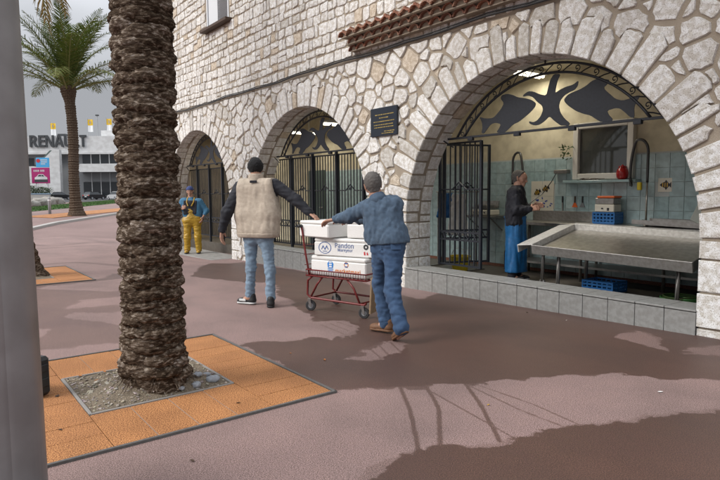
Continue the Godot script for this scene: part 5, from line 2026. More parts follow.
func build_cart() -> void:
	# the cart runs along its own -z; it heads for the left, handle first
	var fw := Vector3(-0.96, 0, 0.28).normalized()
	var turn := atan2(-fw.x, -fw.z)
	var at := g3(-3.08, 1.92)
	var c := thing("shopping_cart", "red tubular shopping cart loaded with white foam boxes", "cart", at, turn)
	var wl := 0.39; var ww := 0.24
	var bed := 0.42
	# bed: rim and crossing wires
	var rim := MB.new()
	for y in [bed, bed + 0.07]:
		rim.tube([Vector3(-ww - .02, y, -wl - .03), Vector3(ww + .02, y, -wl - .03), Vector3(ww + .02, y, wl + .06), Vector3(-ww - .02, y, wl + .06), Vector3(-ww - .02, y, -wl - .03)], 0.009, 6)
	obj("basket_rim", rim, M.cart_red, c, true)
	var w1 := MB.new()
	w1.tube([Vector3(-ww - .02, bed, 0), Vector3(ww + .02, bed, 0)], 0.004, 4)
	var w1m := w1.mesh()
	for i in 17:
		inst("wire", w1m, M.cart_red, c, Transform3D(Basis.IDENTITY, Vector3(0, 0, -wl - .03 + i * (2 * wl + .09) / 16)))
	var w2 := MB.new()
	w2.tube([Vector3(0, bed - .004, -wl - .03), Vector3(0, bed - .004, wl + .06)], 0.004, 4)
	var w2m := w2.mesh()
	for i in 9:
		inst("wire", w2m, M.cart_red, c, Transform3D(Basis.IDENTITY, Vector3(-ww - .02 + i * (2 * ww + .04) / 8, 0, 0)))
	var w3 := MB.new()
	w3.tube([Vector3(0, bed, 0), Vector3(0, bed + .07, 0)], 0.0035, 4)
	var w3m := w3.mesh()
	for i in 26:
		for s in [-1.0, 1.0]:
			inst("wire", w3m, M.cart_red, c, Transform3D(Basis.IDENTITY, Vector3(s * (ww + .02), 0, -wl - .03 + i * (2 * wl + .09) / 25)))
	# chassis: each side runs down to the castors
	for s in [-1.0, 1.0]:
		var fr := MB.new()
		var x: float = s * ww
		fr.tube([Vector3(x, bed, -wl + .06), Vector3(x, bed - .06, -wl - .02), Vector3(x, 0.19, -wl - .03), Vector3(x, 0.155, -wl + .03), Vector3(x, 0.15, wl - .10), Vector3(x, 0.15, wl + .02), Vector3(x, 0.17, wl + .05)], 0.013, 8)
		fr.tube([Vector3(x, bed, wl - .22), Vector3(x, bed - .10, wl - .12), Vector3(x, 0.16, wl - .04)], 0.012, 8)
		fr.tube([Vector3(x, bed - .01, -wl + .20), Vector3(x, bed - .10, -wl + .12), Vector3(x, 0.16, -wl + .02)], 0.012, 8)
		obj("frame_tube", fr, M.cart_red, c, true)
		# uprights of the handle
		var up := MB.new()
		up.tube([Vector3(x * .98, bed, -wl - .0), Vector3(x, bed + .25, -wl - .05), Vector3(x, 0.95, -wl - .10), Vector3(x, 1.0, -wl - .12)], 0.012, 8)
		obj("upright", up, M.cart_red, c, true)
	for y in [0.30, 0.42, 0.53]:
		var cr := MB.new()
		cr.tube([Vector3(-ww, bed + y - .18, -wl - .03 - y * .12), Vector3(ww, bed + y - .18, -wl - .03 - y * .12)], 0.005, 5)
		obj("back_wire", cr, M.cart_red, c)
	for z in [-wl + 0.02, wl - 0.04]:
		var cr := MB.new()
		cr.tube([Vector3(-ww, 0.155, z), Vector3(ww, 0.155, z)], 0.011, 6)
		obj("cross_tube", cr, M.cart_red, c)
	var hb := MB.new()
	hb.tube([Vector3(-ww - .03, 1.0, -wl - .12), Vector3(ww + .03, 1.0, -wl - .12)], 0.015, 10)
	obj("handle", hb, M.cart_red, c, true)
	for s in [-1.0, 1.0]:
		var cp := MB.new()
		cp.tube([Vector3(s * (ww - .01), 1.0, -wl - .12), Vector3(s * (ww + .05), 1.0, -wl - .12)], 0.02, 10)
		obj("handle_cap", cp, M.black_plastic, c, true)
	var wh := MB.new()
	wh.lathe([Vector2(0.032, -0.016), Vector2(0.056, -0.016), Vector2(0.062, -0.008), Vector2(0.062, 0.008), Vector2(0.056, 0.016), Vector2(0.032, 0.016)], 24, Transform3D(Basis(Vector3.BACK, PI / 2), Vector3.ZERO))
	var whm := wh.mesh()
	var rm := MB.new()
	rm.lathe([Vector2(0, -0.014), Vector2(0.033, -0.011), Vector2(0.033, 0.011), Vector2(0, 0.014)], 20, Transform3D(Basis(Vector3.BACK, PI / 2), Vector3.ZERO))
	var rmm := rm.mesh()
	for s in [[-1, -1, 0.5], [1, -1, 0.2], [-1, 1, 0.35], [1, 1, -0.3]]:
		var ca := part("castor", c)
		ca.position = Vector3(s[0] * ww, 0.062, s[1] * wl + 0.02)
		ca.rotation.y = s[2]
		inst("tyre", whm, M.rubber, ca)
		inst("hub", rmm, M.rim_grey, ca)
		var fk := MB.new()
		for q in [-1.0, 1.0]:
			fk.box(Vector3(q * 0.024, 0.035, -0.008), Vector3(0.005, 0.09, 0.03), Basis(Vector3.RIGHT, -0.2))
		fk.box(Vector3(0, 0.078, -0.016), Vector3(0.055, 0.008, 0.04))
		obj("fork", fk, M.steel_dull, ca)
	# brown board standing under the bed
	var bd := thing("brown_board", "upright brown board under the rear end of the red cart", "board", at + Basis(Vector3.UP, turn) * Vector3(-0.18, 0.065, 0.50), turn + 0.25)
	var bm := MB.new()
	bm.box(Vector3(0, 0.20, 0), Vector3(0.20, 0.40, 0.02), Basis(Vector3.RIGHT, 0.06), 0.003)
	obj("panel", bm, M.cardboard, bd)
	# boxes
	var B := Basis(Vector3.UP, turn)
	var sz := Vector3(0.44, 0.225, 0.80)
	var b1 := foam_box("bottom white foam box with a blue emblem and orange print", at + B * Vector3(0, bed + 0.012, 0.02), turn, sz, 1)
	var b2 := foam_box("middle white foam box with blue lettering and round logo", at + B * Vector3(0.02, bed + 0.243, 0.05), turn + 0.13, Vector3(0.42, 0.205, 0.78), 2)
	var b3 := foam_box("plain foam box on top, nearest the man in the vest", at + B * Vector3(-0.05, bed + 0.455, -0.27), turn - 0.16, Vector3(0.42, 0.19, 0.52), 3)
	var b4 := foam_box("plain foam box on top, nearest the man in denim", at + B * Vector3(0.08, bed + 0.455, 0.34), turn + 0.05, Vector3(0.42, 0.20, 0.50), 4)
	# print on the long side that faces the camera (-x of each box)
	var side := Basis(Vector3.UP, -PI / 2)
	var put := func(b: Node3D, called: String, me: Mesh, m: Material, z: float, y: float, hx: float) -> void:
		inst(called, me, m, b, Transform3D(side, Vector3(-hx - 0.002, y, z)))
	put.call(b2, "print", text_mesh("Pandon", 0.055, 0.001, false), M.ink_blue, 0.02, 0.125, 0.21)
	put.call(b2, "print", text_mesh("Mareyeur", 0.034, 0.001, false), M.ink_blue, 0.03, 0.075, 0.21)
	var lg := MB.new()
	ring(lg, Vector3.ZERO, 0.062, 0.007, 1.25)
	lg.prism(poly([-0.05, -0.02, -0.025, 0.03, 0, -0.01, 0.025, 0.03, 0.05, -0.02, 0.04, -0.02, 0.025, 0.012, 0, -0.028, -0.025, 0.012, -0.04, -0.02]), 0, 0.0008)
	lg.box(Vector3(0, -0.04, 0), Vector3(0.06, 0.006, 0.001))
	put.call(b2, "round_logo", lg.mesh(), M.ink_blue, -0.24, 0.095, 0.21)
	var em := MB.new()
	ring(em, Vector3(0, 0.12, 0), 0.012, 0.02)
	put.call(b2, "dark_emblem", em.mesh(), M.sign_dark, 0.30, 0.0, 0.21)
	var rd := MB.new()
	rd.prism(poly([-0.025, 0.03, -0.005, 0.03, -0.01, 0.07, -0.028, 0.065]), 0, 0.0008)
	rd.prism(poly([0.01, 0.03, 0.03, 0.035, 0.02, 0.065, 0.008, 0.06]), 0, 0.0008)
	put.call(b2, "red_mark", rd.mesh(), M.ink_red, 0.30, 0.0, 0.21)
	var e1 := MB.new()
	e1.prism(poly([-0.035, -0.03, 0.035, -0.03, 0.045, 0.02, 0.02, 0.05, -0.02, 0.05, -0.045, 0.02]), 0, 0.0008)
	e1.box(Vector3(0, -0.042, 0), Vector3(0.08, 0.01, 0.001))
	e1.box(Vector3(0, -0.062, 0), Vector3(0.07, 0.012, 0.001))
	put.call(b1, "blue_emblem", e1.mesh(), M.ink_bright_blue, -0.10, 0.125, 0.22)
	var e2 := MB.new()
	for i in 3:
		e2.prism(poly([-0.02, 0.03 - i * 0.026, 0.02, 0.03 - i * 0.026, 0.022, 0.046 - i * 0.026, -0.018, 0.046 - i * 0.026]), 0.001, 0.0018)
	put.call(b1, "emblem_mark", e2.mesh(), M.foam, -0.10, 0.125, 0.22)
	var o1 := MB.new()
	ring(o1, Vector3.ZERO, 0.022, 0.010)
	put.call(b1, "orange_ring", o1.mesh(), M.ink_orange, 0.13, 0.145, 0.22)
	var o2 := MB.new()
	o2.box(Vector3(0, 0.018, 0.001), Vector3(0.05, 0.014, 0.001))
	o2.box(Vector3(0, -0.022, 0.001), Vector3(0.04, 0.012, 0.001))
	put.call(b1, "ring_mark", o2.mesh(), M.ink_blue, 0.13, 0.145, 0.22)
	put.call(b1, "print", text_mesh("marketmaxi", 0.046, 0.001), M.ink_orange, 0.15, 0.07, 0.22)

# ---------- people ----------
func blob_for(J: Dictionary, cell: float, k: float) -> Blob:
	var lo := Vector3(9, 9, 9)
	var hi := -lo
	for p in J.values():
		lo = lo.min(p)
		hi = hi.max(p)
	return Blob.new(lo - Vector3(.28, .12, .28), hi + Vector3(.28, .28, .28), cell, k)

func folds(b: Blob, sd: int, amp: float, fr := 9.0, grain := Vector3.ONE) -> void:
	b.grain = grain
	b.noise = FastNoiseLite.new()
	b.noise.seed = sd
	b.noise.frequency = fr
	b.noise.fractal_octaves = 2
	b.noise.fractal_type = FastNoiseLite.FRACTAL_RIDGED
	b.amp = amp

func torso(b: Blob, J: Dictionary, f: Vector3, g: float) -> void:
	# f: where the chest points; g: added thickness
	var side: Vector3 = (J.sr - J.sl).normalized()
	var sl: Vector3 = J.sl + side * 0.065 - Vector3(0, 0.02, 0)
	var sr: Vector3 = J.sr - side * 0.065 - Vector3(0, 0.02, 0)
	var hm: Vector3 = (J.hipl + J.hipr) / 2
	var ml: Vector3 = (J.sl + J.sr) / 2
	var wl: Vector3 = J.hipl.lerp(sl, 0.42) + side * 0.0
	var wr: Vector3 = J.hipr.lerp(sr, 0.42) - side * 0.0
	b.cap(J.hipl + Vector3(0, .03, 0), wl, 0.115 + g, 0.11 + g, f, 1.12)
	b.cap(J.hipr + Vector3(0, .03, 0), wr, 0.115 + g, 0.11 + g, f, 1.12)
	b.cap(wl, sl, 0.11 + g, 0.095 + g, f, 1.05)
	b.cap(wr, sr, 0.11 + g, 0.095 + g, f, 1.05)
	b.cap(hm + Vector3(0, .06, 0), ml - Vector3(0, .08, 0), 0.11 + g, 0.115 + g, f, 1.05)
	b.cap(ml - Vector3(0, .02, 0), J.neck, 0.085 + g, 0.06 + g * .6)

func arm(b: Blob, s: Vector3, e: Vector3, w: Vector3, g: float, to := 1.0) -> void:
	b.cap(s, e, 0.058 + g, 0.045 + g)
	b.cap(e, e.lerp(w, to), 0.045 + g, 0.030 + g * 0.9)

func leg(b: Blob, h: Vector3, k: Vector3, a: Vector3, g: float, hem: float) -> void:
	b.cap(h, k, 0.088 + g, 0.058 + g)
	b.cap(k, a, 0.058 + g, hem)

func head_parts(mb: MB, J: Dictionary, f: Vector3) -> void:
	var c: Vector3 = J.head
	var u: Vector3 = (J.head - J.neck).normalized().lerp(Vector3.UP, 0.5).normalized()
	f = (f - u * f.dot(u)).normalized()
	var s := f.cross(u)
	var b := Blob.new(c - Vector3(.19, .24, .19), c + Vector3(.19, .19, .19), 0.006, 0.007)
	b.cap(c + u * 0.030 - f * 0.022, c + u * 0.028 + f * 0.025, 0.090, 0.082, s, 1.18)
	b.cap(c - u * 0.01 + f * 0.03, c - u * 0.088 + f * 0.062, 0.066, 0.030, s, 1.08)
	b.cap(c + u * 0.012 + f * 0.092, c - u * 0.034 + f * 0.112, 0.008, 0.013)
	b.cap(c + u * 0.026 + f * 0.092 - s * .03, c + u * 0.026 + f * 0.092 + s * .03, 0.010, 0.010)
	b.cap(c - u * 0.060 + f * 0.090 - s * .018, c - u * 0.060 + f * 0.090 + s * .018, 0.007, 0.007)
	for q in [-1.0, 1.0]:
		b.cap(c + s * q * 0.080 + u * 0.018 - f * .012, c + s * q * 0.078 - u * 0.028 - f * .004, 0.013, 0.009, s, 1.4)
		b.cap(c + s * q * 0.045 - u * 0.03 + f * .06, c + s * q * 0.05 - u * 0.01 + f * .05, 0.022, 0.020)
	b.cap(c - u * 0.05 - f * 0.022, J.neck - u * 0.03, 0.056, 0.060)
	b.emit(mb)

func eyes(parent: Node, J: Dictionary, f: Vector3) -> void:
	var c: Vector3 = J.head
	var u: Vector3 = (J.head - J.neck).normalized().lerp(Vector3.UP, 0.5).normalized()
	f = (f - u * f.dot(u)).normalized()
	var s := f.cross(u)
	for q in [-1.0, 1.0]:
		var mb := MB.new()
		rock_mesh(mb, Vector3(0.011, 0.007, 0.007), 4)
		var o := obj("eye", mb, M.black_glaze, parent, true)
		o.position = c + s * q * 0.033 + u * 0.008 + f * 0.090
		o.basis = Basis(s, u, -f)

func hand_parts(mb: MB, w: Vector3, d: Vector3, pn: Vector3, thumb: Vector3, curl: float) -> void:
	# d: along the fingers, pn: out of the palm, thumb: to the thumb's side
	d = d.normalized()
	pn = (pn - d * pn.dot(d)).normalized()
	var t := d.cross(pn)
	if t.dot(thumb) < 0:
		t = -t
	var b := Blob.new(w - Vector3(.24, .24, .24), w + Vector3(.24, .24, .24), 0.005, 0.004)
	for i in 4:
		var o := (1.5 - i) * 0.020
		b.cap(w + t * o * 0.7 + d * 0.01, w + t * o + d * 0.085, 0.017, 0.013, pn, 1.15)
	for i in 4:
		var o := (1.5 - i) * 0.0215
		var p := w + t * o + d * 0.085
		var ln: float = [0.040, 0.046, 0.042, 0.032][i]
		var dir := d
		for k in 3:
			dir = (dir.rotated(d.cross(pn).normalized(), curl * (0.6 + 0.2 * k))).normalized()
			var q: Vector3 = p + dir * ln * float([1.0, 0.7, 0.55][k])
			b.cap(p, q, 0.0095 - 0.001 * k, 0.0088 - 0.001 * k)
			p = q
	var p0 := w + t * 0.030 + d * 0.022
	var p1 := p0 + (t * 0.7 + d * 0.55 + pn * 0.3).normalized() * 0.045
	var p2 := p1 + (t * 0.25 + d * 0.85 + pn * 0.35).normalized() * 0.032
	b.cap(w + t * .012 + d * .02, p0, 0.014, 0.0135)
	b.cap(p0, p1, 0.0135, 0.0105)
	b.cap(p1, p2, 0.0105, 0.0085)
	b.emit(mb)

func body_mesh(parent: Node, J: Dictionary, f: Vector3, look: Vector3, hands: Array) -> void:
	var mb := MB.new()
	var b := blob_for(J, 0.016, 0.018)
	torso(b, J, f, -0.02)
	for s in ["l", "r"]:
		arm(b, J["s" + s], J["e" + s], J["w" + s], -0.010)
		leg(b, J["hip" + s], J["k" + s], J["a" + s], -0.018, 0.038)
		b.cap(J["a" + s], J["t" + s].lerp(J["a" + s], .35), 0.036, 0.026)
	b.cap(J.neck - Vector3(0, .06, 0), J.neck.lerp(J.head, 0.5), 0.062, 0.056)
	b.emit(mb)
	head_parts(mb, J, look)
	for h in hands:
		hand_parts(mb, h[0], h[1], h[2], h[3], h[4])
	obj("body", mb, M.skin, parent, true)

func shoe(parent: Node, heel: Vector3, toe: Vector3, top: Material, sole: Material, called := "shoe") -> void:
	var d := (toe - heel).normalized()
	var lo := heel.min(toe) - Vector3(.12, .1, .12)
	var hi := heel.max(toe) + Vector3(.12, .16, .12)
	var up := Vector3.UP - d * d.y
	up = up.normalized()
	var mb := MB.new()
	var b := Blob.new(lo, hi, 0.007, 0.008)
	b.cap(heel + up * .05, heel + up * 0.10, 0.044, 0.042)
	b.cap(heel + up * .045, toe + up * .032 - d * .03, 0.044, 0.036, up, 1.1)
	b.cap(toe + up * .034 - d * .06, toe + up * .028 - d * .02, 0.044, 0.032, up, 1.3)
	b.clip(-up, heel + up * .018)
	b.emit(mb)
	var s := obj(called, mb, top, parent, true)
	var m2 := MB.new()
	var b2 := Blob.new(lo, hi, 0.007, 0.005)
	b2.cap(heel + up * .01, toe + up * .01 - d * .03, 0.047, 0.044)
	b2.clip(up, heel + up * .024)
	b2.clip(-up, heel + up * 0.002)
	b2.emit(m2)
	obj("sole", m2, sole, s, true)

func garment(parent: Node, called: String, m: Material, b: Blob) -> MeshInstance3D:
	var mb := MB.new()
	b.emit(mb)
	return obj(called, mb, m, parent, true)

func build_people() -> void:
	man_vest()
	man_denim()
	man_yellow()
	man_shop()

func man_vest() -> void:
	var P := thing("person", "man in a beige vest, black hat and light jeans pulling the cart", "person", g3(-3.95, 2.6))
	var J := {"head": Vector3(-0.168, 1.680, -0.045), "neck": Vector3(-0.134, 1.561, -0.037), "sl": Vector3(-0.298, 1.464, 0.107), "sr": Vector3(0.052, 1.485, -0.189), "el": Vector3(-0.310, 1.147, 0.283), "wl": Vector3(-0.352, 0.934, 0.336), "er": Vector3(0.262, 1.301, -0.357), "wr": Vector3(0.417, 1.145, -0.456), "hipl": Vector3(-0.169, 0.880, 0.037), "hipr": Vector3(0.015, 0.885, -0.072), "kl": Vector3(-0.162, 0.463, 0.050), "al": Vector3(-0.202, 0.094, 0.053), "tl": Vector3(-0.354, 0.018, 0.131), "kr": Vector3(0.070, 0.450, -0.088), "ar": Vector3(0.109, 0.086, -0.072), "tr": Vector3(-0.056, 0.012, -0.150)}
	var f := Vector3(-0.72, 0, -0.69)
	var look := Vector3(-0.85, -0.1, -0.5)
	body_mesh(P, J, f, look, [[J.wl, Vector3(-.05, -1, .05), Vector3(.6, 0, -.6), Vector3(-.6, 0, -.5), 0.35], [J.wr, Vector3(.75, -.55, -.4), Vector3(-.1, -1, 0), Vector3(-.5, 0, -.8), 0.45]])
	var j := blob_for(J, 0.013, 0.016)
	leg(j, J.hipl - Vector3(0, .02, 0), J.kl, J.al + Vector3(0, .02, 0), 0.006, 0.062)
	leg(j, J.hipr - Vector3(0, .02, 0), J.kr, J.ar + Vector3(0, .02, 0), 0.006, 0.062)
	j.cap(J.hipl + Vector3(0, .05, 0), J.hipr + Vector3(0, .05, 0), 0.125, 0.125, f, 1.1)
	j.cap(J.hipl.lerp(J.hipr, .2) - f * .03, J.hipl.lerp(J.hipr, .2) - f * .03 - Vector3(0, .06, 0), 0.095, 0.08)
	j.cap(J.hipl.lerp(J.hipr, .8) - f * .03, J.hipl.lerp(J.hipr, .8) - f * .03 - Vector3(0, .06, 0), 0.095, 0.08)
	folds(j, 5, 0.0125, 6.4, Vector3(0.8, 2.0, 0.8))
	j.clip(Vector3.DOWN, Vector3(0, 0.075, 0))
	garment(P, "jeans", M.jeans_light, j)
	var k := blob_for(J, 0.013, 0.014)
	arm(k, J.sl, J.el, J.wl, 0.026, 0.97)
	arm(k, J.sr, J.er, J.wr, 0.026, 0.97)
	var side: Vector3 = (J.sr - J.sl).normalized()
	k.cap(J.sl + side * .07 - Vector3(0, .05, 0), J.hipl + side * 0.0 + Vector3(0, .12, 0), 0.105, 0.118, f, 1.0)
	k.cap(J.sr - side * .07 - Vector3(0, .05, 0), J.hipr - side * 0.0 + Vector3(0, .12, 0), 0.105, 0.118, f, 1.0)
	k.cap(J.neck - Vector3(0, .05, 0), J.neck + Vector3(0, .01, 0), 0.085, 0.066)
	folds(k, 6, 0.0100, 7.2, Vector3(0.8, 1.8, 0.8))
	garment(P, "jacket", M.navy, k)
	var v := blob_for(J, 0.012, 0.02)
	torso(v, J, f, 0.042)
	v.cap(J.hipl - side * .02 + Vector3(0, .06, 0), J.hipr + side * .02 + Vector3(0, .06, 0), 0.145, 0.145, f, 1.0)
	v.cap(J.hipl.lerp(J.sl, .4), J.hipr.lerp(J.sr, .4), 0.138, 0.138, f, 1.0)
	v.cap(J.sl + side * .04, J.sr - side * .04, 0.092, 0.092)
	v.clip(-side + Vector3(0, .16, 0), J.sl + side * 0.0)
	v.clip(side + Vector3(0, .16, 0), J.sr - side * 0.0)
	v.clip(Vector3.DOWN, Vector3(0, 0.85, 0))
	v.clip(Vector3.UP, Vector3(0, 1.57, 0))
	folds(v, 7, 0.0100, 3.2, Vector3(1.9, 0.5, 1.9))
	var vo := garment(P, "vest", M.vest, v)
	var hemb := blob_for(J, 0.012, 0.02)
	hemb.cap(J.hipl - side * .02 + Vector3(0, .06, 0), J.hipr + side * .02 + Vector3(0, .06, 0), 0.149, 0.149, f, 1.0)
	torso(hemb, J, f, 0.046)
	hemb.clip(Vector3.UP, Vector3(0, 0.905, 0))
	hemb.clip(Vector3.DOWN, Vector3(0, 0.848, 0))
	hemb.clip(-side + Vector3(0, .16, 0), J.sl)
	hemb.clip(side + Vector3(0, .16, 0), J.sr)
	garment(vo, "hem_band", M.vest, hemb)
	var tg := MB.new()
	tg.box(J.neck - f * 0.135 - Vector3(0, .035, 0), Vector3(0.09, 0.03, 0.012), Basis.looking_at(f), 0.004)
	obj("neck_patch", tg, M.navy, vo)
	var col := blob_for(J, 0.010, 0.012)
	col.cap(J.neck - Vector3(0, .035, 0) - f * .012, J.neck + Vector3(0, .06, 0) - f * .016, 0.100, 0.088)
	col.clip(Vector3.UP, J.neck + Vector3(0, .062, 0))
	garment(P, "collar", M.vest, col)
	var c: Vector3 = J.head
	var h := Blob.new(c - Vector3(.2, .2, .2), c + Vector3(.2, .22, .2), 0.008, 0.01)
	h.cap(c + Vector3(0, .034, 0) - look * .022, c + Vector3(0, .04, 0) + look * .02, 0.099, 0.092)
	h.cap(c + Vector3(0, .07, 0), c + Vector3(0, .085, 0), 0.075, 0.068)
	h.clip(Vector3(look.x * .35, -1, look.z * .35), c - Vector3(0, 0.032, 0))
	folds(h, 8, 0.0060, 20.0)
	garment(P, "beanie", M.beanie, h)
	shoe(P, J.al + Vector3(0.03, -0.085, -0.02), J.tl + Vector3(-.01, -0.012, 0), M.shoe_black, M.shoe_white)
	shoe(P, J.ar + Vector3(0.03, -0.082, 0.02), J.tr + Vector3(0, -.008, 0), M.shoe_black, M.shoe_black)
	var st := MB.new()
	st.box(J.al.lerp(J.tl, .4) + Vector3(0.01, -0.005, 0.048), Vector3(0.10, 0.03, 0.012), Basis.looking_at(Vector3(.45, 0, .9)), 0.005)
	obj("shoe_stripe", st, M.shoe_white, P)

func man_denim() -> void:
	var P := thing("person", "grey-haired man in a denim shirt and jeans pushing the cart", "person", g3(-1.78, 2.38))
	var J := JD
	var f := Vector3(-0.86, -0.3, -0.42).normalized()
	var look := Vector3(-0.85, -0.15, -0.5)
	body_mesh(P, J, f, look, [[J.wl, Vector3(-.85, -.15, .3), Vector3(0, -1, .1), Vector3(-.3, 0, -1), 0.4], [J.wr, Vector3(-.9, -.1, .3), Vector3(0, -1, 0), Vector3(.2, 0, 1), 0.4]])
	var side: Vector3 = (J.sr - J.sl).normalized()
	var j := blob_for(J, 0.012, 0.016)
	leg(j, J.hipl - Vector3(0, .02, 0), J.kl, J.al + Vector3(0, .01, 0), 0.016, 0.074)
	leg(j, J.hipr - Vector3(0, .02, 0), J.kr, J.ar + Vector3(0, .02, 0), 0.016, 0.076)
	j.cap(J.hipl + Vector3(0, .06, 0), J.hipr + Vector3(0, .06, 0), 0.118, 0.118, f, 1.08)
	for q in [.15, .85]:
		var p: Vector3 = J.hipl.lerp(J.hipr, q) - f * .035
		j.cap(p, p - Vector3(0, .07, 0), 0.095, 0.085)
	folds(j, 15, 0.0125, 6.4, Vector3(0.8, 2.0, 0.8))
	j.clip((J.ar - J.kr).normalized(), J.ar + (J.ar - J.kr).normalized() * 0.05)
	garment(P, "jeans", M.jeans_dark, j)
	for q in [.12, .88]:
		var pk := MB.new()
		var p: Vector3 = J.hipl.lerp(J.hipr, q) - f * .128 - Vector3(0, .01, 0)
		pk.box(p, Vector3(0.10, 0.11, 0.008), Basis.looking_at(f), 0.003)
		obj("pocket", pk, M.jeans_dark, P)
	var s := blob_for(J, 0.012, 0.018)
	torso(s, J, f, 0.020)
	s.cap(J.sl + side * .05, J.sr - side * .05, 0.082, 0.082)
	arm(s, J.sl, J.el, J.wl, 0.026, 0.92)
	arm(s, J.sr, J.er, J.wr, 0.026, 0.92)
	s.cap(J.hipl + Vector3(0, .07, 0), J.hipr + Vector3(0, .07, 0), 0.136, 0.136, f, 1.05)
	s.clip(Vector3(0.1, -1, 0), Vector3(0, J.hipl.y + 0.03, 0))
	s.clip((J.head - J.neck).normalized(), J.neck + (J.head - J.neck).normalized() * 0.012)
	folds(s, 16, 0.0150, 5.6, Vector3(1.7, 0.8, 1.7))
	garment(P, "shirt", M.denim_shirt, s)
	var col := blob_for(J, 0.010, 0.010)
	var u: Vector3 = (J.head - J.neck).normalized()
	col.cap(J.neck - u * .03, J.neck + u * .015, 0.088, 0.074)
	col.clip(u, J.neck + u * .022)
	garment(P, "collar", M.denim_shirt, col)
	hair(P, J, look, 0.012)
	shoe(P, J.al + Vector3(0.04, -0.08, -0.01), J.tl + Vector3(-.01, 0, 0), M.shoe_brown, M.shoe_brown)
	shoe(P, J.ar + Vector3(0.035, -0.035, -0.005), J.tr + Vector3(-0.02, 0.0, 0), M.shoe_brown, M.shoe_brown)

func hair(P: Node, J: Dictionary, look: Vector3, th: float) -> void:
	var c: Vector3 = J.head
	var u: Vector3 = (J.head - J.neck).normalized().lerp(Vector3.UP, 0.5).normalized()
	var f := (look - u * look.dot(u)).normalized()
	var s := f.cross(u)
	var h := Blob.new(c - Vector3(.2, .22, .2), c + Vector3(.2, .2, .2), 0.007, 0.007)
	h.cap(c + u * 0.034 - f * 0.026, c + u * 0.034 + f * 0.022, 0.090 + th, 0.082 + th, s, 1.16)
	h.cap(c - u * 0.02 - f * 0.04, c - u * 0.055 - f * 0.04, 0.066 + th * .6, 0.052 + th * .3, s, 1.05)
	h.clip((f * 1.0 - u * 0.55).normalized(), c + f * 0.012 + u * 0.01)
	h.clip(-u, c - u * 0.075)
	folds(h, 31, 0.0060, 26.0)
	garment(P, "hair", M.hair_grey, h)

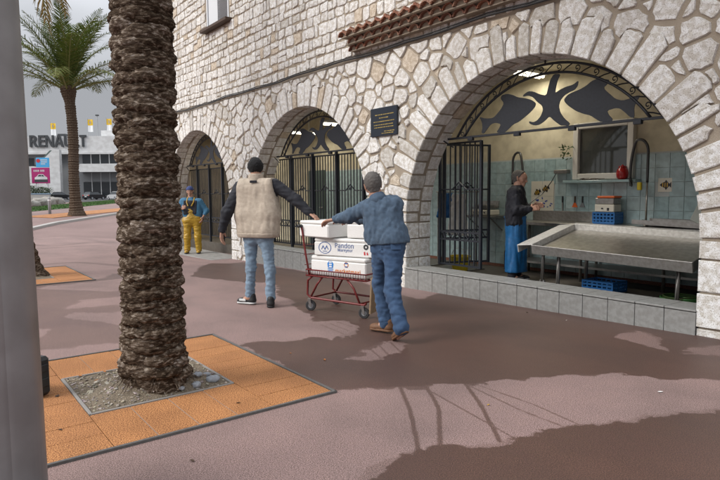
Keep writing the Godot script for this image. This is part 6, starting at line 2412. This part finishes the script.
func man_yellow() -> void:
	var P := thing("person", "worker in yellow overalls and blue cap by the left arch", "person", Vector3(-12.088, -0.158, 0.28))
	var J := {"head": Vector3(-0.146, 1.585, -0.028), "neck": Vector3(-0.139, 1.440, -0.046), "sl": Vector3(0.028, 1.327, -0.216), "sr": Vector3(-0.238, 1.343, 0.131), "el": Vector3(0.100, 1.086, -0.357), "wl": Vector3(0.196, 0.933, -0.216), "er": Vector3(-0.286, 1.124, 0.222), "wr": Vector3(-0.060, 1.154, 0.215), "hipl": Vector3(0.012, 0.817, -0.127), "hipr": Vector3(-0.128, 0.819, 0.057), "kl": Vector3(0.073, 0.408, -0.117), "kr": Vector3(-0.091, 0.410, 0.098), "al": Vector3(0.088, 0.089, -0.128), "ar": Vector3(-0.091, 0.091, 0.108), "tl": Vector3(0.237, 0.010, -0.037), "tr": Vector3(0.053, 0.010, 0.211)}
	var f := Vector3(0.79, 0, 0.61)
	var look := Vector3(0.85, -0.08, 0.5)
	body_mesh(P, J, f, look, [[J.wl, Vector3(.15, -.9, .3), Vector3(-.5, 0, .6), Vector3(.7, .2, .4), 0.5], [J.wr, Vector3(.7, .2, .1), Vector3(-.4, 0, -.8), Vector3(0, 1, 0), 0.7]])
	eyes(P, J, look)
	var side: Vector3 = (J.sr - J.sl).normalized()
	var sh := blob_for(J, 0.014, 0.016)
	torso(sh, J, f, 0.012)
	arm(sh, J.sl, J.el, J.wl, 0.022, 0.55)
	arm(sh, J.sr, J.er, J.wr, 0.022, 0.55)
	sh.clip(Vector3.UP, J.neck + Vector3(0, .012, 0))
	folds(sh, 41, 0.0080, 6.4)
	garment(P, "shirt", M.shirt_blue, sh)
	var vs := blob_for(J, 0.014, 0.016)
	torso(vs, J, f, 0.024)
	vs.clip(-side, J.sl + side * 0.05)
	vs.clip(side, J.sr - side * 0.05)
	vs.clip(Vector3.UP, Vector3(0, 1.36, 0))
	vs.clip(Vector3.DOWN, Vector3(0, 1.0, 0))
	garment(P, "waistcoat", M.navy, vs)
	var ov := blob_for(J, 0.013, 0.018)
	leg(ov, J.hipl, J.kl, J.al, 0.028, 0.082)
	leg(ov, J.hipr, J.kr, J.ar, 0.028, 0.082)
	ov.cap(J.hipl + Vector3(0, .03, 0), J.hipr + Vector3(0, .03, 0), 0.15, 0.15, f, 1.1)
	var bib: Vector3 = (J.sl + J.sr) / 2 - Vector3(0, .22, 0) + f * .03
	ov.cap((J.hipl + J.hipr) / 2 + Vector3(0, .1, 0), bib, 0.145, 0.125)
	ov.clip(Vector3.UP, Vector3(0, 1.20, 0))
	ov.clip(Vector3.DOWN, Vector3(0, 0.05, 0))
	folds(ov, 42, 0.0120, 4.8, Vector3(0.8, 1.8, 0.8))
	var oo := garment(P, "overalls", M.oilskin, ov)
	for q in [.3, .7]:
		var st := MB.new()
		var a: Vector3 = J.sl.lerp(J.sr, q)
		st.tube([bib + side * (q - .5) * .22 + f * .13 + Vector3(0, .10, 0), a + f * .12 - Vector3(0, .02, 0), a + f * .02 + Vector3(0, .095, 0), a - f * .11, a - f * .12 - Vector3(0, .2, 0)], 0.016, 6)
		obj("strap", st, M.oilskin, oo)
	var c: Vector3 = J.head
	var h := Blob.new(c - Vector3(.25, .2, .25), c + Vector3(.25, .22, .25), 0.009, 0.008)
	h.cap(c + Vector3(0, .045, 0) - look * .02, c + Vector3(0, .045, 0) + look * .02, 0.098, 0.094)
	h.clip(Vector3.DOWN, c + Vector3(0, .035, 0))
	h.cap(c + Vector3(0, .045, 0) + look * .09, c + Vector3(0, .038, 0) + look * .15, 0.065, 0.055, Vector3.UP, 7.0)
	garment(P, "cap", M.cap_blue, h)
	shoe(P, J.al + Vector3(-.02, -0.088, -0.01), J.tl, M.oilskin, M.rubber, "boot")
	shoe(P, J.ar + Vector3(-.02, -0.088, -0.01), J.tr, M.oilskin, M.rubber, "boot")

func man_shop() -> void:
	var P := thing("person", "grey-haired fishmonger in navy jacket and long blue apron inside", "person", Vector3(-3.02, 0.05, -1.18))
	var J := {"head": Vector3(-0.082, 1.520, -0.103), "neck": Vector3(-0.091, 1.391, -0.071), "sr": Vector3(-0.041, 1.311, 0.073), "sl": Vector3(-0.171, 1.324, -0.189), "er": Vector3(0.043, 1.064, 0.129), "wr": Vector3(0.178, 1.077, -0.017), "el": Vector3(-0.088, 1.067, -0.230), "wl": Vector3(0.076, 1.100, -0.251), "hipr": Vector3(-0.038, 0.853, 0.066), "hipl": Vector3(-0.128, 0.844, -0.097), "kr": Vector3(-0.021, 0.426, 0.102), "kl": Vector3(-0.098, 0.406, -0.092), "ar": Vector3(-0.010, 0.092, 0.131), "al": Vector3(-0.079, 0.091, -0.075), "tr": Vector3(0.137, 0.010, 0.045), "tl": Vector3(0.057, 0.010, -0.180)}
	var f := Vector3(0.83, 0, -0.50).normalized()
	var look := Vector3(0.90, -0.05, -0.35)
	body_mesh(P, J, f, look, [[J.wr, Vector3(.6, .2, -.75), Vector3(-.4, -.3, -.5), Vector3(0, 1, 0), 0.6], [J.wl, Vector3(.85, .3, -.3), Vector3(.1, -.4, .7), Vector3(0, 1, 0), 0.6]])
	eyes(P, J, look)
	var tr := blob_for(J, 0.014, 0.016)
	leg(tr, J.hipl, J.kl, J.al, 0.012, 0.066)
	leg(tr, J.hipr, J.kr, J.ar, 0.012, 0.066)
	tr.cap(J.hipl + Vector3(0, .04, 0), J.hipr + Vector3(0, .04, 0), 0.125, 0.125)
	tr.clip(Vector3.DOWN, Vector3(0, 0.06, 0))
	garment(P, "trousers", M.navy, tr)
	var s := blob_for(J, 0.013, 0.018)
	torso(s, J, f, 0.026)
	arm(s, J.sl, J.el, J.wl, 0.030, 0.94)
	arm(s, J.sr, J.er, J.wr, 0.030, 0.94)
	s.cap(J.neck - Vector3(0, .03, 0), J.neck + Vector3(0, .03, 0), 0.08, 0.07)
	s.clip(Vector3.UP, J.neck + Vector3(0, .035, 0))
	folds(s, 51, 0.0150, 6.4, Vector3(1.7, 0.8, 1.7))
	garment(P, "jacket", M.navy, s)
	var ap := blob_for(J, 0.013, 0.02)
	var hm: Vector3 = (J.hipl + J.hipr) / 2
	ap.cap(hm + Vector3(0, .12, 0), hm - Vector3(-.03, .3, 0), 0.160, 0.150)
	ap.cap(hm - Vector3(-.03, .3, 0), hm - Vector3(-.05, .72, 0), 0.150, 0.150)
	ap.cap(J.hipr + Vector3(0, .05, 0), J.ar, 0.115, 0.110)
	ap.cap(J.hipl + Vector3(0, .05, 0), J.al, 0.11, 0.11)
	ap.clip(Vector3.UP, Vector3(0, 0.97, 0))
	ap.clip(Vector3.DOWN, Vector3(0, 0.14, 0))
	ap.clip(-f, hm - f * 0.15)
	folds(ap, 52, 0.0120, 4.0, Vector3(2.0, 0.35, 2.0))
	var ao := garment(P, "apron", M.apron_blue, ap)
	var tie := blob_for(J, 0.010, 0.01)
	tie.cap(hm + Vector3(0, .1, 0), hm + Vector3(0, .12, 0), 0.166, 0.166)
	tie.clip(Vector3.UP, Vector3(0, 0.965, 0))
	tie.clip(Vector3.DOWN, Vector3(0, 0.94, 0))
	garment(ao, "tie", M.apron_blue, tie)
	hair(P, J, look, 0.012)
	shoe(P, J.ar + Vector3(-.02, -0.088, 0.01), J.tr, M.rubber, M.shoe_white, "boot")
	shoe(P, J.al + Vector3(-.02, -0.088, 0.01), J.tl, M.rubber, M.shoe_white, "boot")

var JD := {"head": Vector3(-0.235, 1.455, 0.004), "neck": Vector3(-0.185, 1.350, -0.004), "sl": Vector3(-0.270, 1.245, 0.051), "sr": Vector3(-0.041, 1.265, -0.116), "el": Vector3(-0.421, 1.159, 0.146), "wl": Vector3(-0.567, 1.122, 0.225), "er": Vector3(-0.330, 1.090, -0.213), "wr": Vector3(-0.600, 1.117, -0.062), "hipl": Vector3(-0.150, 0.871, -0.024), "hipr": Vector3(0.002, 0.880, -0.059), "kl": Vector3(-0.235, 0.470, -0.080), "al": Vector3(-0.185, 0.095, -0.110), "tl": Vector3(-0.340, 0.010, -0.060), "kr": Vector3(0.060, 0.450, 0.010), "ar": Vector3(0.225, 0.125, 0.045), "tr": Vector3(0.135, 0.002, 0.030)}

# ---------- across the promenade: kerb, grass, cars, the dealer's building ----------
func far_px(px: float, py: float, depth: float) -> Vector3:
	return cam_pos + (cam_r * ((px - 360.0) / 585.0) + cam_u * ((240.0 - py) / 585.0) + cam_f) * depth

func strip(called: String, pts: Array, w: float, h: float, m: Material) -> Node:
	var mb := MB.new()
	for i in pts.size() - 1:
		var a: Vector3 = pts[i]; var b: Vector3 = pts[i + 1]
		var d := (b - a).normalized()
		mb.box((a + b) / 2 + Vector3(0, h / 2 - 0.02, 0), Vector3(w, h + 0.04, a.distance_to(b)), Basis.looking_at(d), 0.015)
	return struct(obj(called, mb, m))

func sheet(called: String, p: PackedVector2Array, y: float, m: Material) -> Node:
	var mb := MB.new()
	mb.prism(p, -0.02, 0.0, Transform3D(Basis(Vector3.RIGHT, PI / 2), Vector3(0, y, 0)))
	return obj(called, mb, m)

func build_far() -> void:
	# raised walk with its pale kerb, orange strip under the palm
	strip("kerb", [Vector3(-17.4, gy(-17.4, 4.5), 4.5), Vector3(-20.15, gy(-20.15, 3.12), 3.12), Vector3(-24, 0.15, 1.35), Vector3(-34.17, 0.15, -3.88), Vector3(-42.97, 0.15, -9.23), Vector3(-56, 0.15, -17.5)], 0.22, 0.10, M.kerb_stone)
	struct(sheet("orange_walk", PackedVector2Array([Vector2(-30.6, 0.3), Vector2(-33.6, 1.3), Vector2(-47.5, -7.5), Vector2(-44.5, -8.8)]), 0.158, M.orange_paver))
	# grass verge
	var gp := PackedVector2Array([Vector2(-37.2, 2.6), Vector2(-50.0, -3.6), Vector2(-71.7, -13.4), Vector2(-95.0, -24.0), Vector2(-106.0, -22.4), Vector2(-75.0, -9.5), Vector2(-53.0, -1.0), Vector2(-42.0, 5.0)])
	var gb := MB.new()
	gb.use_c = true
	var gr := Rect2(gp[0], Vector2.ZERO)
	for q in gp:
		gr = gr.expand(q)
	for i in 60000:
		var q := Vector2(rnd(gr.position.x, gr.end.x), rnd(gr.position.y, gr.end.y))
		if not Geometry2D.is_point_in_polygon(q, gp):
			continue
		var t := rnd(0.7, 1.3)
		gb.tint = Color(0.055 * t, 0.115 * t, 0.025 * t)
		var p := Vector3(q.x, 0.15, q.y)
		var s := Vector3(rnd(-1, 1), 0, rnd(-1, 1)).normalized() * rnd(0.05, 0.12)
		gb.tri(p - s, p + s, p + Vector3(rnd(-.06, .06), rnd(0.08, 0.17), rnd(-.06, .06)))
	var lawn := MB.new()
	lawn.use_c = true
	lawn.tint = Color(0.05, 0.095, 0.025)
	lawn.prism(gp, -0.03, 0.0, Transform3D(Basis(Vector3.RIGHT, PI / 2), Vector3(0, 0.156, 0)))
	gb.add(lawn)
	tag(stuff(obj("grass", gb, M.grass)), "green grass verge along the far walk", "grass")
	# car park
	struct(sheet("car_park", PackedVector2Array([Vector2(-86, -5), Vector2(-100, -45), Vector2(-180, -70), Vector2(-175, 10), Vector2(-90, 10)]), 0.156, M.asphalt))
	# bollard
	var bo := thing("bollard", "slim grey bollard on the far walk left of the palm", "bollard", Vector3(-37.65, 0.15, -0.71))
	var bm := MB.new()
	bm.lathe([Vector2(0, 0), Vector2(0.085, 0), Vector2(0.085, 0.98), Vector2(0.07, 1.03), Vector2(0, 1.05)], 16)
	obj("post", bm, M.facade_grey, bo, true)
	var bb := MB.new()
	bb.lathe([Vector2(0.088, 0.8), Vector2(0.09, 0.81), Vector2(0.09, 0.88), Vector2(0.088, 0.89)], 16)
	obj("band", bb, M.white_paint, bo, true)
	var bo2 := thing("bollard", "white bollard in front of the silver car", "bollard", Vector3(-76.0, 0.15, -16.3))
	var bm2 := MB.new()
	bm2.lathe([Vector2(0, 0), Vector2(0.16, 0), Vector2(0.16, 0.6), Vector2(0.19, 0.62), Vector2(0.17, 0.86), Vector2(0, 0.9)], 16)
	obj("post", bm2, M.white_paint, bo2, true)
	# rocks at the left of the verge
	var rk := [[-62.0, -3.2, 1.3], [-66.0, -4.6, 1.7], [-71.0, -5.6, 1.6], [-76.0, -7.3, 1.9], [-80.0, -8.6, 1.5], [-57.5, -1.6, 1.0]]
	var rl := ["pale boulder second from the left on the verge", "large pale boulder at the middle of the verge row", "pale boulder right of the largest one on the verge", "broad boulder in front of the black car on the verge", "rightmost boulder on the verge near the parked cars", "smallest boulder at the left end of the verge row"]
	for i in rk.size():
		var mb := MB.new()
		rock_mesh(mb, Vector3(rk[i][2] * 0.8, rk[i][2] * 0.30, rk[i][2] * 0.5), 70 + i)
		var o := obj("boulder", mb, M.rock, self, true)
		o.position = Vector3(rk[i][0], 0.15 + rk[i][2] * 0.15, rk[i][1])
		o.rotation.y = rnd(0, 6)
		tag(o, rl[i], "boulder", "boulders on the verge")
	# cars
	parked_car(far_px(61.5, 199.0, 116), 0.919 + 0.55, M.car_black, "small black hatchback parked left of the palm trunk", 1.0)
	parked_car(far_px(94.5, 199.0, 113), 0.919 + 1.15, M.car_black, "black estate car parked between the two palm trunks", 1.1)
	parked_car(far_px(116.0, 199.0, 110), 0.919 + 2.4, M.car_silver, "silver car parked beside the black estate car", 0.95)
	dealer()

func parked_car(at: Vector3, turn: float, paint: Material, label: String, s: float) -> void:
	var c := thing("parked_car", label, "car", Vector3(at.x, 0.158, at.z), turn, "cars parked at the dealer")
	# profile along x (nose at +x), height y
	var bodyp := poly([-2.0, 0.35, -1.95, 0.80, -1.88, 0.95, -1.5, 1.0, 0.85, 0.98, 1.55, 0.88, 1.95, 0.72, 2.02, 0.40, 1.85, 0.25, -1.85, 0.25])
	var b := MB.new()
	b.prism(bodyp, -0.84 * s, 0.84 * s)
	obj("body", b, paint, c)
	var cab := MB.new()
	var lo := [Vector2(-1.86, 0.97), Vector2(1.0, 0.97)]
	var hi := [Vector2(-1.45, 1.47), Vector2(0.20, 1.50)]
	for k in 1:
		var z0 := 0.80 * s; var z1 := 0.62 * s
		var A := Vector3(lo[0].x, lo[0].y, z0); var B := Vector3(lo[1].x, lo[1].y, z0)
		var C := Vector3(hi[1].x, hi[1].y, z1); var D := Vector3(hi[0].x, hi[0].y, z1)
		var mz := Vector3(1, 1, -1)
		cab.quad(A, B, C, D)
		cab.quad(B * mz, A * mz, D * mz, C * mz)
		cab.quad(B, B * mz, C * mz, C)
		cab.quad(A * mz, A, D, D * mz)
	obj("window_band", cab, M.far_glass, c)
	var rf := MB.new()
	rf.prism(poly([-1.50, 1.46, -1.40, 1.52, -0.6, 1.56, 0.05, 1.54, 0.24, 1.49]), -0.64 * s, 0.64 * s)
	obj("roof", rf, paint, c)
	for q in [[-1.28, 1], [-1.28, -1], [1.28, 1], [1.28, -1]]:
		var w := part("wheel", c)
		w.position = Vector3(q[0], 0.31, q[1] * 0.78 * s)
		var t := MB.new()
		t.lathe([Vector2(0.20, -0.1), Vector2(0.30, -0.1), Vector2(0.315, -0.06), Vector2(0.315, 0.06), Vector2(0.30, 0.1), Vector2(0.20, 0.1)], 20, Transform3D(Basis(Vector3.RIGHT, PI / 2), Vector3.ZERO))
		obj("tyre", t, M.rubber, w, false)
		var r := MB.new()
		r.lathe([Vector2(0, -0.085), Vector2(0.2, -0.09), Vector2(0.2, 0.09), Vector2(0, 0.085)], 16, Transform3D(Basis(Vector3.RIGHT, PI / 2), Vector3.ZERO))
		obj("rim", r, M.rim_grey, w)
	for z in [-0.68, 0.68]:
		var t := MB.new()
		t.box(Vector3(-1.93, 0.84, z * s), Vector3(0.08, 0.2, 0.2), Basis.IDENTITY, 0.01)
		obj("tail_lamp", t, M.tail_red, c)
		var h := MB.new()
		h.box(Vector3(1.93, 0.68, z * s), Vector3(0.12, 0.14, 0.3), Basis.IDENTITY, 0.01)
		obj("headlight", h, M.white_paint, c)
	var pl := MB.new()
	pl.box(Vector3(-1.99, 0.62, 0), Vector3(0.03, 0.12, 0.5))
	obj("number_plate", pl, M.white_paint, c)

func dealer() -> void:
	var at := far_px(70, 198, 125)
	var turn := 0.919
	var d := thing("car_dealer_building", "long white showroom building with RENAULT in dark letters", "building", Vector3(at.x, 0.15, at.z), turn)
	var bx := func(called: String, x0: float, x1: float, y0: float, y1: float, z0: float, z1: float, m: Material, parent: Node = d) -> void:
		var mb := MB.new()
		mb.box(Vector3((x0 + x1) / 2, (y0 + y1) / 2, (z0 + z1) / 2), Vector3(x1 - x0, y1 - y0, z1 - z0))
		obj(called, mb, m, parent)
	bx.call("wall", -18.0, 24.0, 0.0, 9.9, -14.0, -1.2, M.facade_grey)
	bx.call("parapet", -18.0, 24.0, 9.9, 13.3, -14.0, 0.3, M.facade_white)
	bx.call("roof_block", 5.5, 24.0, 13.3, 14.9, -14.0, -4.0, M.facade_white)
	bx.call("cornice", -18.0, 24.0, 9.55, 9.85, -1.19, 0.6, M.facade_white)
	bx.call("canopy", 2.4, 24.0, 5.7, 7.4, -1.19, 2.2, M.facade_white)
	for i in 11:  # upper windows
		bx.call("window", 2.6 + i * 1.95, 2.6 + i * 1.95 + 1.8, 7.6, 9.5, -1.19, -1.0, M.far_glass)
		bx.call("mullion", 2.6 + i * 1.95 + 1.81, 2.6 + i * 1.95 + 1.94, 7.45, 9.54, -1.19, -0.85, M.white_paint)
	for i in 11:  # shop front
		bx.call("shop_window", 2.6 + i * 1.95, 2.6 + i * 1.95 + 1.8, 0.5, 3.6, -1.19, -1.0, M.far_glass)
		bx.call("shop_window", 2.6 + i * 1.95, 2.6 + i * 1.95 + 1.8, 3.72, 5.6, -1.19, -1.0, M.facade_grey)
		bx.call("mullion", 2.6 + i * 1.95 + 1.81, 2.6 + i * 1.95 + 1.94, 0.1, 5.65, -1.19, -0.85, M.white_paint)
	for i in 3:
		bx.call("window", -9.0 + i * 1.3 + (0.6 if i == 2 else 0.0), -9.0 + i * 1.3 + 1.1, 6.6 - i * 1.4, 8.8 - i * 1.4, -1.19, -1.0, M.far_glass)
	# stair wall with its sloping top
	var st := MB.new()
	st.prism(poly([-5.2, 6.9, -1.6, 10.3, -0.3, 10.3, -0.3, 0.0, -5.2, 0.0]), 2.0, 3.0)
	obj("stair_wall", st, M.facade_white, d)
	var sg := MB.new()
	sg.prism(poly([-6.2, 6.9, -5.2, 6.9, -1.6, 10.25, -2.8, 10.25]), 1.2, 1.9)
	obj("stair_glazing", sg, M.door_green, d)
	bx.call("side_wall", -9.0, -6.3, 0.0, 7.0, -1.1, 1.0, M.facade_white)
	var lx := -7.7
	var word := "RENAULT"
	for i in 7:
		var tmx := text_mesh(word[i], 2.6, 0.25)
		var bb := tmx.get_aabb()
		var cw: float = [1.75, 1.35, 1.8, 1.9, 1.75, 1.25, 1.5][i]
		var sc := Vector3(cw / bb.size.x, 2.45 / bb.size.y, 1.0)
		inst("letter", tmx, M.sign_dark, d, Transform3D(Basis.IDENTITY.scaled(sc), Vector3(lx + cw / 2 - (bb.position.x + bb.size.x / 2) * sc.x, 12.3 - (bb.position.y + bb.size.y / 2) * sc.y, 0.45)))
		lx += cw + 0.12
	bx.call("roof_vent", -2.3, -0.6, 13.3, 13.9, -2.0, -0.6, M.sign_dark)
	# flags on the roof terrace
	var fl := [[42.0, 119.5], [61.7, 117.5], [80.8, 116.0], [100.2, 115.5]]
	var ll := ["leftmost yellow and white banner flag above the dealer", "second yellow and white banner flag from the left", "third banner flag, partly behind the palm trunk", "rightmost yellow and white banner flag above the dealer"]
	var B := Basis(Vector3.UP, turn)
	for i in 4:
		var x: float = (fl[i][0] - 70.0) * 0.2137
		var top: float = (198.0 - fl[i][1]) * 0.2137
		var f := thing("banner_flag", ll[i], "flag", d.position + B * Vector3(x, 13.3 if x < 5 else 14.9, -6.0), turn + 0.1, "banner flags")
		var hh: float = top - (13.3 if x < 5 else 14.9)
		var pm := MB.new()
		pm.tube([Vector3(-0.55, 0, 0), Vector3(-0.55, hh + 0.3, 0)], 0.06, 6)
		obj("pole", pm, M.facade_grey, f)
		for k in 2:
			var mb := MB.new()
			var y1: float = hh if k == 0 else hh - 1.32
			var y0: float = hh - 1.3 if k == 0 else maxf(hh - 2.7, 0.1)
			for c in 6:
				var xa := -0.48 + c * 0.18; var xb := xa + 0.18
				var za := 0.08 * sin(c * 1.1 + i); var zb := 0.08 * sin((c + 1) * 1.1 + i)
				for s in [0.0, -0.02]:
					if s == 0.0:
						mb.quad(Vector3(xa, y0, za), Vector3(xb, y0, zb), Vector3(xb, y1, zb), Vector3(xa, y1, za))
					else:
						mb.quad(Vector3(xb, y0, zb + s), Vector3(xa, y0, za + s), Vector3(xa, y1, za + s), Vector3(xb, y1, zb + s))
			obj("cloth", mb, M.sign_yellow if k == 0 else M.white_paint, f, true)
		var em := MB.new()
		em.prism(poly([0.05, hh - 1.1, 0.28, hh - 0.65, 0.05, hh - 0.2, -0.18, hh - 0.65, -0.06, hh - 0.65, 0.05, hh - 0.42, 0.16, hh - 0.65, 0.05, hh - 0.88, -0.06, hh - 0.65, -0.18, hh - 0.65]), 0.10, 0.12)
		obj("emblem", em, M.facade_grey, f)
	# lamp post on the terrace
	var lp := thing("roof_lamp_post", "thin lamp post rising behind the dealer's roof", "lamp post", d.position + B * Vector3(3.05, 13.3, -8.0), turn)
	var lm := MB.new()
	lm.tube([Vector3(0, 0, 0), Vector3(0, 5.3, 0)], 0.09, 6)
	obj("pole", lm, M.facade_grey, lp)
	var lh := MB.new()
	lh.box(Vector3(0, 5.4, 0), Vector3(0.7, 0.3, 0.5), Basis.IDENTITY, 0.06)
	obj("lamp_head", lh, M.sign_dark, lp)
	# advertising boards by the road
	var sp := far_px(42, 196, 104)
	var k := 104.0 / 585.0
	var a := thing("billboard", "magenta advertising board with a white car picture", "billboard", Vector3(sp.x, 0.15, sp.z), turn)
	var am := MB.new()
	am.box(Vector3(0, (196 - 171) * k, 0), Vector3(3.2, 15.5 * k, 0.15), Basis.IDENTITY, 0.02)
	obj("panel", am, M.sign_magenta, a)
	var ac := MB.new()
	var cy := (196 - 172.5) * k
	ac.prism(poly([-1.05, cy - 0.5, -1.05, cy - 0.1, -0.7, cy + 0.1, -0.35, cy + 0.5, 0.45, cy + 0.5, 0.85, cy + 0.1, 1.15, cy - 0.05, 1.2, cy - 0.5]), 0.078, 0.09)
	obj("car_picture", ac, M.facade_white, a)
	var aw := MB.new()
	aw.prism(poly([-0.55, cy + 0.1, -0.28, cy + 0.4, 0.1, cy + 0.4, 0.1, cy + 0.1]), 0.092, 0.1)
	aw.prism(poly([0.18, cy + 0.1, 0.18, cy + 0.4, 0.42, cy + 0.4, 0.7, cy + 0.1]), 0.092, 0.1)
	aw.prism(poly([-1.1, cy - 0.9, 1.25, cy - 0.9, 1.2, cy - 0.42, -1.1, cy - 0.42]), 0.092, 0.1)
	obj("car_windows", aw, M.sign_dark, a)
	for i in 7:
		var tb := MB.new()
		tb.box(Vector3(-1.1 + i * 0.26 + (0.15 if i > 3 else 0.0), (196 - 166.3) * k, 0.084), Vector3(0.16, 0.34, 0.012))
		obj("print", tb, M.facade_white, a)
	var b := thing("billboard", "light blue advertising board with a red disc", "billboard", Vector3(sp.x, 0.15, sp.z) + B * Vector3(-0.4, 0, -1.2), turn)
	var bm := MB.new()
	bm.box(Vector3(0.2, (196 - 157.8) * k, 0), Vector3(2.35, 9.6 * k, 0.15), Basis.IDENTITY, 0.02)
	obj("panel", bm, M.sign_blue, b)
	var br := MB.new()
	br.lathe([Vector2(0, 0), Vector2(0.34, 0), Vector2(0.34, 0.02), Vector2(0, 0.02)], 20, Transform3D(Basis(Vector3.RIGHT, PI / 2), Vector3(-0.55, (196 - 156) * k, 0.08)))
	obj("red_disc", br, M.ink_red, b)
	var bw := MB.new()
	bw.box(Vector3(0.45, (196 - 155.3) * k, 0.083), Vector3(1.2, 0.16, 0.012))
	bw.box(Vector3(0.5, (196 - 157.3) * k, 0.083), Vector3(1.1, 0.16, 0.012))
	bw.box(Vector3(0.3, (196 - 159.2) * k, 0.083), Vector3(0.8, 0.14, 0.012))
	obj("print", bw, M.facade_white, b)
	for n in [a, b]:
		for s in [-0.9, 0.95]:
			var pm := MB.new()
			pm.box(Vector3(s, 2.6 if n == b else 1.7, -0.14), Vector3(0.14, 5.2 if n == b else 3.4, 0.12))
			obj("post", pm, M.white_paint, n)
	# low walls in front
	var lw := thing("low_wall", "low pale wall below the advertising boards", "wall", Vector3(sp.x, 0.15, sp.z) + B * Vector3(0.3, 0, 2.0), turn)
	var wm := MB.new()
	wm.box(Vector3(-2.0, 0.55, 0), Vector3(8.5, 1.1, 0.4), Basis.IDENTITY, 0.03)
	obj("wall", wm, M.kerb_stone, lw)
	var wc := MB.new()
	wc.box(Vector3(-2.0, 1.2, 0), Vector3(8.6, 0.2, 0.5), Basis.IDENTITY, 0.03)
	obj("coping", wc, M.jeans_light, lw)
	# shrubs under the boards
	for i in 5:
		var s := thing("shrub", ["dark shrub at the left foot of the magenta board", "second small shrub under the magenta board", "third small shrub under the magenta board", "shrub at the right foot of the magenta board", "taller dark shrub left of the boards"][i], "shrub", Vector3(sp.x, 0.15, sp.z) + B * Vector3([-1.3, -0.5, 0.4, 1.5, -2.4][i], 0, 0.8), 0, "shrubs below the boards")
		var fm := MB.new()
		fm.use_c = true
		var hgt: float = [2.6, 2.1, 2.4, 2.2, 4.2][i]
		for j in 420:
			var dd := Vector3(rng.randfn(0, .35), rnd(0.4, 1.0) * hgt, rng.randfn(0, .35))
			var t := rnd(0.6, 1.3)
			fm.tint = Color(0.045 * t, 0.075 * t, 0.03 * t)
			var u := Vector3(rnd(-1, 1), rnd(-.3, 1), rnd(-1, 1)).normalized()
			var w := u.cross(Vector3(rnd(-1, 1), rnd(-1, 1), rnd(-1, 1))).normalized() * 0.06
			fm.tri(dd - w, dd + w, dd + u * 0.22)
		obj("foliage", fm, M.grass, s)
		var sm := MB.new()
		sm.tube([Vector3.ZERO, Vector3(0, hgt * 0.6, 0)], [0.05, 0.02], 5)
		obj("stem", sm, M.wood_dark, s)
